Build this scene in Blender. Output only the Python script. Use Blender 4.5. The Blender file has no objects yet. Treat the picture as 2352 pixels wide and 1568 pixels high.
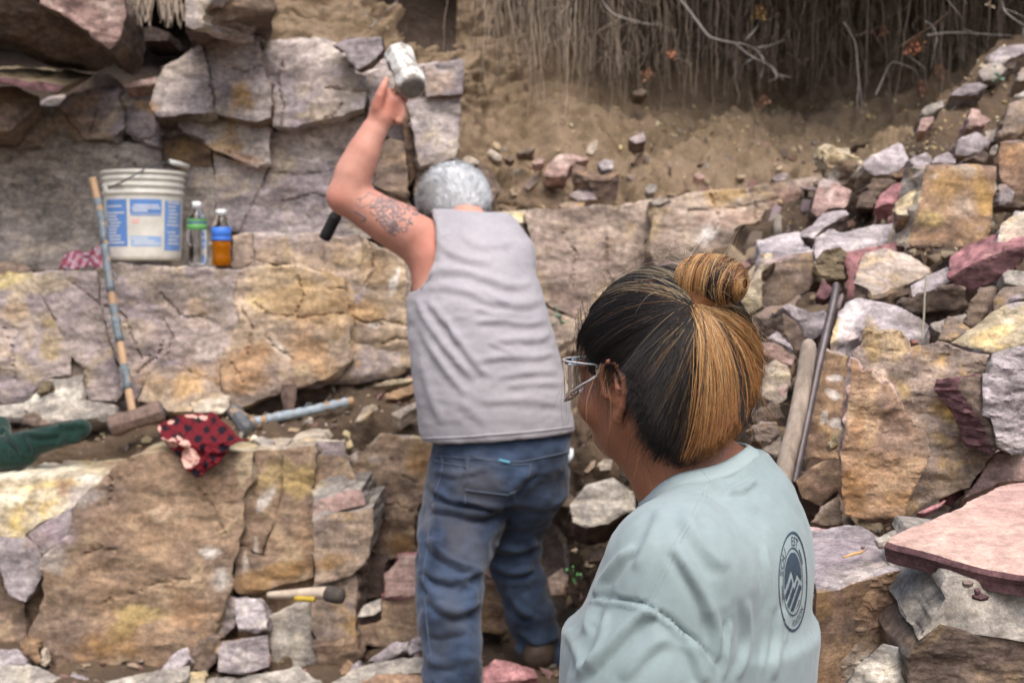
import bpy, bmesh, math, random
import numpy as np
from mathutils import Vector, Matrix
from mathutils.geometry import delaunay_2d_cdt
from mathutils.bvhtree import BVHTree

S = bpy.context.scene
COL = S.collection
RNG = random.Random(7)
R = math.radians

# ------------------------------------------------------------------ camera, sky, sun, exposure
FPX = 3267.0                      # focal length for a 2352-pixel-wide frame
PITCH = math.atan(144 / FPX)
CZ = 1.6
cam_d = bpy.data.cameras.new('camera')
cam = bpy.data.objects.new('camera', cam_d)
COL.objects.link(cam)
S.camera = cam
cam.location = (0, 0, CZ)
cam.rotation_euler = (math.pi / 2 - PITCH, 0, 0)
cam_d.sensor_width = 23.5
cam_d.lens = 23.5 * FPX / 2352
cam_d.clip_start = 0.05
cam_d.clip_end = 500
cam_d.dof.use_dof = True
cam_d.dof.focus_distance = 1.86
cam_d.dof.aperture_fstop = 4.8
cam_d.dof.aperture_blades = 7

SUN_EL, SUN_AZ = 58, 168          # overcast: one very soft sun high behind the camera
W = bpy.data.worlds.new('World')
S.world = W
W.use_nodes = True
nt = W.node_tree
bg = nt.nodes['Background']
sky = nt.nodes.new('ShaderNodeTexSky')
sky.sky_type = 'NISHITA'
sky.sun_disc = False
sky.sun_elevation = R(SUN_EL)
sky.sun_rotation = R(SUN_AZ)
sky.air_density = 1.0
sky.dust_density = 6.0
sky.ozone_density = 1.0
hs = nt.nodes.new('ShaderNodeHueSaturation')      # cloud cover greys the sky
hs.inputs['Saturation'].default_value = 0.9
nt.links.new(sky.outputs[0], hs.inputs['Color'])
nt.links.new(hs.outputs[0], bg.inputs[0])
bg.inputs[1].default_value = 0.15
sl = bpy.data.lights.new('sun', 'SUN')
sl.energy = 1.2
sl.angle = R(40)
sl.color = (1.0, 0.995, 0.99)
so = bpy.data.objects.new('sun', sl)
COL.objects.link(so)
az = R(SUN_AZ)
sdir = Vector((math.sin(az) * math.cos(R(SUN_EL)), math.cos(az) * math.cos(R(SUN_EL)), math.sin(R(SUN_EL))))
so.rotation_euler = sdir.to_track_quat('Z', 'Y').to_euler()
so.location = sdir * 20
S.view_settings.view_transform = 'Standard'
S.view_settings.look = 'None'
S.view_settings.exposure = 0.64
S.view_settings.gamma = 1.0
S.view_settings.use_curve_mapping = False
S.cycles.max_bounces = 8
S.cycles.transparent_max_bounces = 12

# ------------------------------------------------------------------ picture <-> place
SP, CP = math.sin(PITCH), math.cos(PITCH)
def ray(px, py):
    a = (px - 1176) / FPX
    b = (784 - py) / FPX
    return np.array([a, CP + b * SP, -SP + b * CP])
def P(px, py, Y):
    d = ray(px, py)
    return d * (Y / d[1]) + np.array([0, 0, CZ])
def on_plane(px, py, p0, n):
    d = ray(px, py)
    c = np.array([0, 0, CZ])
    return c + d * (np.dot(p0 - c, n) / np.dot(d, n))
def proj(p):
    p = np.asarray(p, float) - np.array([0, 0, CZ])
    f = p[..., 1] * CP - p[..., 2] * SP
    u = p[..., 1] * SP + p[..., 2] * CP
    return np.stack([1176 + FPX * p[..., 0] / f, 784 - FPX * u / f], -1)

CROPS = {'A': (0, 0, 1.68), 'B': (1300, 0, 1.68), 'C': (2696, 0, 1.68), 'D': (0, 900, 1.68), 'E': (1300, 900, 1.68),
         'F': (2696, 900, 1.68), 'G': (0, 1800, 1.68), 'H': (1300, 1800, 1.68), 'I': (2696, 1800, 1.68), 'J': (3200, 500, 2.24)}
KD = 4096 / 2352
def pts(s):
    """'A 10 20 30 40 D 5 6' -> outline points in the 2352-wide frame"""
    out, tag, buf = [], 'Z', []
    for t in s.split():
        if t.isalpha():
            tag = t
            continue
        buf.append(float(t))
        if len(buf) == 2:
            x, y = buf
            buf = []
            if tag != 'Z':
                ox, oy, k = CROPS[tag]
                x, y = (ox + x / k) / KD, (oy + y / k) / KD
            out.append((x, y))
    return out

# ------------------------------------------------------------------ noise
def _h(ix, iy, iz, seed):
    n = (ix * 374761393 + iy * 668265263 + iz * 2147483647 + seed * 144665) & 0xffffffff
    n = ((n ^ (n >> 13)) * 1274126177) & 0xffffffff
    n = n ^ (n >> 16)
    return (n & 0xffffff) / float(0xffffff) * 2 - 1
def vnoise(p, seed=0):
    p = np.asarray(p, float)
    i = np.floor(p).astype(np.int64)
    f = p - i
    f = f * f * f * (f * (f * 6 - 15) + 10)
    r = 0
    for dx in (0, 1):
        wx = f[:, 0] if dx else 1 - f[:, 0]
        for dy in (0, 1):
            wy = f[:, 1] if dy else 1 - f[:, 1]
            for dz in (0, 1):
                wz = f[:, 2] if dz else 1 - f[:, 2]
                r = r + wx * wy * wz * _h(i[:, 0] + dx, i[:, 1] + dy, i[:, 2] + dz, seed)
    return r
def fbm(p, oct=4, seed=0, gain=.5):
    p = np.asarray(p, float)
    r, a = 0, 1
    for o in range(oct):
        r = r + a * vnoise(p + o * 17.3, seed + o)
        p = p * 2.03
        a *= gain
    return r
def terrace(x, n):
    y = x * n
    fl = np.floor(y)
    fr = np.clip((y - fl - .72) / .28, 0, 1)
    return (fl + fr * fr * (3 - 2 * fr)) / n

# ------------------------------------------------------------------ objects
def lin(c):
    if isinstance(c, str):
        c = tuple(int(c[i:i + 2], 16) for i in (0, 2, 4))
    return tuple((v / 255 / 12.92) if v / 255 <= .04045 else ((v / 255 + .055) / 1.055) ** 2.4 for v in c[:3])
def tag(o, label=None, cat=None, group=None, kind=None):
    if label: o['label'] = label
    if cat: o['category'] = cat
    if group: o['group'] = group
    if kind: o['kind'] = kind
    return o
def empty(name, loc, rot=(0, 0, 0)):
    o = bpy.data.objects.new(name, None)
    o.empty_display_size = .05
    o.location = loc
    o.rotation_euler = rot
    COL.objects.link(o)
    return o
def mesh_obj(name, v, f, mats, parent=None, origin=None, smooth=False, midx=None, tint=None):
    """links ONE mesh object; v in world space, origin = where its origin sits"""
    v = np.asarray(v, float)
    og = np.asarray(origin if origin is not None else (0, 0, 0), float)
    me = bpy.data.meshes.new(name)
    me.from_pydata((v - og).tolist(), [], f if isinstance(f, list) else f.tolist())
    for m in (mats if isinstance(mats, (list, tuple)) else [mats]):
        me.materials.append(m)
    if midx is not None:
        me.polygons.foreach_set('material_index', np.asarray(midx, np.int32))
    if smooth:
        me.polygons.foreach_set('use_smooth', np.ones(len(me.polygons), bool))
    if tint is not None:
        at = me.color_attributes.new('tint', 'FLOAT_COLOR', 'POINT')
        at.data.foreach_set('color', np.asarray(tint, np.float32).ravel())
    me.update()
    o = bpy.data.objects.new(name, me)
    COL.objects.link(o)
    o.location = og
    if parent is not None:
        o.parent = parent
        o.matrix_parent_inverse = Matrix.Translation(-Vector(parent.location)) if parent.rotation_euler[:] == (0, 0, 0) else parent.matrix_basis.inverted()
    return o

class MB:
    """collects tubes, lathes and boxes into one mesh"""
    def __init__(s): s.v, s.f, s.c = [], [], []
    def add(s, v, f, col=None):
        b = sum(len(x) for x in s.v)
        v = np.asarray(v, float)
        s.v.append(v)
        s.f += [tuple(i + b for i in q) for q in f]
        s.c.append(np.tile(np.array(col if col is not None else (0, 0, 0, 0), np.float32), (len(v), 1)) if np.ndim(col) < 2 else np.asarray(col, np.float32))
    def tube(s, path, rad, n=6, col=None, cap=True, flat=1.0, up=(0, 0, 1)):
        path = np.asarray(path, float)
        m = len(path)
        rad = np.broadcast_to(np.asarray(rad, float), (m,))
        t = np.gradient(path, axis=0)
        t /= np.linalg.norm(t, axis=1)[:, None] + 1e-12
        u = np.array(up, float)
        if abs(np.dot(t[0], u)) > .95: u = np.array([1., 0, 0])
        vs = []
        for i in range(m):
            a = u - t[i] * np.dot(u, t[i])
            a /= np.linalg.norm(a) + 1e-12
            u = a
            b = np.cross(t[i], a)
            ang = np.arange(n) * 2 * math.pi / n
            vs.append(path[i] + rad[i] * (np.cos(ang)[:, None] * a * flat + np.sin(ang)[:, None] * b))
        f = []
        for i in range(m - 1):
            for k in range(n):
                k2 = (k + 1) % n
                f.append((i * n + k, i * n + k2, (i + 1) * n + k2, (i + 1) * n + k))
        if cap:
            f.append(tuple(range(n - 1, -1, -1)))
            f.append(tuple((m - 1) * n + k for k in range(n)))
        if np.ndim(col) == 2: col = np.repeat(np.asarray(col), n, axis=0)
        s.add(np.concatenate(vs), f, col)
    def lathe(s, prof, axis_p, axis_d=(0, 0, 1), n=24, col=None):
        d = Vector(axis_d).normalized()
        q = d.to_track_quat('Z', 'Y').to_matrix()
        X, Yv, Z = np.array(q.col[0]), np.array(q.col[1]), np.array(q.col[2])
        ang = np.arange(n) * 2 * math.pi / n
        vs = [np.asarray(axis_p) + Z * h + r * (np.cos(ang)[:, None] * X + np.sin(ang)[:, None] * Yv) for r, h in prof]
        f = []
        for i in range(len(prof) - 1):
            for k in range(n):
                k2 = (k + 1) % n
                f.append((i * n + k, i * n + k2, (i + 1) * n + k2, (i + 1) * n + k))
        f.append(tuple(range(n - 1, -1, -1)))
        f.append(tuple((len(prof) - 1) * n + k for k in range(n)))
        s.add(np.concatenate(vs), f, col)
    def build(s, name, mat, parent=None, origin=None, smooth=True):
        return mesh_obj(name, np.concatenate(s.v), s.f, mat, parent, origin, smooth, tint=np.concatenate(s.c))

# ------------------------------------------------------------------ materials
def mat_new(name):
    m = bpy.data.materials.new(name)
    m.use_nodes = True
    t = m.node_tree
    b = t.nodes['Principled BSDF']
    return m, t, b
def node(t, kind, **kw):
    n = t.nodes.new(kind)
    for k, v in kw.items():
        if k in n.inputs: n.inputs[k].default_value = v
        else: setattr(n, k, v)
    return n
def mixc(t, fac, a, b, mode='MIX'):
    n = t.nodes.new('ShaderNodeMix')
    n.data_type = 'RGBA'
    n.blend_type = mode
    for sock, val in ((n.inputs[0], fac), (n.inputs[6], a), (n.inputs[7], b)):
        if hasattr(val, 'links'): t.links.new(val, sock)
        elif isinstance(val, tuple): sock.default_value = (*val[:3], 1)
        else: sock.default_value = val
    return n.outputs[2]
def ramp(t, src, a, b):
    n = t.nodes.new('ShaderNodeMapRange')
    n.interpolation_type = 'SMOOTHSTEP'
    n.inputs[1].default_value = a
    n.inputs[2].default_value = b
    t.links.new(src, n.inputs[0])
    return n.outputs[0]
def coords(t, scale=(1, 1, 1), rot=(0, 0, 0), world=False):
    tc = t.nodes.new('ShaderNodeNewGeometry' if world else 'ShaderNodeTexCoord')
    mp = t.nodes.new('ShaderNodeMapping')
    mp.inputs['Scale'].default_value = scale
    mp.inputs['Rotation'].default_value = rot
    t.links.new(tc.outputs['Position' if world else 'Object'], mp.inputs['Vector'])
    return mp.outputs[0]
def noise(t, vec, scale, detail=4, rough=.55, dist=0, w=None):
    n = t.nodes.new('ShaderNodeTexNoise')
    n.noise_dimensions = '4D'
    n.inputs['Scale'].default_value = scale
    n.inputs['Detail'].default_value = detail
    n.inputs['Roughness'].default_value = rough
    n.inputs['Distortion'].default_value = dist
    t.links.new(vec, n.inputs['Vector'])
    if w is not None: t.links.new(w, n.inputs['W'])
    return n.outputs['Fac']
def obj_random(t, k=30):
    oi = t.nodes.new('ShaderNodeObjectInfo')
    m = t.nodes.new('ShaderNodeMath')
    m.operation = 'MULTIPLY'
    m.inputs[1].default_value = k
    t.links.new(oi.outputs['Random'], m.inputs[0])
    return m.outputs[0]
def bump(t, b, h, strength, dist, prev=None):
    n = t.nodes.new('ShaderNodeBump')
    n.inputs['Strength'].default_value = strength
    n.inputs['Distance'].default_value = dist
    t.links.new(h, n.inputs['Height'])
    if prev is not None: t.links.new(prev, n.inputs['Normal'])
    t.links.new(n.outputs[0], b.inputs['Normal'])
    return n.outputs[0]
def tint_nodes(t):
    a = t.nodes.new('ShaderNodeAttribute')
    a.attribute_name = 'tint'
    return a.outputs['Color'], a.outputs['Alpha']

def grey_of(c, k):
    r, g, b = (int(c[i:i + 2], 16) for i in (0, 2, 4))
    y = .3 * r + .59 * g + .11 * b
    return '%02x%02x%02x' % tuple(int(v * (1 - k) + y * k + .5) for v in (r, g, b))
def rock_mat(name, c1, c2, c3, scale=5.0, streak=.5, speck=.35, grain=.28, rough=.86, world=False, mott=.42):
    """weathered quartzite: two mixed tones, a third in patches, bedding streaks, dark mineral specks, sandy grain"""
    c1, c2, c3 = grey_of(c1, .3), grey_of(c2, .3), grey_of(c3, .3)
    m, t, b = mat_new(name)
    v = coords(t, world=world)
    w = None if world else obj_random(t)
    vs = coords(t, (1.1, 1.1, 7.0), (R(8), R(-10), 0), world)
    n1 = noise(t, v, scale, 6, .62, .6, w)
    n2 = noise(t, v, scale * 2.6, 5, .6, .9, w)
    n3 = noise(t, vs, scale * 1.2, 5, .6, .4, w)
    col = mixc(t, ramp(t, n1, .38, .62), lin(c1), lin(c2))
    col = mixc(t, ramp(t, n2, .5, .68), col, lin(c3))
    g = node(t, 'ShaderNodeMath', operation='MULTIPLY')
    t.links.new(ramp(t, n3, .52, .72), g.inputs[0])
    g.inputs[1].default_value = streak
    dk = tuple(x * .5 for x in lin(c2))
    col = mixc(t, g.outputs[0], col, dk)
    tc, ta = tint_nodes(t)
    nb = noise(t, v, 26, 5, .65, .3, w)
    ad = node(t, 'ShaderNodeMath', operation='MULTIPLY_ADD')
    t.links.new(nb, ad.inputs[0]); ad.inputs[1].default_value = 1.3; ad.inputs[2].default_value = -.65
    sm = node(t, 'ShaderNodeMath', operation='ADD', use_clamp=True)
    t.links.new(ta, sm.inputs[0]); t.links.new(ad.outputs[0], sm.inputs[1])
    mu = node(t, 'ShaderNodeMath', operation='MULTIPLY', use_clamp=True)
    t.links.new(sm.outputs[0], mu.inputs[0])
    t.links.new(ramp(t, ta, .02, .3), mu.inputs[1])
    col = mixc(t, mu.outputs[0], col, tc)
    n4 = noise(t, v, 75, 3, .7, 0, w)
    g2 = node(t, 'ShaderNodeMath', operation='MULTIPLY')
    t.links.new(ramp(t, n4, .56, .74), g2.inputs[0]); g2.inputs[1].default_value = speck
    col = mixc(t, g2.outputs[0], col, lin('4a4038'))
    n5 = ramp(t, noise(t, v, 210, 5, .8, 0, w), .3, .7)
    col = mixc(t, grain, col, n5, 'OVERLAY') if grain else col
    n6 = ramp(t, noise(t, v, 46, 6, .72, .5, w), .32, .68)
    col = mixc(t, grain * 1.1, col, n6, 'OVERLAY')
    vt = coords(t, (1.0, 1.0, 2.6), (R(6), R(-24), 0), world)
    n7 = ramp(t, noise(t, vt, 8.5, 9, .78, .9, w), .34, .66)
    col = mixc(t, mott, col, n7, 'OVERLAY')
    n8 = noise(t, vt, 15, 6, .7, 1.4, w)
    g3 = node(t, 'ShaderNodeMath', operation='MULTIPLY')
    t.links.new(ramp(t, n8, .6, .74), g3.inputs[0]); g3.inputs[1].default_value = mott * 1.2
    col = mixc(t, g3.outputs[0], col, tuple(min(1, x * 1.35 + .06) for x in lin(c1)))
    t.links.new(col, b.inputs['Base Color'])
    b.inputs['Roughness'].default_value = rough
    b.inputs['Specular IOR Level'].default_value = .3
    nn = bump(t, b, noise(t, v, 14, 5, .6, .4, w), .35, .010)
    nn = bump(t, b, n3, .22, .006, nn)
    nn = bump(t, b, noise(t, v, 60, 5, .7, .3, w), .3, .004, nn)
    bump(t, b, noise(t, v, 300, 4, .75, 0, w), .35, .0014, nn)
    return m

def soil_mat(name, c1, c2, c3):
    m, t, b = mat_new(name)
    v = coords(t)
    n1 = noise(t, v, 3, 6, .6, .3)
    n2 = noise(t, v, 30, 5, .7, .2)
    n3 = noise(t, v, 110, 3, .7)
    col = mixc(t, ramp(t, n1, .4, .62), lin(c1), lin(c2))
    col = mixc(t, ramp(t, n2, .5, .7), col, lin(c3))
    tc, ta = tint_nodes(t)
    col = mixc(t, ta, col, tc)
    col = mixc(t, .25, col, n3, 'OVERLAY')
    t.links.new(col, b.inputs['Base Color'])
    b.inputs['Roughness'].default_value = .95
    b.inputs['Specular IOR Level'].default_value = .15
    nn = bump(t, b, n2, .8, .02)
    bump(t, b, n3, .6, .006, nn)
    return m
def tint_mat(name, rough=.8, spec=.3, bumpk=0, bscale=60):
    """colour comes from each piece's own tint"""
    m, t, b = mat_new(name)
    tc, ta = tint_nodes(t)
    col = tc
    if bumpk:
        v = coords(t)
        n = noise(t, v, bscale, 4, .65)
        col = mixc(t, .35, tc, n, 'OVERLAY')
        bump(t, b, n, bumpk, .004)
    t.links.new(col, b.inputs['Base Color'])
    b.inputs['Roughness'].default_value = rough
    b.inputs['Specular IOR Level'].default_value = spec
    return m
def plain_mat(name, c, rough=.6, spec=.4, metal=0, var=.12, vscale=20, bumpk=0, bdist=.003, stretch=(1, 1, 1)):
    m, t, b = mat_new(name)
    v = coords(t, stretch)
    n = noise(t, v, vscale, 5, .65)
    col = mixc(t, ramp(t, n, .35, .65), tuple(x * (1 - var) for x in lin(c)), tuple(min(1, x * (1 + var)) for x in lin(c)))
    t.links.new(col, b.inputs['Base Color'])
    b.inputs['Roughness'].default_value = rough
    b.inputs['Specular IOR Level'].default_value = spec
    b.inputs['Metallic'].default_value = metal
    if bumpk: bump(t, b, n, bumpk, bdist)
    return m

M = {}
M['grey'] = rock_mat('rock_grey', '978a80', '857870', 'a8937c', streak=.45)
M['greytan'] = rock_mat('rock_grey_tan', 'b09c8a', '94837a', 'b59468', streak=.4)
M['purple'] = rock_mat('rock_purple_grey', '9c8988', '857475', 'ab9888', streak=.4)
M['tan'] = rock_mat('rock_tan', 'a2876e', '7c6a60', 'a57f4c', streak=.4)
M['ochre'] = rock_mat('rock_ochre', '96714e', '7b5e4d', 'a17b4a', streak=.5)
M['orange'] = rock_mat('rock_orange_brown', '98704c', '846450', 'a5825c', streak=.6)
M['brown'] = rock_mat('rock_brown', '7d6553', '67544a', '8c6f50', streak=.5)
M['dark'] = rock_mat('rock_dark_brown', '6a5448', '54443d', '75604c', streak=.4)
M['lilac'] = rock_mat('rock_lilac', 'aea1a4', '938689', 'bcb0a8', streak=.25, speck=.15)
M['lilacgrey'] = rock_mat('rock_lilac_grey', '9a8d90', '84787a', 'a79a94', streak=.3, speck=.2)
M['red'] = rock_mat('rock_red', 'a5666a', '8e5558', 'b07a76', streak=.2, speck=.15)
M['pink'] = rock_mat('pipestone_pink', 'c79b89', 'ba8b7e', 'cdab95', scale=7, streak=.12, speck=.08, grain=.2, mott=.22)
M['maroon'] = rock_mat('pipestone_maroon', '70464a', '5e3a3e', '805255', streak=.3, speck=.2)
M['pinkish'] = rock_mat('rock_pinkish', 'b08a80', '9c786e', 'b59a8c', streak=.3)
M['pale'] = rock_mat('rock_pale', 'bba991', '9c8b7b', 'c0a574', streak=.3, speck=.25)
M['yellow'] = rock_mat('rock_yellow_white', 'b4a585', '968362', 'b8954c', streak=.35, speck=.35)
M['whitegrey'] = rock_mat('rock_white_grey', 'a0968a', '80776f', 'ac9f8b', streak=.3, speck=.3)
M['wall_up'] = rock_mat('cliff_upper', 'b5a59b', '877b80', 'b39f86', scale=2.2, streak=.4, world=True)
M['wall_left'] = rock_mat('cliff_grey', 'a6998f', '837872', 'ab9a86', scale=2.2, streak=.4, world=True)
M['wall_mid'] = rock_mat('cliff_middle', 'ad998d', '87777a', 'ae9675', scale=2.4, streak=.45, world=True)
M['wall_mid2'] = rock_mat('cliff_middle_ochre', 'b09577', '8c7768', 'b09368', scale=2.4, streak=.5, world=True)
M['wall_rear'] = rock_mat('cliff_rear', 'ae9682', '8d7469', 'b29668', scale=2.2, streak=.5, world=True)
M['wall_low'] = rock_mat('cliff_lower', 'a27d58', '7f6553', 'aa8c66', scale=2.6, streak=.6, world=True)
M['soil'] = soil_mat('bank_soil', '877562', '766652', '948068')
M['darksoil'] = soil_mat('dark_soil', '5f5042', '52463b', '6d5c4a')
M['caveshade'] = soil_mat('cave_shade_soil', '443b34', '392f2a', '50463d')  # soil darkened so its colour carries the shade inside the cave
M['clod'] = soil_mat('clod_soil', '7d705c', '6c604e', '8c7e66')
M['bits'] = tint_mat('stone_bits', .88, .25, .5, 90)

# ------------------------------------------------------------------ rock builder
CRACKS = []       # open joints running across the faces: (line in the frame, depth, half width)
TINTS = []        # (cx, cy, rx, ry, angle, colour, strength): mineral stains, in the frame where they were seen
def stain(c, col, strength=.9, rx=30, ry=30, ang=0):
    TINTS.append((c[0], c[1], rx, ry, R(ang), lin(grey_of(col, .28)), strength))
def tint_of(pw, tints, seed):
    q = proj(pw)
    out = np.zeros((len(pw), 4), np.float32)
    if not tints: return out
    wob = fbm(pw * 8, 5, seed, .6) * .75
    for cx, cy, rx, ry, a, col, st in tints:
        dx, dy = q[:, 0] - cx, q[:, 1] - cy
        u = (dx * math.cos(a) + dy * math.sin(a)) / rx
        w = (-dx * math.sin(a) + dy * math.cos(a)) / ry
        d = np.sqrt(u * u + w * w) + wob
        k = np.clip((1.3 - d) / .8, 0, 1) * st
        k = k[:, None]
        na = np.maximum(out[:, 3:], k)
        wgt = k / np.maximum(k + out[:, 3:] * (1 - k), 1e-5)
        out[:, :3] = out[:, :3] * (1 - wgt) + np.array(col) * wgt
        out[:, 3:] = na
    return out
def inside(q, poly):
    x, y = q[:, 0], q[:, 1]
    c = np.zeros(len(q), bool)
    n = len(poly)
    for i in range(n):
        x1, y1 = poly[i]
        x2, y2 = poly[(i + 1) % n]
        k = ((y1 > y) != (y2 > y))
        with np.errstate(divide='ignore', invalid='ignore'):
            c ^= k & (x < (x2 - x1) * (y - y1) / (y2 - y1 + 1e-12) + x1)
    return c
def rock(name, outline, Y, mat, tilt=(0, 0.15), thick=.2, ext=None, side=None, amp=.75, facet=.34, step=6.0, seed=None,
         edge=.6, rag=1.0, parent=None, tints=None, shrink=0.0, taper=.9, normal=None):
    """a broken stone: the face seen as 'outline' lies on a tilted plane at distance Y, is fractured and chipped, and is
    carried back through its real thickness. tilt = how far the face leans (sideways, up)."""
    if isinstance(outline, str): outline = pts(outline)
    seed = seed if seed is not None else int(abs(outline[0][0] * 7 + outline[0][1] * 13 + outline[1][0])) % 9973
    rg = np.random.RandomState(seed)
    n = np.array(normal if normal is not None else (tilt[0], -1, tilt[1]), float)
    n /= np.linalg.norm(n)
    cx = sum(p[0] for p in outline) / len(outline)
    cy = sum(p[1] for p in outline) / len(outline)
    p0 = P(cx, cy, Y)
    ux = np.cross((0, 0, 1.), n)
    if np.linalg.norm(ux) < .1: ux = np.array([1., 0, 0])
    ux /= np.linalg.norm(ux)
    uy = np.cross(n, ux)
    w3 = np.array([on_plane(x, y, p0, n) for x, y in outline])
    q = np.stack([(w3 - p0) @ ux, (w3 - p0) @ uy], 1)
    area = .5 * np.sum(q[:, 0] * np.roll(q[:, 1], -1) - np.roll(q[:, 0], -1) * q[:, 1])
    if area < 0: q = q[::-1]
    area = abs(area)
    size = math.sqrt(area)
    sp = step * Y / FPX
    sp = min(max(sp, size / 60), size / 11)
    # ragged outline
    b = []
    for i in range(len(q)):
        a0, a1 = q[i], q[(i + 1) % len(q)]
        L = np.linalg.norm(a1 - a0)
        k = max(1, int(L / sp))
        nv = np.array([a1[1] - a0[1], a0[0] - a1[0]]) / (L + 1e-9)
        for j in range(k):
            b.append(a0 + (a1 - a0) * j / k)
    b = np.array(b)
    wp = p0 + b[:, :1] * ux + b[:, 1:] * uy
    tg = np.roll(b, -1, 0) - np.roll(b, 1, 0)
    tg /= np.linalg.norm(tg, axis=1)[:, None] + 1e-9
    nv = np.stack([tg[:, 1], -tg[:, 0]], 1)
    # the ragged line follows one field in space, so that neighbours in a face still fit each other
    f1, f2 = fbm(wp * 7, 4, 91, .6), fbm(wp * 7 + 31, 4, 92, .6)
    g1, g2 = fbm(wp * (.3 / sp), 2, 93), fbm(wp * (.3 / sp) + 57, 2, 94)
    jk = min(.011, .03 * size)
    b = b + np.stack([f1 * jk + g1 * sp * .28, f2 * jk + g2 * sp * .28], 1) * rag - nv * shrink
    # inside points
    lo, hi = b.min(0), b.max(0)
    gx = np.arange(lo[0], hi[0], sp)
    gy = np.arange(lo[1], hi[1], sp * .87)
    G = np.stack(np.meshgrid(gx, gy), -1)
    G[1::2, :, 0] += sp / 2
    G = G.reshape(-1, 2) + rg.uniform(-.28, .28, (G.size // 2, 2)) * sp
    G = G[inside(G, b)] if len(G) else G
    if len(G):
        d2 = np.full(len(G), 1e9)
        for k in range(0, len(b), 400):
            d2 = np.minimum(d2, ((G[:, None, :] - b[None, k:k + 400, :]) ** 2).sum(-1).min(1))
        G = G[d2 > (.55 * sp) ** 2]
    nb = len(b)
    allp = [Vector(x) for x in b] + [Vector(x) for x in G]
    ov, oe, of, iv, ie, if_ = delaunay_2d_cdt(allp, [(i, (i + 1) % nb) for i in range(nb)], [], 1, 1e-6)
    ov = np.array([tuple(x) for x in ov])
    loop = {}
    for k, src in enumerate(iv):
        for s_ in src:
            if s_ < nb: loop[s_] = k
    ring = [loop[i] for i in range(nb) if i in loop]
    # break of the face
    pw = p0 + ov[:, :1] * ux + ov[:, 1:] * uy
    h = np.zeros(len(ov))
    if facet:
        for k in range(rg.randint(4, 8)):
            th = rg.uniform(0, 2 * math.pi)
            r0 = rg.uniform(.12, .5) * size
            s = rg.uniform(.08, .45) * facet
            h = np.minimum(h, -s * np.maximum(0, ov @ np.array([math.cos(th), math.sin(th)]) - r0))
    h += fbm(pw * (1.6 / size), 3, seed + 11) * .045 * size * amp
    big = fbm(pw * np.array([1, 1, 1.9]) * (2.2 / size), 4, seed + 21)
    h += terrace(big, 3.5) * .05 * size * amp
    h += fbm(pw * np.array([.8, 1, 2.2]) * (.12 / sp), 3, seed + 31, .6) * sp * .42 * amp
    h = np.clip(h, -min(.22 * size, thick * .6), .12 * size)
    if CRACKS:
        qx = proj(pw)
        lo_, hi_ = qx.min(0), qx.max(0)
        for ln, dep, wd in CRACKS:
            if (ln.min(0) > hi_ + 5).any() or (ln.max(0) < lo_ - 5).any(): continue
            best = np.full(len(qx), 1e9)
            for i in range(len(ln) - 1):
                ab = ln[i + 1] - ln[i]
                tt = np.clip(((qx - ln[i]) @ ab) / (ab @ ab + 1e-9), 0, 1)
                best = np.minimum(best, np.hypot(*(qx - ln[i] - tt[:, None] * ab + (fbm(pw * 20, 2, 77) * 2.5)[:, None]).T))
            h = h - dep * np.exp(-(best / wd) ** 2)
    er = edge * sp * (.55 + .45 * np.abs(fbm(pw * (.2 / sp), 2, seed + 41)))
    isb = np.zeros(len(ov), bool)
    isb[ring] = True
    h = np.where(isb, np.minimum(h, h * .6) - er, h)
    front = pw + n * h[:, None]
    e = -n * thick if ext is None else np.array(ext, float)
    if ext is None and e[2] > 0: e[2] = 0
    T = np.linalg.norm(e)
    nr = int(np.clip(T / (sp * 2.2), 3, 9))
    rb = front[ring]
    cen = rb.mean(0)
    nv3 = None
    verts = [front]
    faces = [tuple(x) for x in of]
    midx = [0] * len(faces)
    prev = ring
    base = len(front)
    rc = np.roll(rb, -1, 0) - np.roll(rb, 1, 0)
    outw = np.cross(rc, e / T)
    outw /= np.linalg.norm(outw, axis=1)[:, None] + 1e-9
    if np.sum((rb - cen) * outw) < 0: outw = -outw
    for r_ in range(1, nr + 1):
        f_ = (r_ / nr) ** 1.3
        sc = 1 + (taper - 1) * f_
        pr = cen + (rb - cen) * sc + e * f_
        amt = .35 * sp * edge if r_ == 1 else 0
        lay = fbm(pr * np.array([3, 3, 14]) / max(size, .05) * .5, 3, seed + 51)
        pr = pr + outw * (amt + np.minimum(.12 * size, sp * 1.6) * lay * (1 if r_ < nr else .3))[:, None]
        verts.append(pr)
        cur = list(range(base, base + len(pr)))
        m_ = len(cur)
        for i in range(m_):
            j = (i + 1) % m_
            faces.append((prev[j], prev[i], cur[i], cur[j]))
            midx.append(1 if side else 0)
        prev = cur
        base += m_
    verts.append(np.array([verts[-1].mean(0)]))
    for i in range(len(prev)):
        faces.append((prev[(i + 1) % len(prev)], prev[i], base))
        midx.append(1 if side else 0)
    V = np.concatenate(verts)
    tn = tint_of(V, TINTS if tints is None else tints, seed)
    base_pt = np.array([V[:, 0].mean(), V[:, 1].mean(), V[:, 2].min()])
    mats = [M[mat]] + ([M[side]] if side else [])
    o = mesh_obj(name, V, faces, mats, parent, base_pt, True, midx if side else None, tn)
    o.data.set_sharp_from_angle(angle=R(30))
    return o

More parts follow.
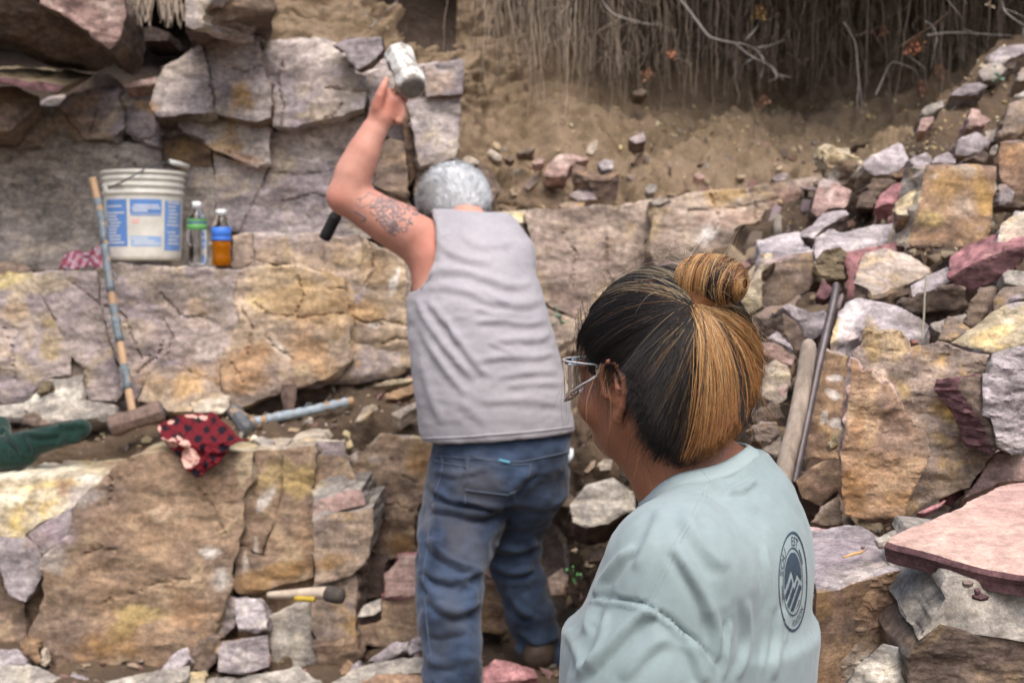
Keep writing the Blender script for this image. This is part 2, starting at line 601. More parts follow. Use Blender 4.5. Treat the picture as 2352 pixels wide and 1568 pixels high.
def sheet(name, rows, mat, nu=80, nv=60, amp=.03, freq=3.0, fine=.008, seed=3, tints=None, smooth=True, parent=None, bulge=None):
    """a ground surface through a grid of places (px, py, distance)"""
    C = np.array([[P(*c) if len(c) == 3 else np.array(c[1:]) for c in r] for r in rows])
    def res(A, k):
        m = len(A)
        t = np.linspace(0, m - 1, k)
        i = np.clip(np.floor(t).astype(int), 0, m - 2)
        f = (t - i).reshape(-1, *([1] * (A.ndim - 1)))
        p0, p1, p2, p3 = A[np.clip(i - 1, 0, m - 1)], A[i], A[i + 1], A[np.clip(i + 2, 0, m - 1)]
        return .5 * (2 * p1 + (p2 - p0) * f + (2 * p0 - 5 * p1 + 4 * p2 - p3) * f ** 2 + (3 * p1 - p0 - 3 * p2 + p3) * f ** 3)
    A = res(C, nv)
    A = res(np.swapaxes(A, 0, 1), nu)
    A = np.swapaxes(A, 0, 1)
    gu = np.gradient(A, axis=1)
    gv = np.gradient(A, axis=0)
    nn = np.cross(gu, gv)
    nn /= np.linalg.norm(nn, axis=2)[..., None] + 1e-9
    V = A.reshape(-1, 3)
    N = nn.reshape(-1, 3)
    if np.mean(N @ np.array([0, -1, .6])) < 0: N = -N
    d = fbm(V * freq, 5, seed) * amp + fbm(V * freq * 8, 3, seed + 9, .6) * fine
    V = V + N * d[:, None]
    idx = np.arange(nu * nv).reshape(nv, nu)
    F = np.stack([idx[:-1, :-1], idx[:-1, 1:], idx[1:, 1:], idx[1:, :-1]], -1).reshape(-1, 4)
    return mesh_obj(name, V, F, M[mat], parent, None, smooth, None, tint_of(V, tints or [], seed))
# ------------------------------------------------------------------ mineral stains on the faces (colour of the stone itself)
OC, OCD, WHT, DRK, YEL, PUR, GRY, SAN = 'ab8048', '8f6a40', 'd8d0c8', '4d4540', 'c2a25a', '96848a', '86796f', 'b8a08a'
def sa(s, col, rx, ry, ang=0, st=.9):
    stain(pts(s)[0], col, st, rx, ry, ang)
# upper cliff
sa('A 1620 660', OC, 36, 26, 60); sa('A 1540 860', OC, 20, 44, 20); sa('A 1480 1000', 'b08a58', 40, 16); sa('A 1470 830', '8f8474', 40, 30)
sa('A 960 710', 'a5805c', 22, 14); sa('A 1650 1070', 'ba9274', 34, 12, 10); sa('A 1220 1000', '94713e', 30, 24); sa('A 1420 1010', 'c39a72', 30, 6)
sa('A 300 900', 'a08060', 40, 60, 30, .5); sa('A 250 1300', '7e746d', 120, 60, 0, .6); sa('A 720 1010', '9a8f84', 60, 30, 0, .6); sa('A 600 800', 'a98868', 50, 60, 0, .5)
sa('A 1900 1500', '8d7f84', 120, 60, 0, .6); sa('A 2000 400', 'a5948e', 90, 60, 0, .5); sa('A 2050 780', 'b09a80', 60, 12, 0, .7)
sa('B 100 640', 'b09c86', 50, 50, 0, .5); sa('B 760 560', 'a08468', 40, 30, 0, .6); sa('B 760 720', 'a89a94', 50, 20, 0, .7)
# middle cliff
sa('D 100 370', 'b9a25e', 50, 14, -10); sa('D 300 400', '9c8a72', 60, 20); sa('D 1250 450', '75685c', 120, 30, 10, .75); sa('D 1000 350', '8d7b66', 90, 24, 0, .7)
sa('D 1350 560', '9d8064', 30, 20); sa('D 1500 480', '80756a', 30, 50, 0, .7); sa('D 800 300', '80715f', 50, 20, 0, .7)
sa('D 1700 520', 'b0935a', 40, 30); sa('D 1850 380', 'b59c7a', 60, 40, 0, .7); sa('D 2000 640', '8a7864', 60, 30, 0, .7); sa('D 2000 480', 'b08a55', 90, 60, 0, .8)
sa('D 2100 850', 'a67c52', 110, 70, -20, .85); sa('D 1700 950', 'a87c50', 70, 60, 0, .85); sa('D 1890 840', 'cdbca8', 12, 34, -40, .9); sa('D 1330 670', 'c4aa98', 24, 14)
sa('D 1250 1050', 'bb9058', 40, 40, 0, .9); sa('D 1100 800', '9e887e', 110, 50, 0, .7); sa('D 600 720', '9a8a80', 60, 60, 0, .6); sa('D 320 780', '9a8258', 24, 50)
sa('D 100 580', 'a88a6c', 24, 20); sa('D 1060 1050', '9a7a58', 40, 26, 0, .8); sa('D 350 1180', 'bdb6a4', 60, 26, 0, .9)
sa('E 80 600', 'a98350', 40, 120, 0, .7); sa('E 250 580', 'aa8250', 40, 30, 0, .9); sa('E 480 350', WHT, 12, 40, 15, .8); sa('E 370 800', '9a8060', 40, 40, 0, .6)
sa('E 330 680', WHT, 16, 8, 0, .7); sa('E 350 300', 'a07c54', 40, 30, -40, .8)
sa('E 1550 200', '9a8676', 60, 60, 0, .6); sa('F 230 60', WHT, 18, 26, 30, .8); sa('F 650 80', WHT, 9, 14, 20, .7); sa('C 430 1340', WHT, 10, 8); sa('C 300 1420', WHT, 12, 8)
sa('C 350 1310', 'b08a55', 60, 20, -8, .9); sa('C 820 1400', '80584a', 60, 60, 0, .7); sa('F 400 200', 'a07850', 50, 20, 0, .8); sa('C 450 1480', 'a5806a', 90, 20, 0, .6); sa('F 760 120', '84604e', 30, 40, 0, .7)
# lower cliff
sa('G 300 240', 'd0b06a', 70, 10, -8, .95); sa('G 620 50', 'd6ba74', 40, 12, -8, .95); sa('G 100 480', 'b99c50', 36, 46, 20, .9); sa('G 600 190', 'b5b2a8', 24, 8, 0, .8); sa('G 420 270', 'a87c5c', 20, 24, 0, .7)
sa('G 200 120', 'd3c9ae', 110, 20, -6, .9); sa('G 60 330', 'cfc4a4', 50, 24, 0, .9)
sa('G 350 560', '9a858c', 44, 40, -40, .95); sa('G 370 740', '9c9088', 36, 36, 0, .95); sa('G 250 600', '86706c', 30, 16, -20, .8); sa('G 590 320', 'a2948a', 40, 24, -10, .9)
sa('G 820 1220', '9e8348', 26, 62, 48, 1.0); sa('G 950 1100', '9e8348', 50, 20, 0, .9); sa('G 1420 690', 'b9b2a8', 30, 16, 0, .9); sa('G 1470 880', 'bab3a8', 24, 28, 30, .85); sa('G 1420 330', 'c0b8b4', 14, 10, 20, .9)
sa('G 900 80', '8c6c50', 70, 30, 0, .7); sa('G 1300 430', 'a58c70', 70, 20, 0, .6); sa('G 700 1350', '8c6233', 100, 40, -20, .8); sa('G 1300 1000', '8f6640', 60, 60, 0, .6)
sa('G 1640 160', 'b39c74', 20, 40, 0, .7); sa('G 1800 310', 'c0b6ac', 10, 26, 35, .9); sa('G 1650 720', 'bfb0a0', 8, 30, 0, .8); sa('G 1720 660', 'bfb0a0', 7, 26, 0, .8); sa('G 1850 160', '9c8150', 40, 24, -20, .9); sa('G 2020 240', 'a5864c', 40, 30, -30, .9)
sa('G 2000 800', '8e6534', 90, 18, -10, .9); sa('G 1700 880', '8e6534', 40, 20, -10, .8)
sa('H 200 30', 'b5aca6', 14, 30, 0, .8); sa('H 320 70', 'a09894', 30, 20, 0, .6); sa('H 640 60', '91683a', 30, 40, 0, .9); sa('H 530 650', '8a6236', 30, 26, -20, .9)

CRACKS += [(np.array(pts(c)), .012 if c[0] in 'GH' else .016, 2.3) for c in (
    'A 1400 560 1420 650 1425 740', 'A 0 960 200 990 420 960 640 935', 'A 860 890 940 950 1040 920', 'A 1600 480 1700 470 1770 430', 'A 1420 420 1560 460 1660 490', 'B 0 940 60 1000 130 1010 240 960',
    'B 100 860 180 800 270 745', 'B 0 590 140 610 280 620', 'B 120 700 60 780 0 790', 'A 700 1010 780 1060 900 1110 940 1140', 'A 1500 1010 1640 1060 1790 1090', 'A 1880 860 1900 700 1860 560 1900 420',
    'A 1840 1160 2000 1180 2184 1150 B 100 1130 250 1180', 'A 60 1250 300 1270 600 1220', 'A 1900 1350 2100 1300 B 60 1330 300 1300', 'A 620 640 640 760 600 880',
    'D 480 390 600 480 670 540', 'D 1080 460 1170 560 1200 600 1260 625 1370 610', 'D 840 610 870 720 950 900 1010 880', 'D 20 700 80 820 100 1040', 'D 560 960 570 1100', 'D 1100 780 1040 900 920 990',
    'D 1780 740 1850 830 1960 890', 'D 1560 930 1640 1060', 'D 690 540 760 560 830 610', 'D 1700 520 1800 600 2000 620 2300 600', 'D 1620 560 1700 700 1660 860', 'D 1100 640 1160 760 1120 900', 'D 2000 350 2040 480 1980 600',
    'E 20 430 120 420 190 470', 'E 180 620 280 660 400 640 560 680', 'E 330 680 400 660', 'E 300 120 320 300 260 420', 'E 380 800 480 760 600 780',
    'G 700 1020 900 960 1100 880 1300 860', 'G 744 140 748 260 742 380', 'G 1250 200 1400 330 1500 560', 'G 540 700 700 660 860 690',
    'H 440 60 500 160 620 220', 'H 330 400 480 360 600 420', 'C 100 1420 400 1400 700 1330', 'C 250 1300 300 1450 260 1562', 'E 1600 60 1700 200 1650 400', 'E 1900 100 1880 300 2000 500', 'C 500 1260 560 1400 540 1560')]
# ------------------------------------------------------------------ the quarry cliff: three benches of jointed blocks
def backing(name, rows, mat='brown'):
    o = sheet(name, rows, mat, 70, 56, .03, 3, .006)
    return tag(o, kind='structure')
upper = backing('upper_cliff', mat='caveshade', rows=[
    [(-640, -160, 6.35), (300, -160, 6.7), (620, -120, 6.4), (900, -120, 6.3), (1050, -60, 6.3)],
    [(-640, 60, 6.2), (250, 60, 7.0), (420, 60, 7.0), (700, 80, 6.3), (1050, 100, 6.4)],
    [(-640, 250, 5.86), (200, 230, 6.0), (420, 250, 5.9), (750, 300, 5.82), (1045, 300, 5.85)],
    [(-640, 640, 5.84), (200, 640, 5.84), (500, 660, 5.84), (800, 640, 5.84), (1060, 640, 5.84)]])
middle = backing('middle_cliff', [
    [(-640, 640, 5.75), (300, 625, 5.75), (600, 620, 5.75), (900, 560, 5.8), (1010, 545, 5.8)],
    [(-640, 800, 5.31), (300, 800, 5.3), (600, 800, 5.3), (900, 780, 5.36), (1010, 760, 5.4)],
    [(-640, 1060, 5.3), (300, 1040, 5.3), (600, 1010, 5.3), (900, 980, 5.4), (1010, 960, 5.45)]])
east = backing('rear_cliff', [
    [(1180, 480, 5.85), (1400, 475, 5.85), (1650, 450, 5.8), (1900, 420, 5.6)],
    [(1180, 620, 5.72), (1400, 620, 5.7), (1650, 600, 5.6), (1900, 560, 5.4)],
    [(1180, 820, 5.6), (1400, 800, 5.55), (1650, 760, 5.4), (1900, 700, 5.2)]])
lower = backing('lower_cliff', [
    [(-640, 1070, 5.0), (300, 1040, 5.0), (600, 1020, 5.0), (800, 1000, 5.05), (1050, 960, 5.1)],
    [(-640, 1300, 4.75), (300, 1300, 4.75), (600, 1250, 4.8), (800, 1200, 4.9), (1050, 1150, 4.95)],
    [(-640, 1640, 4.6), (300, 1640, 4.6), (600, 1640, 4.5), (800, 1640, 4.5), (1050, 1600, 4.6)]])

def block(par, s, Y, mat, **k):
    k.setdefault('thick', .3); k.setdefault('shrink', -.001); k.setdefault('facet', .07); k.setdefault('amp', .55); k.setdefault('edge', .3); k.setdefault('step', 5.5)
    k.setdefault('tilt', (RNG.uniform(-.1, .1), RNG.uniform(0, .12)))
    return rock('rock_block', s, Y, mat, parent=par, **k)
U = 5.75
# the solid beds behind the jointed faces
block(upper, 'A -1300 900 240 720 480 640 1000 590 1180 420 1380 250 2184 260 B 520 430 925 405 880 1130 700 1500 E 0 130 D 1570 90 690 300 -1300 420', U + .06, 'wall_up', tilt=(0, .05), amp=.3, facet=0, step=9)
block(middle, 'D -1300 450 0 400 400 315 1500 300 2330 330 E 560 260 600 930 D 1560 1225 560 1180 -1300 1230', 5.25, 'wall_mid', tilt=(0, .05), amp=.3, facet=0, step=9)
block(lower, 'G -1300 300 700 150 2090 20 H 140 60 300 400 300 740 200 1290 G 1800 1400 400 1490 -1300 1330', 4.58, 'wall_low', tilt=(0, .08), amp=.3, facet=0, step=9)
block(upper, 'A -1300 930 60 860 240 725 400 705 490 800 570 925 700 945 860 960 1085 1000 1085 1160 700 1180 700 1562 D 690 300 400 310 200 320 -1300 400', U, 'wall_left', tilt=(.03, .05))
block(upper, 'A 395 710 440 650 600 600 780 600 800 680 830 860 760 920 640 920 570 930 490 800', U - .05, 'wall_up', tilt=(-.1, .1), thick=.25)
block(upper, 'A 800 640 830 590 1000 570 1015 690 1050 760 1070 900 1060 990 960 955 850 890 800 760', U - .02, 'wall_up')
block(upper, 'A 1000 700 1040 590 1110 440 1240 370 1345 282 1385 390 1412 560 1425 745 1200 775 1180 785 1060 782', U - .2, 'wall_up', tilt=(.12, .14), side='dark')
block(upper, 'A 1352 275 1480 232 1740 232 1770 430 1828 600 1815 790 1740 812 1600 792 1432 748 1415 560 1392 390', U - .17, 'wall_up', tilt=(-.05, .1), side='brown')
block(upper, 'A 1390 205 1430 150 1740 120 1752 222 1480 228 1352 270', U - .1, 'wall_up', tilt=(0, .3))
block(upper, 'A 1774 272 1900 285 2110 252 2250 290 B 128 345 200 490 270 505 285 610 268 742 0 790 A 2000 850 1832 842 1838 600 1782 430', U - .12, 'wall_up', tilt=(-.04, .08))
block(upper, 'B 62 302 120 272 380 252 386 330 340 390 215 470 160 400 128 340', U - .25, 'lilacgrey', tilt=(-.1, .05), thick=.1, side='dark')
block(upper, 'B 272 500 340 480 450 420 530 520 540 640 515 740 290 744 288 620', U - .05, 'wall_up')
block(upper, 'B 665 445 900 392 935 402 925 520 918 632 682 642', U - .12, 'wall_up', tilt=(.1, .05), side='brown')
block(upper, 'B 560 690 680 648 918 640 900 830 888 1000 870 1062 640 1112 602 950', U - .1, 'wall_up', tilt=(.1, .1))
block(upper, 'B 512 705 552 700 590 900 618 1150 572 1240 555 1100 532 950', U - .02, 'ochre', tilt=(.1, 0), facet=.1)
block(upper, 'A 1192 795 1430 755 1740 832 1826 855 1815 900 1798 1100 1720 1130 1430 1002 1365 925 1230 875', U - .08, 'wall_up', tilt=(0, .1))
block(upper, 'A 1088 965 1200 915 1360 935 1400 1005 1432 1125 1250 1155 1100 1085', U + .05, 'ochre')
block(upper, 'A 1435 1020 1720 1142 1792 1115 1728 1290 1660 1420 1610 1562 D 1560 50 1440 180 A 1462 1450 1445 1250', U - .02, 'wall_up', tilt=(.02, .02))
block(upper, 'A 1092 1165 1250 1160 1426 1138 1440 1300 1455 1562 D 1440 290 1240 300 690 290 A 705 1190', U - .03, 'wall_left', tilt=(0, 0))
block(upper, 'A 1822 905 2000 858 2184 812 B 0 800 268 750 250 950 330 1240 560 1340 620 1562 E 0 130 D 2140 130 1700 80 1570 40 A 1615 1500 1722 1310 1806 1130', U, 'wall_up', tilt=(.02, .05), seed=41)
block(upper, 'B 330 1240 385 960 440 930 530 960 560 1240 540 1330', U - .1, 'brown', tilt=(.1, .1))
block(upper, 'B 620 1120 870 1070 1100 1120 1180 1300 1120 1500 700 1500 600 1300', U - .05, 'brown')
# the tumbled capstones over the cave
CAP = 5.2
block(upper, 'A 270 -60 830 -60 842 110 806 250 735 325 620 262 590 200 400 92 270 20', CAP - .1, 'pinkish', tilt=(.15, -.25), thick=.8, side='dark')
block(upper, 'A -1000 -60 160 -30 350 60 620 265 700 320 765 420 730 442 400 402 0 255 -1000 200', CAP + .15, 'dark', tilt=(.3, -1.2), thick=.4)
block(upper, 'A 1240 -80 1840 -80 1848 100 1480 140 1362 200 1300 192 1250 172', CAP, 'brown', tilt=(.2, -.3), thick=.9, side='dark')
block(upper, 'A 1240 -60 1500 -60 1370 60 1350 180 1290 190 1244 172', CAP - .06, 'wall_up', tilt=(-.3, -.1), thick=.4)
block(upper, 'A -1000 515 0 520 220 545 430 580 380 622 180 590 0 552 -1000 560', CAP + .05, 'maroon', tilt=(0, .1), thick=.5, ext=(0, .5, .11), side='clod')
block(upper, 'A -1300 610 120 592 245 640 232 722 60 862 -900 930', CAP + .2, 'brown', tilt=(.2, .1), thick=.4)
block(upper, 'A 880 242 1000 172 1140 222 1122 272 900 272', 6.2, 'dark', thick=.3)
block(upper, 'A 430 560 540 500 700 480 800 540 840 575 780 595 600 595 440 645', U + .1, 'brown', tilt=(0, .6))
block(upper, 'A 820 565 1050 515 1040 560 840 590', U - .1, 'pinkish', tilt=(0, .3), thick=.15)
block(upper, 'D -400 265 100 240 205 285 160 320 0 350 -400 350', U - .25, 'brown', tilt=(0, .5), thick=.2)

Mi = 5.2
block(middle, 'D -1300 420 0 385 200 315 215 380 290 520 370 640 440 800 470 900 460 1000 300 1035 220 1130 150 1200 -1300 1230', Mi, 'wall_mid', side='yellow', thick=.55)
block(middle, 'D 218 370 400 305 640 302 680 540 740 800 828 1130 780 1190 560 1185 560 960 462 880 385 640 300 510', Mi + .02, 'wall_mid', side='yellow', thick=.55)
block(middle, 'D 642 292 760 264 1000 272 1240 282 1556 302 1596 360 1568 500 1586 620 1568 780 1488 930 1488 1120 1210 960 1040 940 905 1180 832 1120 742 780 690 540', Mi - .03, 'wall_mid', side='yellow', thick=.55, seed=77)
block(middle, 'D 1042 948 1190 942 1300 1012 1440 1062 1500 1130 1530 1185 1400 1262 1130 1255 1050 1192 920 1190', Mi - .12, 'wall_mid2', tilt=(.1, .4), thick=.3)
block(middle, 'D 1604 322 1700 252 1900 262 2320 350 2335 600 2352 900 2200 1030 1900 1140 1560 1232 1504 1130 1496 930 1592 620 1574 500', Mi - .02, 'wall_mid2', side='pale', thick=.5, seed=5)
block(middle, 'D 1562 72 1690 62 1702 242 1640 292 1562 284', Mi + .12, 'wall_mid2', side='pale')
block(middle, 'D 1694 62 1840 72 2140 62 2352 112 2340 342 1900 256 1706 248', Mi + .1, 'wall_mid2', side='pale', seed=8)
block(middle, 'E 0 105 110 100 230 75 240 420 192 460 182 880 172 940 0 1005', Mi + .05, 'wall_mid2', side='pale')
block(middle, 'E 244 92 530 250 540 500 600 950 205 955 184 900 200 460', Mi + .05, 'wall_mid2', side='pale', seed=19)
block(middle, 'D -1300 1240 150 1205 300 1040 470 1020 556 1000 560 1185 780 1200 760 1260 500 1300 200 1290 -1300 1290', Mi - .08, 'whitegrey', tilt=(0, .7), thick=.3)
block(middle, 'E 420 230 600 100 900 300 900 900 620 960 548 500', Mi + .3, 'wall_mid2', thick=.4)

EA = 5.45
block(east, 'B 1130 1425 1380 1402 1340 1490 1190 1505', EA + .05, 'yellow', tilt=(0, 1.2), thick=.1, side='pale')
block(east, 'B 1140 1500 1350 1490 1360 1562 E 1480 420 1500 700 1300 900 1180 500', EA + .12, 'wall_rear', thick=.3)
block(east, 'B 1352 1405 1640 1400 1900 1380 2190 1350 2200 1562 E 2160 100 2240 400 2200 620 1900 700 1640 600 1480 520 1400 250', EA, 'wall_rear', tilt=(.05, .05), thick=.4, seed=3)
block(east, 'B 2200 1350 2352 1335 C 240 1280 640 1235 980 1182 960 1290 900 1400 830 1562 F 800 150 700 260 500 400 200 500 -120 500 C -150 1562', EA - .05, 'wall_rear', tilt=(.12, .1), thick=.4, seed=13)
block(east, 'E 1480 560 1680 640 1920 720 2240 640 2300 900 1900 1000 1560 900', EA - .1, 'wall_rear', thick=.3)

Lo = 4.5
block(lower, 'G -1300 260 0 205 300 172 740 132 742 380 480 392 300 482 182 562 162 600 -1300 590', Lo + .03, 'yellow', tilt=(-.1, .5), thick=.6, ext=(.05, .62, .03))
block(lower, 'G 744 130 880 50 1050 18 1400 14 1702 10 1702 200 1622 342 1592 700 1562 900 1512 1000 1432 1180 1402 1300 1272 1420 900 1500 650 1540 410 1502 302 1400 182 1250 292 950 292 700 462 560 484 400', Lo - .04, 'wall_low', tilt=(.08, .08), thick=.6, side='yellow', ext=(.02, .62, .02), seed=21, amp=.45)
block(lower, 'G 482 398 472 552 292 696 244 640 186 566 300 486', Lo - .02, 'lilacgrey', thick=.3, facet=0, edge=.2, amp=.3)
block(lower, 'G -1300 600 182 590 242 640 292 780 232 930 172 1012 60 962 -20 770 -1300 740', Lo - .03, 'lilacgrey', thick=.3, facet=0, edge=.2, amp=.3)
block(lower, 'G -1300 760 -10 790 60 968 170 1018 170 1252 130 1342 -1300 1330', Lo + .02, 'wall_low', thick=.3)
block(lower, 'G 1724 10 1900 -10 1912 70 1900 260 1860 420 1760 700 1604 650 1634 330 1706 200', Lo + .08, 'wall_low', tilt=(.2, .1), side='pale', ext=(.0, .5, .03))
block(lower, 'G 1918 -10 2112 -40 2130 0 2092 250 2112 420 2105 700 1770 760 1866 420 1906 260', Lo + .06, 'wall_low', tilt=(-.12, .1), side='pale', ext=(.0, .5, .03))
block(lower, 'G 1606 660 1760 716 2106 712 2110 850 1900 900 1600 962 1568 920', Lo + .02, 'wall_low', tilt=(.05, .2))
block(lower, 'H 142 60 270 0 400 -120 740 -60 734 0 700 250 610 400 600 690 500 702 400 750 332 700 312 380 250 268 152 200', Lo + .25, 'wall_low', tilt=(.15, .1), side='pale', seed=31)
block(lower, 'G 2116 0 H -60 -60 130 -60 140 60 150 200 60 200 -90 240', Lo + .15, 'purple', tilt=(.1, .1), side='pale')
block(lower, 'G 2092 270 H 0 216 120 206 142 262 -70 352', Lo, 'whitegrey', thick=.3, tilt=(0, .8), ext=(0, .35, .03))
block(lower, 'G 2104 385 H -80 360 140 268 240 262 270 360 0 435 -76 470', Lo - .05, 'pinkish', thick=.4, side='whitegrey', ext=(.02, .4, .03))
block(lower, 'G 2112 490 H 0 442 130 422 312 382 302 740 192 832 0 884 -70 880', Lo - .1, 'tan', thick=.4, side='whitegrey', ext=(.02, .4, .03), seed=6)
block(lower, 'H -76 890 0 888 200 842 216 900 192 1300 0 1342 -96 1200', Lo - .08, 'tan', thick=.4, seed=9)
block(lower, 'G 1810 1100 2000 1010 2092 1000 2092 1230 2180 1562 1840 1562 1830 1400 1800 1200', Lo - .05, 'whitegrey', thick=.3, tilt=(.1, .3))
block(lower, 'G 1460 1050 1535 985 1590 1000 1570 1190 1500 1250 1440 1260 1420 1190', Lo, 'purple', thick=.3)
block(lower, 'H 205 840 330 720 400 760 402 985 240 990', Lo + .1, 'dark', thick=.3)
block(lower, 'H 215 1110 400 990 600 985 640 1200 630 1290 420 1330 190 1300', Lo - .02, 'wall_low', tilt=(.05, .2), side='whitegrey', thick=.4)
block(lower, 'H -90 1330 190 1302 260 1360 200 1460 -20 1500', Lo - .15, 'wall_low', tilt=(0, -.4), thick=.3)

# ------------------------------------------------------------------ dirt bank, talus slope, pit floor
bank = sheet('dirt_bank', [
    [(560, -140, 6.3), (800, -140, 6.35), (1040, -140, 6.7), (1250, -140, 7.0), (1500, -140, 7.05), (1750, -140, 7.1), (2000, -140, 7.1), (2200, -140, 7.2), (2500, -140, 7.2)],
    [(570, -20, 6.2), (800, -20, 6.2), (1040, -20, 6.6), (1250, -20, 7.0), (1500, -20, 7.05), (1750, -20, 7.1), (2000, -20, 7.1), (2200, -20, 7.2), (2500, -30, 7.2)],
    [(575, 60, 6.1), (800, 60, 6.05), (1040, 60, 6.45), (1250, 70, 6.85), (1500, 80, 6.95), (1750, 90, 7.0), (2000, 80, 7.0), (2200, 60, 7.0), (2500, 40, 7.0)],
    [(580, 130, 6.0), (800, 130, 5.92), (1040, 160, 6.28), (1250, 180, 6.65), (1500, 190, 6.75), (1750, 200, 6.8), (2000, 190, 6.7), (2200, 120, 6.75), (2500, 80, 6.8)],
    [(570, 240, 6.1), (800, 240, 6.1), (1040, 260, 6.2), (1250, 270, 6.4), (1500, 270, 6.45), (1750, 280, 6.4), (2000, 270, 6.3), (2200, 200, 6.4), (2500, 130, 6.5)],
    [(570, 360, 6.1), (800, 360, 6.1), (1040, 360, 6.0), (1250, 360, 6.1), (1500, 360, 6.1), (1750, 355, 6.05), (2000, 340, 5.9), (2200, 260, 6.1), (2500, 190, 6.2)],
    [(570, 480, 6.1), (800, 480, 6.1), (1040, 450, 5.85), (1250, 470, 5.8), (1500, 465, 5.75), (1750, 445, 5.65), (2000, 410, 5.5), (2200, 330, 5.7), (2500, 260, 5.9)],
    [(570, 560, 6.1), (800, 560, 6.1), (1040, 540, 6.0), (1250, 520, 5.85), (1500, 510, 5.8), (1750, 490, 5.7), (2000, 460, 5.5), (2200, 400, 5.5), (2500, 330, 5.6)]],
    'soil', 230, 190, .11, 3.2, .03, 5)
tag(bank, kind='structure')
tal = sheet('talus_slope', [
    [(1180, 800, 5.5), (1400, 720, 5.4), (1620, 600, 5.2), (1830, 440, 5.1), (2030, 355, 5.0), (2180, 222, 5.4), (2352, 100, 5.8), (2720, 60, 5.6)],
    [(1200, 900, 5.1), (1420, 850, 4.9), (1640, 760, 4.6), (1840, 640, 4.4), (2040, 500, 4.4), (2190, 420, 4.6), (2352, 300, 4.9), (2720, 240, 4.7)],
    [(1260, 1050, 4.85), (1440, 1030, 4.5), (1650, 960, 4.1), (1850, 860, 3.8), (2050, 760, 3.7), (2200, 660, 3.8), (2352, 560, 3.9), (2720, 500, 3.7)],
    [(1310, 1300, 4.7), (1460, 1280, 4.25), (1650, 1230, 3.7), (1850, 1120, 3.3), (2050, 1050, 3.1), (2200, 980, 3.05), (2352, 900, 3.1), (2720, 850, 2.9)],
    [(1340, 1540, 4.35), (1470, 1530, 3.95), (1650, 1500, 3.3), (1850, 1420, 2.85), (2050, 1380, 2.7), (2200, 1320, 2.65), (2352, 1280, 2.6), (2720, 1230, 2.4)],
    [(1340, 1900, 3.4), (1450, 1900, 3.0), (1650, 1900, 2.7), (1850, 1900, 2.4), (2050, 1900, 2.2), (2200, 1900, 2.1), (2352, 1900, 2.0), (2720, 1900, 1.9)]],
    'darksoil', 150, 150, .06, 3.2, .018, 8)
tag(tal, kind='structure')
gl = []
for Y, z in ((-6, -.02), (0, 0), (1.6, 0.02), (2.6, .12), (3.4, .3), (4.0, .38), (4.6, .42), (5.2, .45)):
    gl.append([('w', x, Y, z) for x in (-9, -3, -1.5, -.5, .3, 1.2, 3, 9)])
pit = sheet('pit_floor', gl, 'darksoil', 140, 110, .05, 3.0, .012, 14)
tag(pit, kind='structure')
gp = sheet('ground', [[('w', x, y, -.12) for x in (-60, -20, 20, 60)] for y in (-60, -20, 20, 60)], 'darksoil', 60, 60, .04, .5, .01, 2)
tag(gp, kind='structure')
led = sheet('ledge_soil', [
    [(-200, 985, 5.35), (150, 965, 5.35), (400, 955, 5.3), (560, 950, 5.3), (700, 925, 5.3), (820, 868, 5.35), (960, 850, 5.4), (1080, 860, 5.4)],
    [(-200, 1005, 5.15), (150, 990, 5.1), (400, 980, 5.1), (560, 975, 5.1), (700, 955, 5.1), (820, 915, 5.15), (960, 900, 5.15), (1080, 900, 5.2)],
    [(-200, 1035, 4.9), (150, 1015, 4.9), (400, 1000, 4.92), (560, 995, 4.95), (700, 985, 4.95), (820, 960, 4.95), (960, 945, 4.95), (1080, 945, 5.0)],
    [(-200, 1095, 4.88), (150, 1075, 4.84), (400, 1050, 4.84), (560, 1045, 4.88), (700, 1050, 4.88), (820, 1030, 4.88), (960, 1020, 4.92), (1080, 1025, 4.92)]],
    'darksoil', 110, 40, .04, 5, .015, 23)
tag(led, kind='structure')
# turf lip over the bank, carrying the roots
def sod(x0=-.35, x1=4.2, z0=3.22, near=None):
    b = []
    nx, ny = 46, 16
    xs = np.linspace(x0, x1, nx)
    V = []
    for k, (dz) in enumerate((0, .35)):
        for i, x in enumerate(xs):
            t = np.clip((x + .35) / 1.6, 0, 1)
            y0 = 6.75 - 1.4 * t ** 1.3 if near is None else near
            for j in range(ny):
                y = y0 + (8.2 - y0) * j / (ny - 1)
                V.append((x, y, z0 + dz))
    V = np.array(V)
    V[:, 2] += fbm(V * 3, 4, 9) * .06
    V[:, 1] += fbm(V * np.array([2, 0, 0]) + 5, 3, 4) * .12
    F = []
    n = nx * ny
    for i in range(nx - 1):
        for j in range(ny - 1):
            a = i * ny + j
            F.append((a, a + 1, a + ny + 1, a + ny))
            F.append((n + a, n + a + ny, n + a + ny + 1, n + a + 1))
    for i in range(nx - 1):
        a = i * ny
        F.append((a, a + ny, n + a + ny, n + a))
        a = i * ny + ny - 1
        F.append((a, n + a, n + a + ny, a + ny))
    for j in range(ny - 1):
        F.append((j, n + j, n + j + 1, j + 1))
        a = (nx - 1) * ny + j
        F.append((a, a + 1, n + a + 1, n + a))
    o = mesh_obj('turf_overhang', V, F, M['darksoil'], None, None, True)
    tag(o, kind='structure')
sod()
sod(-3.3, -1.2, 2.97, 5.95)      # bank carried on over the cave out of view, added to shade the recess

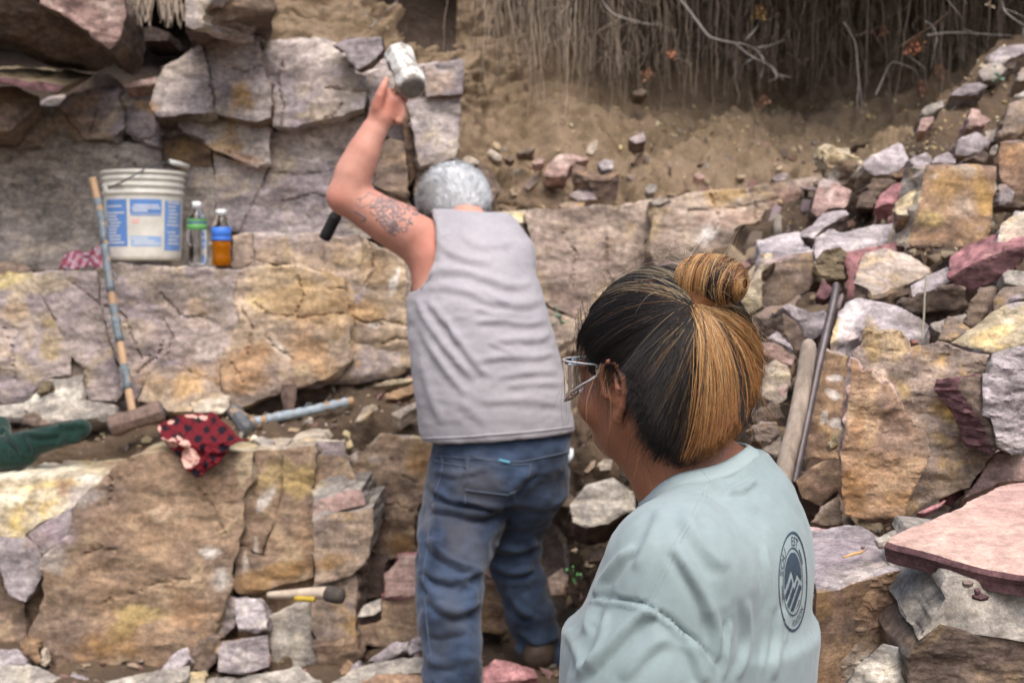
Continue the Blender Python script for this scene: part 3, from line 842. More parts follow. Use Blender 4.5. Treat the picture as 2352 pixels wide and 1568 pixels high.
# plainer rock and packed earth behind the man
block(middle, 'Z 905 545 1010 560 1130 500 1230 520 1240 900 1120 960 960 950 900 760', 5.5, 'brown', thick=.4)
block(middle, 'Z 930 930 1080 900 1280 860 1290 1120 1130 1180 980 1130', 5.2, 'dark', thick=.4, tilt=(0, .3))
block(lower, 'Z 940 1090 1060 1060 1290 1080 1300 1400 1180 1560 960 1560 930 1300', 4.85, 'dark', thick=.3, tilt=(0, .15))
# ------------------------------------------------------------------ the tumbled stones, each one by itself
def stone(name, label, s, Y, mat, group='loose stones on the talus', cat=None, **k):
    o = rock(name, s, Y, mat, **k)
    tag(o, label, cat or {'boulder': 'boulder', 'stone_slab': 'stone slab', 'stone_chip': 'stone chip'}.get(name, 'stone'), group)
    return o
TINTS_SAVE = TINTS
CRACKS = []
TINTS = []
# stains on the loose stones
sa('J 1500 400', '8d7d6c', 24, 12, 20, .8); sa('J 1200 460', WHT, 9, 3, -30, .8); sa('J 1300 560', 'a87d42', 40, 30, 0, .6); sa('J 1650 600', 'a37836', 24, 40, 0, .8); sa('J 1050 900', '6c5344', 24, 12, 0, .8)
sa('J 1450 750', '9c8672', 26, 30, 0, .7); sa('J 1200 850', 'a5884a', 30, 16, 20, .7); sa('J 1600 930', '8a7070', 16, 8, 0, .6); sa('J 1300 1000', '946844', 50, 14, 0, .6)
sa('F 1340 780', '9c7c40', 20, 42, -10, .7); sa('F 1500 800', 'c0a070', 26, 40, 0, .8); sa('F 1620 850', '9c6c40', 7, 30, 10, .8); sa('F 1530 1090', 'ad8a48', 14, 22, -30, .6); sa('F 1380 1010', 'd5b9a2', 20, 20, 40, .8)
sa('F 1250 1300', '94683c', 22, 80, 0, .8); sa('F 1400 1180', '7e665e', 20, 34, 0, .8); sa('F 1900 1250', 'a58034', 40, 30, 20, .8); sa('F 1750 1000', 'a28878', 60, 30, 0, .8); sa('F 1800 1450', '9c7632', 30, 16, 30, .8)
sa('F 1420 1420', '70584c', 24, 40, 0, .7); sa('F 1700 1500', '74665a', 70, 30, 0, .6); sa('I 1200 280', '946434', 40, 50, 0, .8); sa('I 1500 330', '8f6434', 40, 24, 0, .7); sa('I 1300 100', 'a07850', 30, 30, 0, .6)
sa('F 2200 700', 'd0b26c', 60, 16, -25, .8); sa('F 2250 640', 'c8b090', 30, 16, 0, .8); sa('F 2290 520', '9a8c98', 20, 14, -20, .8); sa('F 2150 750', 'c9a766', 40, 12, -20, .8)
sa('F 1060 1130', WHT, 14, 7, 30, .6); sa('F 1070 1030', WHT, 13, 6, 0, .6); sa('F 1010 1290', WHT, 7, 12, 20, .6); sa('F 1100 1330', WHT, 16, 9, 10, .6)
sa('F 690 1000', 'c3b28c', 24, 14, 0, .8); sa('F 730 1110', 'c29a90', 16, 10, 0, .8); sa('F 640 1080', 'b9a48a', 20, 16, 0, .7)
sa('F 1150 620', 'cfc7c4', 24, 50, 20, .7); sa('F 1090 680', 'c9a260', 6, 40, 12, .9); sa('F 1600 640', '776a66', 60, 24, 10, .8); sa('F 1170 740', 'bda6a0', 14, 14, 0, .7)
sa('I 1300 780', 'b9aaa0', 60, 26, -14, .9); sa('I 940 520', 'c79c94', 26, 5, 4, .8); sa('I 1150 700', '8d7c84', 80, 40, 0, .6); sa('I 1300 950', '85663e', 60, 30, 0, .6); sa('I 1000 1010', '9c7440', 30, 24, 0, .8)
sa('I 1220 1240', '7d6a5c', 40, 40, 0, .6); sa('I 1180 1400', '80746a', 30, 30, 0, .6); sa('I 1480 1340', '7c7b78', 40, 10, 6, .9); sa('I 1500 1400', '8b8a86', 20, 12, 0, .8); sa('I 1400 1480', 'd0c7b4', 50, 30, 0, .8)
sa('J 420 300', 'd0ba90', 40, 8, 6, .9); sa('J 540 320', 'ddd0a4', 10, 12, 0, .9); sa('J 300 450', '9d948a', 12, 30, 20, .8); sa('J 280 300', 'a88c60', 20, 24, 0, .8)
sa('J 700 300', 'b8a9ac', 40, 14, -25, .8); sa('J 270 640', 'c9b0a4', 14, 40, 0, .7); sa('J 240 520', 'bcb6b0', 20, 12, 0, .8); sa('J 190 980', 'c5b4aa', 18, 8, 0, .7)
sa('J 1880 330', 'a8764a', 40, 50, 0, .7); sa('J 1900 150', 'b09dae', 16, 5, 0, .8); sa('J 950 720', 'd2bb8a', 40, 6, -25, .9); sa('J 1020 620', 'd3bd8c', 30, 6, -30, .9); sa('J 950 750', '7c6c68', 14, 8, -20, .8)
sa('J 1900 950', 'cdb6a0', 26, 14, 0, .8); sa('F 1060 840', 'cdb6a4', 26, 5, 20, .8); sa('F 620 400', '75665c', 30, 60, 0, .3); sa('F 700 230', 'bfa0a0', 36, 7, -12, .8)

G2 = 'loose stones high on the talus'
stone('boulder', 'hollow brown boulder with a pale tan rim at the top of the heap', 'J 230 350 262 290 330 255 430 275 540 300 575 350 650 480 600 532 480 575 350 542 250 480', 4.55, 'brown', tilt=(-.1, -.35), thick=.3, side='yellow', ext=(.02, .3, .06), facet=.3, amp=1.2, group=G2)
stone('stone_block', 'lilac squared stone lying on the hollow brown boulder', 'J 560 342 600 290 890 150 922 172 980 312 960 360 850 420 680 455 620 422 590 400', 4.45, 'lilac', tilt=(.1, .3), thick=.22, side='pale', group=G2)
stone('stone_block', 'pale pinkish tan block propped below the hollow brown boulder', 'J 160 520 200 482 290 500 470 600 400 742 250 752 160 822 100 770', 4.4, 'pinkish', tilt=(-.1, .3), thick=.25, side='brown', group=G2)
stone('stone', 'dull brown stone wedged behind the red slab in shade', 'J 620 560 680 480 800 475 872 500 782 570 732 622 660 692', 4.42, 'brown', tilt=(.1, .1), thick=.2, group=G2)
stone('stone', 'brown grey broken stone in the dark gap below the hollow boulder', 'J 530 632 620 590 700 690 645 742 560 745 500 740', 4.4, 'brown', tilt=(-.3, .1), thick=.2, group=G2)
stone('stone_slab', 'dusky red slab leaning in the middle of the heap under tan chips', 'J 670 722 730 600 850 520 1000 470 1095 458 1020 512 960 562 862 642 832 692 750 702', 4.3, 'red', tilt=(-.2, .9), thick=.1, group=G2)
stone('stone', 'grey angular stone behind the big ochre block, beside the lilac one', 'J 980 312 1140 245 1192 300 1120 422 1090 442 1050 402 1000 342', 4.4, 'lilacgrey', tilt=(.2, .4), thick=.2, group=G2)
stone('stone', 'orange brown stone under the lilac squared stone', 'J 840 450 960 380 1050 400 1090 445 980 470 860 478', 4.42, 'ochre', tilt=(0, -.1), thick=.2, group=G2)
stone('stone', 'low lilac grey stone topped with dirt behind the ochre block', 'J 1180 332 1230 270 1330 235 1402 292 1390 340', 4.5, 'lilacgrey', tilt=(0, .6), thick=.2, group=G2)
stone('stone_block', 'large squared ochre block standing upright in the middle of the heap', 'J 1130 352 1400 346 1600 340 1762 378 1742 700 1722 880 1692 1020 1540 1090 1160 1072 968 1085 1010 900 1062 700', 3.62, 'ochre', tilt=(.05, .22), thick=.3, side='pale', ext=(-.01, .2, .004), facet=.1, amp=.6, group='big upright blocks on the talus', cat='stone block', seed=12)
stone('stone_block', 'tan brown slab standing at the picture edge behind the ochre block', 'J 1800 150 1920 140 2080 172 2100 540 2007 562 1930 602 1800 520 1782 330', 3.9, 'orange', tilt=(-.15, .25), thick=.2, side='brown', facet=.1, group='big upright blocks on the talus', cat='stone block')
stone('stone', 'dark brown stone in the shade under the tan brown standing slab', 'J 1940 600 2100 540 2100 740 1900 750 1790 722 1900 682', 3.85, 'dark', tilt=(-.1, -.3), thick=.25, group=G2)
stone('stone', 'grey stone leaning on the edge of the ochre block', 'J 1788 530 1850 535 1932 600 1900 682 1788 722', 3.75, 'lilacgrey', tilt=(.2, .1), thick=.15, group=G2)
stone('stone', 'two toned lilac and tan stone on the dirt above the ochre block', 'J 1400 202 1420 130 1590 50 1622 60 1640 110 1692 110 1702 160 1622 232 1500 262 1400 250', 4.5, 'lilacgrey', tilt=(.1, .4), thick=.2, side='tan', group=G2)
stone('stone', 'small grey stone tucked against the tan brown standing slab', 'J 1712 200 1792 160 1792 272 1700 262', 4.2, 'whitegrey', tilt=(-.2, .2), thick=.12, group=G2)
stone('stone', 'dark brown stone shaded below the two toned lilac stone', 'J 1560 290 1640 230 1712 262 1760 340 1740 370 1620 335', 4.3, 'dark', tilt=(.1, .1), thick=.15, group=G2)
stone('stone_chip', 'tan stone with wavy yellow bands beside the ochre block', 'J 850 702 960 610 1082 535 1078 640 1040 760 1000 800 940 805 870 792', 3.68, 'yellow', tilt=(-.2, .6), thick=.1, side='tan', facet=.2, amp=1.3, group=G2)
stone('stone_slab', 'long lilac slab with flat top lying under the ochre block', 'J 120 985 240 900 360 945 960 822 985 860 950 1000 700 1040 440 1118 330 1190 152 1215 118 1100', 3.85, 'lilac', tilt=(-.05, 1.4), thick=.12, side='lilacgrey', group='slabs in the middle of the talus')
stone('stone_slab', 'lilac slab scattered with tan chips beside the red rear cliff', 'J -10 925 110 882 200 780 410 742 440 775 300 860 240 900 120 985 0 975', 4.05, 'lilac', tilt=(-.1, 1.2), thick=.12, side='dark', group='slabs in the middle of the talus')
stone('stone_slab', 'red slab with a torn pink edge under the grey tan plate', 'J 400 1162 440 1122 700 1072 922 1022 908 1142 760 1200 620 1300 600 1420 652 1562 520 1560 430 1532 420 1432 442 1352 398 1250', 3.68, 'red', tilt=(-.1, .5), thick=.12, side='pinkish', group='slabs in the middle of the talus')
stone('stone_slab', 'grey tan flat plate resting on the torn red slab', 'J 470 1382 590 1132 760 1092 1000 1162 1156 1282 1150 1312 960 1402 640 1512 590 1442', 3.5, 'greytan', tilt=(.1, 1.1), thick=.1, side='brown', ext=(0, .03, -.09), group='slabs in the middle of the talus', facet=.1, amp=.6)
stone('stone', 'rounded clod of brown earth between the lilac slab and red slab', 'J 150 1222 240 1112 370 1092 432 1142 400 1202 412 1382 200 1392 156 1302', 3.66, 'clod', tilt=(0, .2), thick=.2, facet=.6, amp=1.6, group=G2, cat='earth clod')
stone('stone_slab', 'long grey slab running up to the ochre block foot', 'J 990 1422 1250 1292 1460 1182 1702 1172 1560 1242 1360 1392 1150 1482 1010 1552', 3.35, 'lilacgrey', tilt=(-.25, 1.0), thick=.14, side='dark', ext=(.02, .06, -.14), group='slabs in the middle of the talus')
stone('stone_slab', 'purple slab in shade right under the ochre block', 'J 1400 1172 1780 1012 1770 1102 1702 1172 1470 1202', 3.42, 'pinkish', tilt=(-.1, .8), thick=.12, side='dark', group='slabs in the middle of the talus')
stone('stone_slab', 'dark red slab with a sharp lit edge at the heap side', 'J 1345 1382 1540 1252 1780 1152 2080 1070 2080 1150 1880 1332 1702 1442 1540 1502 1400 1442', 3.25, 'maroon', tilt=(-.1, -.3), thick=.14, side='red', ext=(.03, .12, .05), group='slabs in the middle of the talus')
stone('stone', 'pale tan stone with lilac cap at the picture edge', 'J 1790 962 1830 870 1900 830 2080 740 2090 1060 1870 1082 1790 1102 1768 1072', 3.3, 'pale', tilt=(-.15, .4), thick=.22, side='lilac', group=G2)
stone('stone', 'pale tan knob of stone above the yellow boulder', 'F 2206 332 2240 300 2420 310 2420 392 2290 402 2220 382', 2.95, 'whitegrey', tilt=(-.1, .4), thick=.16, group=G2)
stone('stone_block', 'dark brown upright stone filling the gap beside the yellow boulder', 'F 1960 652 1990 502 2060 432 2172 430 2132 532 2062 652 1992 690', 3.0, 'brown', tilt=(-.3, .1), thick=.2, group=G2)
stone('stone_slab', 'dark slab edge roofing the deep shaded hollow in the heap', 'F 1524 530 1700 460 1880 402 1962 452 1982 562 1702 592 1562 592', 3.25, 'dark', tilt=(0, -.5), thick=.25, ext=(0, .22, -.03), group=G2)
stone('stone', 'grey stone at the back of the deep shaded hollow', 'F 1720 662 1982 582 1962 662 1802 722 1740 692', 3.25, 'grey', tilt=(0, .6), thick=.15, group=G2)
stone('stone_chip', 'small tan pointed stone standing beside the yellow boulder', 'F 1780 762 1842 605 1882 612 1992 692 1902 752 1862 775', 2.85, 'tan', tilt=(-.2, .3), thick=.12, group=G2)
stone('boulder', 'pale yellow boulder with lilac crest behind the big tan slab', 'F 1872 772 2062 642 2132 562 2262 502 2440 470 2440 820 2352 802 2152 852 2102 852', 2.75, 'yellow', tilt=(-.2, .7), thick=.25, side='lilac', group='big upright blocks on the talus')
stone('stone', 'grey tan stone just over the yellow boulder crest', 'F 2132 492 2222 402 2292 402 2440 380 2440 472 2242 512 2152 562', 2.9, 'tan', tilt=(-.2, .5), thick=.2, group=G2)
stone('boulder', 'grey knobbly boulder on the right edge, beside the big tan slab', 'F 2130 872 2252 842 2420 800 2430 1562 2292 1532 2182 1492 2122 1302 2066 1280 2070 1010 2110 1000', 2.4, 'lilacgrey', tilt=(-.25, .1), thick=.3, facet=.6, amp=1.3, side='whitegrey', group='big upright blocks on the talus', step=5)
stone('stone_slab', 'dark red brown splinter leaning between the big tan slab and grey boulder', 'F 1922 1022 2082 1010 2062 1152 2112 1302 2182 1492 2142 1542 2052 1302 1962 1182 1905 1102', 2.42, 'dark', tilt=(-.4, .1), thick=.06, side='maroon', tints=[], ext=(-.03, .05, 0), group='big upright blocks on the talus')
big = stone('stone_block', 'big tan slab with a notched top standing on the lilac boulder', 'F 1190 882 1250 832 1285 665 1350 690 1420 692 1550 700 1592 760 1600 802 1792 770 1962 832 2112 852 2112 1002 2000 1030 1990 1180 2060 1300 2152 1540 I 2100 110 1992 242 1832 322 1560 452 1302 500 1142 462 1118 0 F 1130 1562 1170 1052', 2.5, 'tan', tilt=(.06, .12), thick=.14, side='pinkish', ext=(.02, .13, .0), facet=.14, amp=.75, edge=.8, group='big upright blocks on the talus', cat='stone block', step=4.2, seed=15)
rock('broken_layer', 'F 1130 1562 1172 1052 1192 886 1240 908 1262 974 1345 962 1392 1072 1436 1042 1538 1186 1600 1300 1692 1420 1722 1562 I 1552 448 1302 494 1146 456 1124 0', 2.452, 'orange', tilt=(.06, .12), thick=.035, side='pinkish', ext=(.004, .04, .006), facet=.1, amp=.7, edge=.7, step=4.2, seed=44, parent=big)
stone('stone_block', 'tan slab with white spots standing behind the wooden post and iron bar', 'F 900 1562 905 1300 960 1000 985 802 1042 842 1172 892 1166 1022 1132 1302 1120 1562 I 1118 60 880 60', 3.0, 'ochre', tilt=(.1, .15), thick=.12, side='pinkish', facet=.1, amp=.5, group='big upright blocks on the talus', cat='stone block')
stone('stone_block', 'grey brown block with a pink dusted top beside the hair bun', 'F 585 302 600 265 800 190 930 172 962 352 902 452 742 542 580 562', 3.7, 'brown', tilt=(-.05, .12), thick=.3, side='lilac', ext=(.03, .3, .07), group=G2, facet=.1, amp=.5)
stone('stone_chip', 'pale tan pointed splinter standing behind the hair bun', 'F 450 502 560 302 622 175 662 190 682 242 592 312 590 542 500 592', 3.6, 'yellow', tilt=(-.2, .2), thick=.1, side='ochre', group=G2)
stone('boulder', 'big lilac boulder with white broken corner behind the iron bar', 'F 1100 572 1152 500 1212 482 1530 542 1722 652 1702 722 1582 762 1292 692 1240 702 1110 772 1060 782', 3.15, 'lilac', tilt=(-.05, .9), thick=.2, side='lilacgrey', ext=(.02, .05, -.16), group='big upright blocks on the talus')
stone('stone', 'grey rough stone left of the iron bar tip', 'F 730 542 782 525 862 560 922 602 1012 572 1032 622 1002 722 922 772 882 742 832 652', 3.45, 'lilacgrey', tilt=(.1, .3), thick=.16, amp=1.3, group=G2)
stone('stone', 'dark purple brown stone tilted under the grey rough stone', 'F 730 592 832 652 882 752 892 802 832 862 792 832 740 702', 3.4, 'dark', tilt=(.3, .1), thick=.14, group=G2)
stone('stone_chip', 'small lilac stone beside the ponytail', 'F 630 752 690 715 762 762 802 832 722 792', 3.4, 'lilac', tilt=(0, .6), thick=.08, group=G2)
stone('stone', 'purple brown stone in shade beside the ponytail', 'F 590 790 720 800 822 862 802 952 640 882 590 870', 3.4, 'pinkish', tilt=(.1, .1), thick=.14, group=G2)
stone('stone', 'tan stone mottled white and pink, between ponytail and wooden post', 'F 610 962 682 902 762 942 792 1022 762 1162 692 1202 600 1152', 3.3, 'pale', tilt=(.1, .2), thick=.16, group=G2)
stone('stone', 'dark brown stone below the mottled tan stone', 'F 500 1262 702 1202 742 1292 562 1342', 3.25, 'dark', tilt=(0, .1), thick=.15, group=G2)
stone('stone', 'ribbed tan stone just above the shirt collar', 'F 530 1362 600 1322 692 1332 712 1402 652 1472 560 1452', 3.15, 'tan', tilt=(0, .2), thick=.12, amp=1.4, group=G2)
stone('stone', 'pinkish stone half hidden by the wooden post foot', 'F 620 1480 720 1400 740 1562 I 700 40 600 0', 3.15, 'pale', tilt=(0, .3), thick=.14, group=G2)
stone('stone_chip', 'pale wedge of stone leaning on the big tan slab', 'F 1040 1472 1132 1342 1122 1462 1060 1502', 2.7, 'yellow', tilt=(-.1, .3), thick=.06, group=G2)
stone('stone_chip', 'tiny red chip on the top edge of the big tan slab', 'F 1590 762 1640 770 1640 785 1605 792', 2.52, 'red', tilt=(0, .8), thick=.02, group=G2)
stone('stone', 'red brown stone in the dark gap near the iron bar tip', 'F 950 480 1000 370 1040 400 1080 440 1010 500', 3.5, 'maroon', tilt=(-.2, .2), thick=.1, group=G2)
stone('stone', 'brown pebble on dirt below the grey brown block', 'F 660 580 700 552 732 570 720 602 680 610', 3.55, 'tan', tilt=(0, .5), thick=.06, group=G2)
stone('boulder', 'rounded orange brown boulder between the shirt and the big tan slab', 'I 818 202 912 110 1002 70 1116 60 1122 262 1062 302 982 372 860 312', 2.7, 'orange', tilt=(-.15, .35), thick=.25, facet=.6, group='stones near the shirt back', side='dark')
stone('stone', 'pale tan stone under the big tan slab beside the shirt', 'I 930 482 1002 372 1112 305 1136 482 1100 505 1000 502', 2.55, 'tan', tilt=(-.2, .3), thick=.14, group='stones near the shirt back')
stone('boulder', 'large boulder with a flat lilac top and rough brown front', 'I 860 720 880 495 1000 505 1130 492 1240 500 1420 602 1560 680 1642 772 1302 872 1140 912 950 945', 2.2, 'lilacgrey', normal=(-.08, -.12, 1), thick=.5, side='orange', ext=(.0, .06, -.42), facet=.05, amp=.35, group='stones near the shirt back', step=4.5, taper=.96, seed=28)
stone('boulder', 'rough brown boulder front below the pink slab', 'I 940 960 1140 925 1440 832 1630 780 1822 822 1792 932 1822 972 1762 1122 1642 1262 1582 1322 1402 1312 1252 1432 1182 1662 870 1662 880 1302', 2.07, 'orange', tilt=(-.1, .05), thick=.3, facet=.2, amp=1.0, group='stones near the shirt back', step=4.5, side='lilacgrey')
stone('boulder', 'white and grey mottled boulder in the bottom corner', 'I 1100 1700 1170 1562 1242 1442 1402 1306 1582 1342 1560 1440 1590 1700', 1.9, 'whitegrey', tilt=(-.1, .5), thick=.3, group='stones near the shirt back', step=4.5)
stone('boulder', 'whitish grey slanted boulder carrying the pink slab', 'I 1790 932 1832 852 2012 862 2460 945 2460 1310 2352 1282 2002 1242 1790 1200 1742 1212 1640 1282 1822 1002', 1.86, 'whitegrey', tilt=(-.02, .35), thick=.3, ext=(.02, .34, .03), facet=.05, amp=.25, edge=.6, rag=.6, side='whitegrey', group='stones near the shirt back', step=4.5)
stone('boulder', 'dark brown overhung boulder in the lower corner of the heap', 'I 1560 1402 1642 1276 1782 1196 2002 1242 2460 1312 2460 1700 1592 1700', 1.862, 'brown', tilt=(-.05, -.25), thick=.4, facet=.15, amp=.6, group='stones near the shirt back', step=4.5)
stone('stone_slab', 'pale pink flat slab with a dark red broken edge', 'I 1422 612 1460 572 1832 392 1962 312 2152 232 2242 206 2500 180 2500 872 2352 832 2102 782 1702 692', 2.02, 'pink', normal=(-.06, -.14, 1), thick=.032, ext=(.0, .005, -.029), side='maroon', facet=.03, amp=.18, edge=.45, group='big upright blocks on the talus', cat='stone slab', step=4.2, taper=.99)
stone('stone_slab', 'maroon slab standing on edge behind the pink slab', 'I 1785 162 1832 150 2062 140 2132 60 2042 192 1972 292 1872 372 1842 262', 2.55, 'maroon', tilt=(.2, .2), thick=.05, side='red', facet=.1, group='stones near the shirt back')
stone('boulder', 'grey tan smooth boulder leaning over the pink slab', 'I 1960 312 2052 182 2152 20 2202 0 2440 70 2440 190 2222 212', 2.5, 'pinkish', tilt=(-.1, .5), thick=.25, group='stones near the shirt back')
stone('stone_chip', 'thin grey chip lying against the pink slab corner', 'I 1348 592 1442 542 1562 510 1482 572 1422 605 1370 612', 2.15, 'whitegrey', normal=(0, -.1, 1), thick=.012, facet=0, amp=.2, group='stones near the shirt back')
stone('stone_chip', 'dark lilac chip on the front rim of the lilac topped boulder', 'I 965 892 1040 868 1142 880 1130 900 1050 905 1010 915', 2.07, 'lilacgrey', normal=(0, -.2, 1), thick=.012, facet=0, amp=.3, group='stones near the shirt back')
stone('stone_chip', 'red triangular chip wedged under the big tan slab', 'I 1640 415 1830 330 1800 372 1690 420', 2.45, 'red', tilt=(0, .6), thick=.03, group='stones near the shirt back')
stone('stone_chip', 'small maroon flake on the whitish boulder under the pink slab', 'I 2000 970 2050 945 2120 980 2060 990', 1.82, 'maroon', normal=(0, -.2, 1), thick=.005, facet=0, amp=.2, group='stones near the shirt back')
stone('stone_chip', 'tiny maroon crumb beside the flake below the pink slab', 'I 2018 930 2045 920 2060 938 2035 948', 1.82, 'maroon', normal=(0, -.3, 1), thick=.005, facet=0, amp=.2, group='stones near the shirt back')
stone('stone_chip', 'round tan pebble at the edge of the pink slab shadow', 'I 1935 872 1970 862 2020 885 1985 900 1950 895', 1.83, 'tan', normal=(0, -.4, 1), thick=.006, facet=.2, amp=.3, group='stones near the shirt back')
stone('stone_chip', 'tiny tan pebble on the lilac boulder top above the straw', 'I 1257 640 1270 634 1283 640 1272 650', 2.2, 'tan', normal=(0, -.5, 1), thick=.01, facet=0, amp=.2, group='stones near the shirt back')

# upper dirt slope of the talus
G3 = 'stones on the upper dirt slope'
stone('stone_slab', 'blue grey flat slab at the top of the slope under the twigs', 'C 2110 360 2200 305 2300 285 2420 290 2420 350 2330 350 2260 385 2190 432 2150 430', 5.4, 'lilacgrey', tilt=(-.1, .8), thick=.15, side='grey', group=G3)
stone('stone', 'dark grey stone in the soil under the blue grey slab', 'C 2050 490 2090 430 2200 420 2240 460 2180 520 2080 545', 5.35, 'grey', tilt=(-.2, .3), thick=.2, group=G3)
stone('stone', 'long grey stone half buried in the dirt slope', 'C 1860 625 1960 560 2060 548 2112 572 2040 612 1920 632', 5.2, 'lilacgrey', tilt=(0, .5), thick=.15, group=G3)
stone('stone', 'pale grey oblong stone on the lower dirt slope edge', 'C 1668 752 1690 712 1810 668 1812 712 1740 760 1690 772', 5.0, 'whitegrey', tilt=(0, .4), thick=.14, group=G3)
stone('stone', 'tan stone standing on the dirt at the picture edge', 'C 2230 780 2260 690 2352 655 2420 670 2420 820 2300 900 2200 900', 4.5, 'tan', tilt=(-.1, .3), thick=.2, group=G3)
stone('stone', 'pinkish brown stone in the dirt slope edge', 'C 1640 880 1660 790 1740 782 1742 810 1690 880', 4.8, 'pinkish', tilt=(-.2, .2), thick=.14, group=G3)
stone('stone', 'dusky brown stone in the middle of the dirt slope', 'C 1980 790 2000 725 2060 735 2065 770 2140 800 2060 850 1990 840', 4.8, 'pinkish', tilt=(0, .4), thick=.14, group=G3)
stone('stone', 'grey stone at the slope edge near the picture border', 'C 2300 530 2330 460 2420 430 2420 540 2320 545', 5.0, 'grey', tilt=(-.1, .3), thick=.15, group=G3)
stone('stone_slab', 'thin grey slab end on the dirt slope at the border', 'C 2280 650 2352 612 2420 605 2420 655', 4.8, 'whitegrey', tilt=(0, .6), thick=.08, group=G3)
stone('stone', 'dark stone sunk in the dirt above the two toned lilac stone', 'C 2090 880 2200 860 2230 920 2120 960', 4.6, 'grey', tilt=(0, .5), thick=.12, group=G3)

# pit between the two people
G4 = 'stones in the pit'
stone('boulder', 'white weathered boulder on dark soil behind the shirt front', 'H 1650 352 1752 232 1932 188 2082 300 2094 402 2002 432 1902 492 1762 522 1662 482', 4.0, 'whitegrey', tilt=(-.05, .4), thick=.3, facet=.5, group=G4, side='dark')
stone('stone', 'small tan stone above the white boulder', 'H 1742 140 1790 75 1822 62 1810 110 1762 152', 4.3, 'tan', tilt=(0, .3), thick=.08, group=G4)
stone('stone', 'pale pinkish stone above the white boulder, near the chin', 'H 1832 92 1880 55 1930 62 1922 130 1850 135', 4.3, 'pale', tilt=(0, .3), thick=.08, group=G4)
stone('stone', 'tan white stone under the jaw of the woman', 'H 1990 100 2080 30 2140 0 2150 130 2040 160', 4.0, 'pale', tilt=(0, .4), thick=.15, group=G4)
stone('stone', 'flat reddish brown stone beside the white boulder', 'H 1550 330 1600 260 1660 300 1700 340 1640 380 1560 370', 4.3, 'brown', tilt=(0, .5), thick=.1, group=G4)
stone('stone', 'brown stone in the soil below the white boulder', 'H 1770 690 1860 640 1900 690 1850 740 1780 745', 4.1, 'brown', tilt=(0, .3), thick=.12, group=G4)
stone('stone', 'dull brown stone low beside the small plant', 'H 1500 860 1600 790 1640 860 1600 960 1520 980', 4.0, 'brown', tilt=(0, .2), thick=.15, group=G4)
stone('stone_slab', 'pink pipestone slab behind the man, left of his leg', 'H 402 832 500 752 500 702 640 700 640 990 402 990', 4.5, 'pinkish', tilt=(.1, .2), thick=.15, side='red', group=G4)
stone('stone_slab', 'pinkish red slab seen between the legs of the man', 'H 1060 730 1130 730 1150 850 1060 862', 4.6, 'pinkish', tilt=(0, .2), thick=.15, side='red', group=G4)
stone('stone', 'yellow brown block seen between the legs of the man', 'H 1030 872 1160 850 1230 1100 1240 1210 1180 1230 1030 1220', 4.5, 'ochre', tilt=(0, .2), thick=.3, group=G4)
stone('stone_slab', 'red slab on the pit floor between the shoes', 'H 1050 1480 1130 1400 1250 1410 1400 1460 1430 1520 1250 1540 1060 1562', 4.0, 'red', tilt=(0, 1.0), thick=.08, group=G4)
stone('stone_slab', 'grey lilac slab leaning at the foot of the step, beside the jeans', 'H 290 1410 440 1300 560 1282 560 1330 480 1370 380 1430', 4.2, 'lilacgrey', tilt=(0, .7), thick=.08, group=G4)
stone('stone', 'lilac pointed stone touching the jeans near the floor', 'H 560 1330 590 1270 640 1230 660 1340 570 1372', 4.15, 'lilac', tilt=(0, .3), thick=.1, group=G4)
stone('stone_slab', 'broad pale slab with orange edge at the foot of the jeans', 'H 0 1562 180 1450 420 1400 660 1370 690 1480 400 1500 200 1562', 4.05, 'whitegrey', tilt=(0, 1.3), thick=.08, side='orange', group=G4)
stone('stone_slab', 'red brown slab at the very bottom beside the jeans', 'H 150 1640 260 1530 450 1500 690 1520 700 1660', 3.95, 'orange', tilt=(0, .8), thick=.1, group=G4)
stone('stone_slab', 'thin grey slab on the ochre step beside the jeans', 'H 215 1110 260 1040 370 990 376 1070 330 1100 240 1116', 4.25, 'whitegrey', tilt=(0, .8), thick=.06, side='dark', group=G4)
stone('stone', 'little ochre stone in the corner below the step', 'H 100 1480 150 1410 185 1440 150 1500 110 1510', 4.15, 'ochre', tilt=(0, .3), thick=.08, group=G4)
stone('stone', 'lilac grey block low beside the pale step', 'G 2330 1562 2340 1480 H 180 1440 240 1425 250 1500 160 1562', 4.15, 'lilacgrey', tilt=(0, .3), thick=.1, group=G4)
G5 = 'stones at the foot of the lower cliff'
stone('boulder', 'lilac topped stone with an ochre side below the chisel', 'G 1460 1340 1500 1280 1800 1235 1822 1442 1640 1502 1470 1482', 4.3, 'lilacgrey', tilt=(.15, .3), thick=.2, side='ochre', group=G5)
stone('stone', 'lilac stone with a sharp peak under the chisel', 'G 1570 1010 1640 985 1720 1000 1790 1100 1790 1200 1600 1212 1580 1150', 4.35, 'lilac', tilt=(0, .3), thick=.2, group=G5)
stone('boulder', 'pale dusty boulder in the bottom left corner', 'G -150 1480 0 1440 200 1430 330 1470 420 1562 420 1640 -150 1640', 4.15, 'whitegrey', tilt=(0, .9), thick=.2, group=G5)
stone('stone', 'lilac stone in the corner under the brown cliff block', 'G -150 1350 0 1330 130 1350 180 1430 20 1450 -150 1490', 4.25, 'lilacgrey', tilt=(0, .7), thick=.15, group=G5)
stone('stone', 'purple grey stone at the foot of the big orange block', 'G 420 1562 480 1500 560 1510 620 1600 430 1640', 4.15, 'lilacgrey', tilt=(0, .5), thick=.12, group=G5)
stone('stone', 'tall lilac fragment leaning at the corner of the orange block', 'G 1050 1562 1080 1470 1180 1350 1250 1335 1270 1400 1200 1480 1150 1562', 4.2, 'lilac', tilt=(0, .5), thick=.1, group=G5)
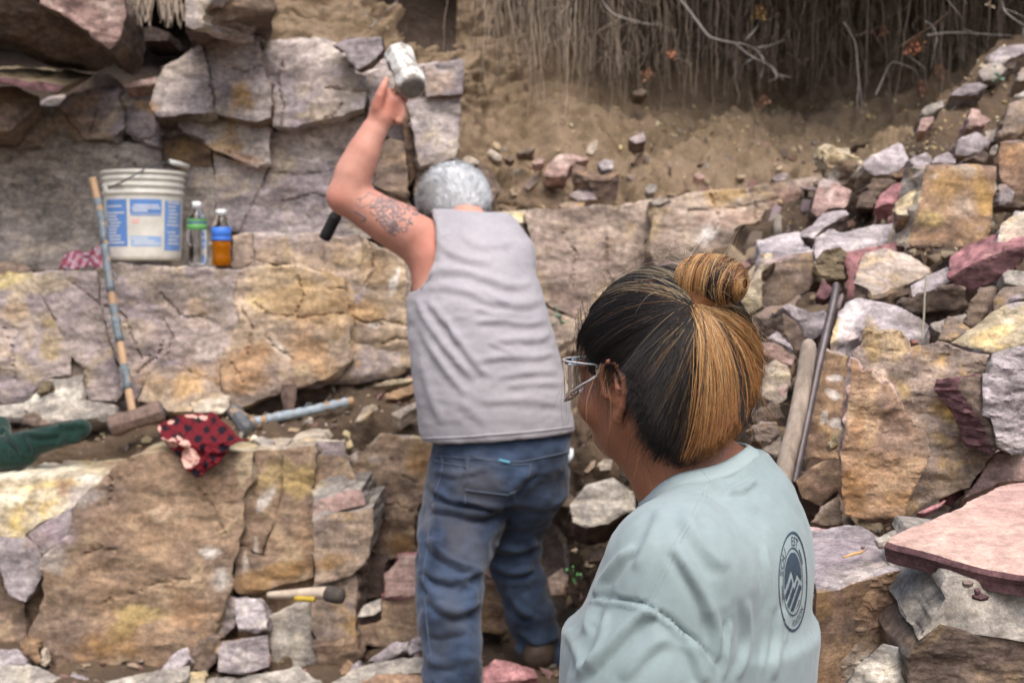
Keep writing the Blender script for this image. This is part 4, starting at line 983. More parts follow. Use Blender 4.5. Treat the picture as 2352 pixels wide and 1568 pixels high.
stone('stone_slab', 'broad dusty slab lying along the foot of the orange block', 'G 600 1600 700 1540 1000 1490 1270 1430 1280 1500 1100 1600', 4.15, 'whitegrey', tilt=(0, 1.3), thick=.1, group=G5)
stone('stone', 'curved tan splinter beside the cliff crack, low down', 'G 160 1260 240 1300 275 1420 250 1432 160 1370 130 1300', 4.35, 'ochre', tilt=(.1, .1), thick=.1, group=G5)
stone('stone', 'pale splinter next to the curved tan splinter', 'G 280 1340 300 1345 320 1430 300 1455 275 1440', 4.35, 'pale', tilt=(.1, .1), thick=.05, group=G5)
stone('stone', 'dark brown chunk behind the lilac topped stone', 'G 1300 1330 1420 1240 1480 1260 1450 1420 1380 1500 1280 1480', 4.35, 'brown', tilt=(.1, .2), thick=.2, group=G5)
stone('stone', 'yellowish stone between the dusty slabs at the bottom', 'G 1280 1490 1380 1480 1370 1600 1270 1600', 4.15, 'yellow', tilt=(0, .5), thick=.1, group=G5)
stone('stone', 'dusty pale block filling the bottom between steps', 'G 1390 1520 1600 1520 1830 1480 2000 1440 2200 1600 1390 1640', 4.15, 'whitegrey', tilt=(0, .9), thick=.2, group=G5)

# dirt bank stones
G6 = 'flat stones on the dirt bank'
stone('stone_slab', 'curled tan slab jutting from the dirt bank', 'B 1660 1130 1690 1090 1760 1130 1850 1170 1990 1145 1930 1200 1880 1215 1800 1210 1700 1170', 5.6, 'ochre', tilt=(0, 1.0), thick=.1, side='brown', ext=(0, .05, -.1), group=G6)
stone('stone', 'brown stone behind the curled tan slab', 'B 1470 1175 1500 1110 1560 1045 1660 1030 1780 1060 1690 1085 1640 1120 1620 1180 1530 1185', 5.7, 'pinkish', tilt=(0, .3), thick=.15, group=G6)
stone('stone', 'small lilac stone on top of the curled slab', 'B 1830 1100 1880 1070 1940 1085 1935 1135 1860 1140', 5.65, 'lilac', tilt=(0, .4), thick=.06, group=G6)
stone('stone', 'pale upright flake above the curled slab', 'B 1755 1020 1780 960 1832 940 1825 1000 1800 1035', 5.75, 'pale', tilt=(0, .3), thick=.04, group=G6)
stone('stone', 'dark pinkish flat stone high on the dirt bank', 'B 2040 930 2140 885 2160 940 2090 965', 5.9, 'purple', tilt=(0, .6), thick=.08, side='dark', group=G6)
stone('stone', 'lone dark stone among the hanging roots', 'B 2070 615 2130 595 2170 610 2140 640 2080 632', 6.4, 'brown', tilt=(0, .3), thick=.1, group=G6)
stone('stone', 'pale squared stone on the dirt bank above the grey hair', 'B 1090 1020 1110 998 1195 1045 1180 1080 1120 1062', 5.75, 'pale', tilt=(0, .4), thick=.06, group=G6)
stone('stone', 'tan stone at the rim of the cliff, near the grey hair', 'B 925 1060 960 1042 1040 1085 1030 1102 940 1100', 5.7, 'pale', tilt=(0, .4), thick=.08, group=G6)
stone('stone', 'white stone low on the dirt bank, left of the hidden ledge', 'B 2150 1270 2190 1235 2235 1240 2220 1290 2170 1300', 5.55, 'whitegrey', tilt=(0, .5), thick=.05, group=G6)
stone('stone', 'rust brown curved slab right behind the grey hair', 'B 950 1140 1060 1140 1140 1180 1180 1270 1130 1350 1080 1340 1060 1220', 5.6, 'brown', tilt=(.2, .4), thick=.06, side='tan', group=G6)
stone('stone', 'small brown wedge stone on the dirt bank slope', 'B 1205 1065 1240 1045 1270 1070 1245 1085', 5.75, 'brown', tilt=(0, .4), thick=.05, group=G6)
stone('stone', 'brown ledge stone in the dirt above the pale wedge', 'B 1290 1020 1340 995 1410 990 1390 1020 1310 1035', 5.8, 'brown', tilt=(0, .5), thick=.06, group=G6)
stone('stone', 'pinkish flat stone low in the dirt bank', 'B 1390 1090 1430 1065 1480 1070 1460 1095 1410 1105', 5.72, 'pinkish', tilt=(0, .5), thick=.06, group=G6)
stone('stone_slab', 'thin brown slab lying on the rear cliff edge', 'B 1570 1365 1650 1345 1750 1360 1730 1390 1590 1395', 5.5, 'tan', tilt=(0, .9), thick=.05, side='brown', group=G6)
stone('stone_slab', 'grey thin slab on the rear cliff edge beside twigs', 'B 2180 1352 2260 1325 2325 1338 2250 1372', 5.36, 'grey', tilt=(0, .9), thick=.04, group=G6)
stone('stone_slab', 'brown flat slab on the bank below the curled slab', 'B 1640 1310 1700 1270 1800 1290 1830 1330 1700 1345', 5.6, 'purple', tilt=(0, .9), thick=.06, side='brown', group=G6)
stone('stone', 'purple stone on the bank above the rear cliff corner', 'C 650 1200 700 1165 770 1160 750 1200 700 1220', 5.5, 'purple', tilt=(0, .5), thick=.06, group=G6)
stone('stone', 'small pinkish stone beside the rear cliff corner', 'C 130 1180 170 1155 215 1185 180 1205', 5.6, 'pinkish', tilt=(0, .5), thick=.05, group=G6)
G7 = 'stones on the ledges'
stone('stone', 'white crumbly stone at the foot of the middle cliff', 'D 150 1215 260 1150 330 1115 440 1160 520 1230 800 1215 760 1275 500 1310 330 1320 200 1260', 4.98, 'whitegrey', tilt=(0, .6), thick=.15, group=G7)
stone('stone', 'dark brown stone under the white crumbly stone', 'D 145 1280 230 1250 300 1310 330 1330 230 1350 150 1330', 4.95, 'brown', tilt=(0, .4), thick=.1, group=G7)
stone('stone', 'pale cornered stone behind the plaid cloth', 'D 1270 1200 1400 1165 1530 1150 1535 1215 1480 1270 1300 1260', 5.0, 'pale', tilt=(0, .4), thick=.12, group=G7)
stone('stone', 'tan stone beside the fallen hammer head', 'D 1530 1250 1560 1215 1660 1270 1640 1300 1560 1290', 4.98, 'tan', tilt=(0, .4), thick=.08, group=G7)
stone('stone_chip', 'white paper thin chip at the rim beside the plaid cloth', 'D 1700 1430 1760 1415 1850 1450 1800 1475 1740 1460', 4.72, 'whitegrey', normal=(0, -.3, 1), thick=.015, facet=0, amp=.2, group=G7)
stone('stone', 'pale flat stone on the ledge in front of the man', 'E 200 1320 260 1215 330 1210 330 1240 250 1310', 4.85, 'pale', tilt=(0, .7), thick=.05, group=G7)
stone('stone_slab', 'long pale slab along the ledge rim beside the shirt', 'E 440 1270 520 1220 640 1165 640 1210 500 1290', 4.85, 'pale', tilt=(0, 1.2), thick=.06, group=G7)
stone('stone_slab', 'thin yellow brown slab in the layered heap beside the grey shirt', 'E 320 1075 420 1040 590 1020 580 1045 420 1075', 5.1, 'yellow', tilt=(0, .8), thick=.03, group=G7)
stone('stone_slab', 'lower ochre slab in the layered heap beside the grey shirt', 'E 400 1130 500 1100 600 1070 610 1120 480 1170 410 1165', 5.05, 'ochre', tilt=(0, .7), thick=.04, group=G7)
stone('stone', 'small green grey stone on the ledge at the cliff foot', 'D 240 1130 270 1050 330 1040 345 1080 300 1120', 5.1, 'clod', tilt=(0, .3), thick=.06, group=G7)

# ------------------------------------------------------------------ rubble, pebbles: nobody could count them
def scatter(name, src, n, size, cols, seed, cond=None, flat=.7, lift=.05):
    """small broken stones lying on a surface, joined"""
    rg = np.random.RandomState(seed)
    me = src.data
    m = len(me.polygons)
    cen = np.zeros(m * 3); me.polygons.foreach_get('center', cen)
    cen = cen.reshape(-1, 3) + np.array(src.location)
    nor = np.zeros(m * 3); me.polygons.foreach_get('normal', nor)
    nor = nor.reshape(-1, 3)
    q = proj(cen)
    ok = (q[:, 0] > -60) & (q[:, 0] < 2420) & (q[:, 1] > -30) & (q[:, 1] < 1620)
    if cond is not None: ok &= cond(q, cen)
    idx = np.flatnonzero(ok)
    protos = []
    for k in range(14):
        b = bmesh.new()
        for p in rg.uniform(-1, 1, (rg.randint(9, 15), 3)) * np.array([1, .9, .8]): b.verts.new(p)
        r_ = bmesh.ops.convex_hull(b, input=b.verts)
        bmesh.ops.delete(b, geom=[v for v in b.verts if not v.link_faces], context='VERTS')
        if size[1] > .02:
            bmesh.ops.dissolve_limit(b, angle_limit=.12, verts=b.verts, edges=b.edges)
            bmesh.ops.bevel(b, geom=list(b.edges), offset=.07, segments=1, affect='EDGES')
        b.verts.ensure_lookup_table(); b.verts.index_update()
        protos.append((np.array([v.co[:] for v in b.verts]), [tuple(v.index for v in f.verts) for f in b.faces]))
        b.free()
    mb = MB()
    cols = [lin(c) for c in cols]
    for k in range(n):
        i = idx[rg.randint(len(idx))]
        s = size[0] * (size[1] / size[0]) ** (rg.rand() ** 1.7)
        bv, bf = protos[rg.randint(14)]
        v = bv * np.array([1, rg.uniform(.55, 1), rg.uniform(.25, flat)]) * s * .8
        q_ = Vector(nor[i] if nor[i][2] > 0 or nor[i][1] < 0 else -nor[i])
        q_ = (q_ + Vector(rg.uniform(-.5, .5, 3))).normalized().to_track_quat('Z', 'Y').to_matrix() @ Matrix.Rotation(rg.rand() * 6.28, 3, 'Z')
        v = v @ np.array(q_).T + cen[i] + rg.uniform(-.012, .012, 3) + np.array([0, -.3, 1]) * s * lift
        c = np.array(cols[rg.randint(len(cols))]) * rg.uniform(.75, 1.15)
        mb.add(v, bf, (*c, 1))
    o = mb.build(name, M['bits'], smooth=False)
    return tag(o, kind='stuff')
STN = ['94836f', '83736a', '8f7f80', 'a08c74', '7d6656', 'a8977f', '8a6b66', '6c6056', '847d74', '7a6a58']
scatter('rubble', tal, 1100, (.01, .06), STN, 3, lambda q, c: (q[:, 1] > 330))
scatter('rubble', tal, 330, (.05, .15), STN, 31, lambda q, c: (q[:, 0] > 1680) & (q[:, 1] > 420))
scatter('gravel', tal, 2600, (.004, .016), ['b5a58a', 'c0a878', '8f8270', 'a5987f', '6c6455', 'c9bc9e'], 4, lambda q, c: (q[:, 0] > 1780) & (q[:, 1] < 640))
scatter('gravel', bank, 1100, (.005, .018), ['c9b98a', 'd0c8a8', '8f8470', 'b8a270', 'a39a88', '6d675c'], 5, lambda q, c: (q[:, 1] > 230) & (q[:, 1] < 340) & (q[:, 0] > 1240))
scatter('rubble', bank, 900, (.008, .055), STN, 6, lambda q, c: (q[:, 1] > 330) & (q[:, 0] > 1000), .34)
scatter('gravel', bank, 500, (.005, .02), ['8d7658', '75624a', 'a08a68', 'b0a080'], 16, lambda q, c: (q[:, 0] > 560))
scatter('rubble', led, 520, (.006, .035), STN + ['c5b48e', 'd0c6b4'], 7)
scatter('rubble', pit, 700, (.01, .05), STN, 9, lambda q, c: (c[:, 1] > 3.3) & (c[:, 1] < 4.7))
# ------------------------------------------------------------------ soft solids for bodies and clothes (distance fields -> one surface)
class Field:
    def __init__(s, lo, hi, h):
        s.lo, s.h = np.array(lo, float), h
        s.n = np.ceil((np.array(hi) - s.lo) / h).astype(int) + 1
        s.ax = [s.lo[i] + h * np.arange(s.n[i]) for i in range(3)]
        s.D = np.full(s.n, 1.0, np.float32)
    def blk(s, lo, hi):
        sl = []
        for i in range(3):
            a = int(np.clip(np.floor((lo[i] - s.lo[i]) / s.h), 0, s.n[i]))
            b = int(np.clip(np.ceil((hi[i] - s.lo[i]) / s.h) + 1, 0, s.n[i]))
            sl.append(slice(a, b))
        g = [s.ax[0][sl[0]][:, None, None], s.ax[1][sl[1]][None, :, None], s.ax[2][sl[2]][None, None, :]]
        return tuple(sl), g
    def put(s, sl, d, k, op):
        o = s.D[sl]
        if o.size == 0: return
        d = d.astype(np.float32)
        if op == 'u':
            hh = np.maximum(k - np.abs(o - d), 0) / k if k > 0 else 0
            s.D[sl] = np.minimum(o, d) - hh * hh * k * .25
        elif op == 's':
            hh = np.maximum(k - np.abs(o + d), 0) / k if k > 0 else 0
            s.D[sl] = np.maximum(o, -d) + hh * hh * k * .25
        else:
            hh = np.maximum(k - np.abs(o - d), 0) / k if k > 0 else 0
            s.D[sl] = np.maximum(o, d) + hh * hh * k * .25
    def cone(s, a, b, ra, rb, k=.02, op='u'):
        a, b = np.array(a, float), np.array(b, float)
        m = max(ra, rb) + k + 2 * s.h
        sl, (x, y, z) = s.blk(np.minimum(a, b) - m, np.maximum(a, b) + m)
        ba = b - a
        L2 = ba @ ba + 1e-12
        t = np.clip(((x - a[0]) * ba[0] + (y - a[1]) * ba[1] + (z - a[2]) * ba[2]) / L2, 0, 1)
        d = np.sqrt((x - a[0] - t * ba[0]) ** 2 + (y - a[1] - t * ba[1]) ** 2 + (z - a[2] - t * ba[2]) ** 2) - (ra + (rb - ra) * t)
        s.put(sl, d, k, op)
    def chain(s, P_, r, k=.02):
        P_ = np.array(P_, float)
        m = max(r) + k + 2 * s.h
        sl, (x, y, z) = s.blk(P_.min(0) - m, P_.max(0) + m)
        if s.D[sl].size == 0: return
        D_ = None
        for i in range(len(P_) - 1):
            a, ba = P_[i], P_[i + 1] - P_[i]
            t = np.clip(((x - a[0]) * ba[0] + (y - a[1]) * ba[1] + (z - a[2]) * ba[2]) / (ba @ ba + 1e-12), 0, 1)
            d = np.sqrt((x - a[0] - t * ba[0]) ** 2 + (y - a[1] - t * ba[1]) ** 2 + (z - a[2] - t * ba[2]) ** 2) - (r[i] + (r[i + 1] - r[i]) * t)
            D_ = d if D_ is None else np.minimum(D_, d)
        s.put(sl, D_, k, 'u')
    def ell(s, c, r, B=None, k=.02, op='u'):
        """B: 3 rows = local axes in world"""
        c, r = np.array(c, float), np.array(r, float)
        m = max(r) + k + 2 * s.h
        sl, (x, y, z) = s.blk(c - m, c + m)
        B = np.eye(3) if B is None else np.array(B)
        X = [B[i, 0] * (x - c[0]) + B[i, 1] * (y - c[1]) + B[i, 2] * (z - c[2]) for i in range(3)]
        k0 = np.sqrt((X[0] / r[0]) ** 2 + (X[1] / r[1]) ** 2 + (X[2] / r[2]) ** 2)
        k1 = np.sqrt((X[0] / r[0] ** 2) ** 2 + (X[1] / r[1] ** 2) ** 2 + (X[2] / r[2] ** 2) ** 2) + 1e-9
        s.put(sl, k0 * (k0 - 1) / k1, k, op)
    def stack(s, lv, k=.03, B=None, op='u', off=0):
        """lv rows: z, cx, cy, rx, ry - elliptical sections; B: 2x2 axes of the ellipse in plan"""
        lv = sorted(lv)
        z_ = [l[0] for l in lv]
        m = max(max(l[3], l[4]) for l in lv) + k + off + 2 * s.h
        lo = np.array([min(l[1] for l in lv) - m, min(l[2] for l in lv) - m, z_[0] - k - 2 * s.h])
        hi = np.array([max(l[1] for l in lv) + m, max(l[2] for l in lv) + m, z_[-1] + k + 2 * s.h])
        sl, (x, y, z) = s.blk(lo, hi)
        def ip(c):
            t = np.interp(z.ravel(), z_, [l[c] for l in lv])
            kk = max(1, int(.02 / s.h))
            t = np.convolve(np.pad(t, kk, mode='edge'), np.ones(2 * kk + 1) / (2 * kk + 1), 'valid')
            return t.reshape(1, 1, -1)
        cx, cy, rx, ry = ip(1), ip(2), ip(3) + off, ip(4) + off
        dx, dy = x - cx, y - cy
        if B is not None:
            dx, dy = dx * B[0][0] + dy * B[0][1], dx * B[1][0] + dy * B[1][1]
        k0 = np.sqrt((dx / rx) ** 2 + (dy / ry) ** 2)
        k1 = np.sqrt((dx / rx ** 2) ** 2 + (dy / ry ** 2) ** 2) + 1e-6
        d = np.where(k0 < .3, -np.minimum(rx, ry) * .7, k0 * (k0 - 1) / k1)
        d = np.maximum(d, np.maximum(z - z_[-1], z_[0] - z))
        s.put(sl, d, k, op)
    def cut(s, p, n, k=.004):
        """keeps the side away from n"""
        n = np.array(n, float); n /= np.linalg.norm(n)
        d = (s.ax[0][:, None, None] - p[0]) * n[0] + (s.ax[1][None, :, None] - p[1]) * n[1] + (s.ax[2][None, None, :] - p[2]) * n[2]
        s.put((slice(None),) * 3, np.broadcast_to(d, s.D.shape), k, 'i')
    def mesh(s):
        D = s.D.copy()
        D[0], D[-1], D[:, 0], D[:, -1], D[:, :, 0], D[:, :, -1] = 1, 1, 1, 1, 1, 1
        ins = D < 0
        c = [slice(0, -1), slice(1, None)]
        cnt = sum(ins[c[i], c[j], c[k]].astype(np.int8) for i in (0, 1) for j in (0, 1) for k in (0, 1))
        I = np.argwhere((cnt > 0) & (cnt < 8))
        vid = np.full(cnt.shape, -1, np.int64)
        vid[I[:, 0], I[:, 1], I[:, 2]] = np.arange(len(I))
        pos = np.zeros((len(I), 3)); num = np.zeros(len(I))
        for axis in range(3):
            o = [a for a in range(3) if a != axis]
            for u in (0, 1):
                for v in (0, 1):
                    A = I.copy(); A[:, o[0]] += u; A[:, o[1]] += v
                    Bq = A.copy(); Bq[:, axis] += 1
                    a = D[A[:, 0], A[:, 1], A[:, 2]]; b = D[Bq[:, 0], Bq[:, 1], Bq[:, 2]]
                    m = (a < 0) != (b < 0)
                    t = np.where(m, a / np.where(m, a - b, 1), 0)
                    pp = A.astype(float); pp[:, axis] += t
                    pos[m] += pp[m]; num[m] += 1
        V = s.lo + s.h * pos / num[:, None]
        F = []
        for axis in range(3):
            o = [(axis + 1) % 3, (axis + 2) % 3]
            a_ = [slice(None)] * 3; b_ = [slice(None)] * 3
            a_[axis] = slice(0, -1); b_[axis] = slice(1, None)
            sg = ins[tuple(a_)] != ins[tuple(b_)]
            E = np.argwhere(sg)
            E = E[(E[:, o[0]] > 0) & (E[:, o[1]] > 0) & (E[:, o[0]] < s.n[o[0]] - 1) & (E[:, o[1]] < s.n[o[1]] - 1)]
            q = []
            for du, dv in ((-1, -1), (0, -1), (0, 0), (-1, 0)):
                C = E.copy(); C[:, o[0]] += du; C[:, o[1]] += dv
                q.append(vid[C[:, 0], C[:, 1], C[:, 2]])
            q = np.stack(q, 1)
            fl = ins[E[:, 0], E[:, 1], E[:, 2]]
            q[~fl] = q[~fl][:, ::-1]
            F.append(q)
        F = np.concatenate(F)
        F = F[(F >= 0).all(1)]
        return V, F
def relax(V, F, it=2, lam=.5):
    e = np.concatenate([F[:, [0, 1]], F[:, [1, 2]], F[:, [2, 3]], F[:, [3, 0]]])
    e = np.concatenate([e, e[:, ::-1]])
    for _ in range(it):
        acc = np.zeros_like(V); n = np.zeros(len(V))
        for a in range(3): acc[:, a] = np.bincount(e[:, 0], V[e[:, 1], a], len(V))
        n = np.bincount(e[:, 0], minlength=len(V)).clip(1)
        V = V + lam * (acc / n[:, None] - V)
    return V
def vnorm(V, F):
    n = np.cross(V[F[:, 2]] - V[F[:, 0]], V[F[:, 3]] - V[F[:, 1]])
    N = np.zeros_like(V)
    for k in range(4):
        for a in range(3): N[:, a] += np.bincount(F[:, k], n[:, a], len(V))
    return N / (np.linalg.norm(N, axis=1)[:, None] + 1e-12)
def polydist(q, line):
    """signed distance (frame pixels) to a polyline, and how far along it"""
    best = np.full(len(q), 1e9); sgn = np.zeros(len(q)); al = np.zeros(len(q))
    m = len(line) - 1
    for i in range(m):
        a, b = np.array(line[i]), np.array(line[i + 1])
        ab = b - a
        t = np.clip(((q - a) @ ab) / (ab @ ab + 1e-9), 0, 1)
        d = q - a - t[:, None] * ab
        L = np.sqrt((d ** 2).sum(1))
        s_ = np.sign(ab[0] * d[:, 1] - ab[1] * d[:, 0])
        k = L < best
        best[k] = L[k]; sgn[k] = s_[k]; al[k] = ((i + t) / m)[k]
    return best * sgn, al
def smooth_line(L, n=24):
    L = np.array(L, float)
    m = len(L)
    if m < 3:
        u = np.linspace(0, 1, n)[:, None]
        return L[0] * (1 - u) + L[-1] * u
    t = np.linspace(0, m - 1, n); i = np.clip(np.floor(t).astype(int), 0, m - 2); f = (t - i)[:, None]
    p0, p1, p2, p3 = L[np.clip(i - 1, 0, m - 1)], L[i], L[i + 1], L[np.clip(i + 2, 0, m - 1)]
    return .5 * (2 * p1 + (p2 - p0) * f + (2 * p0 - 5 * p1 + 4 * p2 - p3) * f ** 2 + (3 * p1 - p0 - 3 * p2 + p3) * f ** 3)
def folds(V, F, L, flip=1):
    """cloth folds: a ridge with a hollow beside it, along lines seen on the near side"""
    N = vnorm(V, F)
    q = proj(V)
    view = V - np.array([0, 0, CZ])
    view /= np.linalg.norm(view, axis=1)[:, None]
    face = np.clip(-(N * view).sum(1) * 2.5 + .25, 0, 1)
    d = np.zeros(len(V))
    for s_, amp, w in L:
        ln = smooth_line(pts(s_), 14)
        sd, al = polydist(q, ln)
        tp = np.clip(np.minimum(al, 1 - al) * 5, 0.0, 1) ** .7
        d += amp * tp * (np.exp(-(sd / w) ** 2) - .55 * np.exp(-((sd - 1.7 * w) / (1.1 * w)) ** 2))
    return V + N * (d * face)[:, None]
def crumple(V, F, amp, freq, seed):
    n = 1 - np.abs(fbm(V * np.array(freq), 4, seed, .55)) * 1.8
    return V + vnorm(V, F) * (n * amp)[:, None]
def bvh_of(V, F): return BVHTree.FromPolygons([tuple(v) for v in V], [tuple(int(i) for i in f) for f in F])
def on_surf(bv, px, py, off=.001):
    d = Vector(ray(px, py)).normalized()
    h = bv.ray_cast(Vector((0, 0, CZ)), d)
    if h[0] is None: return None
    n = h[1] if h[1].dot(d) < 0 else -h[1]
    return np.array(h[0] + n * off)
def surf_line(mb, bv, line, rad, off=.0005, n=30, flat=1, col=None, sides=5):
    ps = [on_surf(bv, x, y, off) for x, y in smooth_line(line, n)]
    run = []
    for p in ps + [None]:
        if p is None or (run and abs(p[1] - run[-1][1]) > .06):
            if len(run) > 2: mb.tube(np.array(run), rad, sides, col)
            run = []
        if p is not None: run.append(p)

# ------------------------------------------------------------------ skin, cloth, hair materials
def skin_mat(name, c1, c2, rough=.5):
    m, t, b = mat_new(name)
    v = coords(t)
    n = noise(t, v, 9, 4, .6)
    n2 = noise(t, v, 120, 3, .6)
    col = mixc(t, ramp(t, n, .35, .65), lin(c1), lin(c2))
    tc, ta = tint_nodes(t)
    col = mixc(t, ta, col, tc)
    col = mixc(t, .12, col, n2, 'OVERLAY')
    t.links.new(col, b.inputs['Base Color'])
    b.inputs['Roughness'].default_value = rough
    b.inputs['Subsurface Weight'].default_value = .12
    b.inputs['Subsurface Radius'].default_value = (.012, .005, .003)
    b.inputs['Subsurface Scale'].default_value = 1.0
    b.inputs['Specular IOR Level'].default_value = .4
    bump(t, b, noise(t, v, 420, 3, .6), .15, .0008)
    return m
def cloth_mat(name, c1, c2, weave=900, rough=.9, sheen=.2, fade=None, fscale=6, stretch=(1, 1, 1)):
    m, t, b = mat_new(name)
    v = coords(t)
    vs = coords(t, stretch)
    n = noise(t, v, fscale, 5, .6, .3)
    n2 = noise(t, vs, 60, 4, .7)
    wv = noise(t, v, weave, 2, .6)
    col = mixc(t, ramp(t, n, .4, .65), lin(c1), lin(c2))
    col = mixc(t, .16, col, n2, 'OVERLAY')
    tc, ta = tint_nodes(t)
    col = mixc(t, ta, col, tc)
    t.links.new(col, b.inputs['Base Color'])
    b.inputs['Roughness'].default_value = rough
    b.inputs['Specular IOR Level'].default_value = .15
    b.inputs['Sheen Weight'].default_value = sheen
    nn = bump(t, b, wv, .25, .0006)
    bump(t, b, n2, .15, .002, nn)
    return m
M['skin_m'] = skin_mat('skin_flushed', 'c99584', 'b98170')
M['skin_w'] = skin_mat('skin_warm_brown', '99664e', '8a5a43', .45)
M['greyshirt'] = cloth_mat('grey_jersey', 'a19ea3', '97949a', fscale=4)
M['teeshirt'] = cloth_mat('pale_teal_jersey', '8b999b', '839294', fscale=5)
M['denim'] = cloth_mat('worn_denim', '3d4c64', '1a2334', fscale=5, stretch=(1, 1, .15), rough=.85)
M['denimseam'] = plain_mat('denim_seam', '4c5564', .9)
M['darkcloth'] = cloth_mat('dark_trousers', '2b2c31', '24252a')
M['ink'] = plain_mat('print_ink', '3b4754', .85, .2, 0, .1, 200)
M['tattoo'] = plain_mat('tattoo_ink', '8d7876', .55, .3, 0, .25, 60)
M['hair'] = tint_mat('hair_strands', .42, .35)
M['hairbase'] = plain_mat('hair_dark', '1c1817', .45, .4, 0, .3, 40, .3, .002, (1, 1, .1))
M['shoe'] = plain_mat('work_boot', '4c4038', .7, .3, 0, .25, 20, .3)
M['eye'] = plain_mat('eye_white', 'e2dcd6', .2, .5)

def axes(yaw, pitch=0, roll=0):
    """rows: left, forward, up of something that looks 'yaw' degrees left of straight away from the camera"""
    F_ = np.array([-math.sin(R(yaw)), math.cos(R(yaw)), 0])
    L_ = np.array([-math.cos(R(yaw)), -math.sin(R(yaw)), 0])
    U_ = np.array([0, 0, 1.])
    c, s_ = math.cos(R(pitch)), math.sin(R(pitch))
    F2, U2 = F_ * c - U_ * s_, U_ * c + F_ * s_
    c, s_ = math.cos(R(roll)), math.sin(R(roll))
    return np.array([L_ * c + U2 * s_, F2, U2 * c - L_ * s_])
def head_prims(fd, H, B, sc=1.0, chin=(.078, -.103), jaw=(.048, .0, -.07), low=(.035, -.045, .075)):
    g = lambda l, f, u: H + sc * (B[0] * l + B[1] * f + B[2] * u)
    fd.ell(g(0, -.012, .03), np.array([.074, .096, .088]) * sc, B, .02)
    fd.ell(g(0, low[0], low[1]), np.array([.058, .06, low[2]]) * sc, B, .03)
    for s_ in (1, -1):
        fd.cone(g(s_ * jaw[0], jaw[1], jaw[2]), g(s_ * .012, *chin), .02 * sc, .02 * sc, .03)
        fd.ell(g(s_ * .042, .06, -.03), np.array([.026, .022, .024]) * sc, B, .02)
        fd.ell(g(s_ * .032, .104, .004), np.array([.016, .014, .011]) * sc, B, .012, 's')
        fd.ell(g(s_ * .032, .082, .004), np.array([.0125, .0125, .0125]) * sc, B, .003)
        fd.cone(g(s_ * .012, .094, .022), g(s_ * .045, .082, .022), .009 * sc, .007 * sc, .012)
    fd.cone(g(0, .09, .01), g(0, .108, -.026), .009 * sc, .012 * sc, .012)
    for s_ in (1, -1): fd.ell(g(s_ * .011, .1, -.028), np.array([.008, .009, .007]) * sc, B, .008)
    fd.ell(g(0, .09, -.056), np.array([.024, .012, .0065]) * sc, B, .008)
    fd.ell(g(0, .088, -.068), np.array([.02, .012, .007]) * sc, B, .008)
    fd.ell(g(0, .103, -.0615), np.array([.02, .006, .0015]) * sc, B, .003, 's')
    for s_ in (1, -1):
        e = lambda y, z, o=0: g(s_ * (.073 + .010 + o - .12 * y + .14 * z), 1.15 * y - .010, 1.15 * z - .010)
        hel = [(.014, -.004), (.016, .014), (.011, .027), (.0, .033), (-.012, .029), (-.019, .016), (-.019, .001), (-.014, -.014), (-.007, -.024)]
        fd.ell(e(-.003, .003, -.004), np.array([.0045, .014, .026]) * sc, B, .006)
        fd.ell(e(0, -.026, -.002), np.array([.0045, .009, .0105]) * sc, B, .006)
        for i in range(len(hel) - 1):
            fd.cone(e(*hel[i]), e(*hel[i + 1]), .0042 * sc, .0042 * sc, .003)
        fd.cone(e(-.007, .02, .001), e(-.01, .004, .002), .003 * sc, .0035 * sc, .003)
        fd.cone(e(-.01, .004, .002), e(-.004, -.012, .001), .0035 * sc, .003 * sc, .003)
        fd.ell(e(.003, -.003, .006), np.array([.006, .0065, .010]) * sc, B, .003, 's')
        fd.ell(e(.011, -.004, .001), np.array([.004, .004, .006]) * sc, B, .004)

# ------------------------------------------------------------------ the man with the sledgehammer
def pm(L): return [P(*p) for p in L]
MY = 4.2
def lvl(py, xl, xr, Y, ry):
    c = P((xl + xr) / 2, py, Y)
    return (c[2], c[0], c[1], (xr - xl) / 2 * Y / FPX, ry)
man = empty('person', P(1140, 1600, 4.15))
man.location.z = .38
tag(man, 'man in a sleeveless grey shirt and jeans swinging a sledgehammer over his head', 'person')
torso_m = [lvl(478, 1022, 1112, 4.34, .06), lvl(498, 1000, 1135, 4.32, .085), lvl(530, 992, 1168, 4.29, .11), lvl(560, 985, 1192, 4.27, .125), lvl(600, 972, 1214, 4.25, .14), lvl(650, 954, 1231, 4.23, .15),
           lvl(700, 940, 1245, 4.21, .155), lvl(800, 948, 1273, 4.19, .155), lvl(900, 960, 1298, 4.19, .16), lvl(1000, 972, 1316, 4.2, .165), lvl(1040, 985, 1312, 4.2, .16)]
A1, A2 = P(925, 190, 4.14), P(745, 548, 4.30)          # hammer handle ends
hx = (A2 - A1) / np.linalg.norm(A2 - A1)
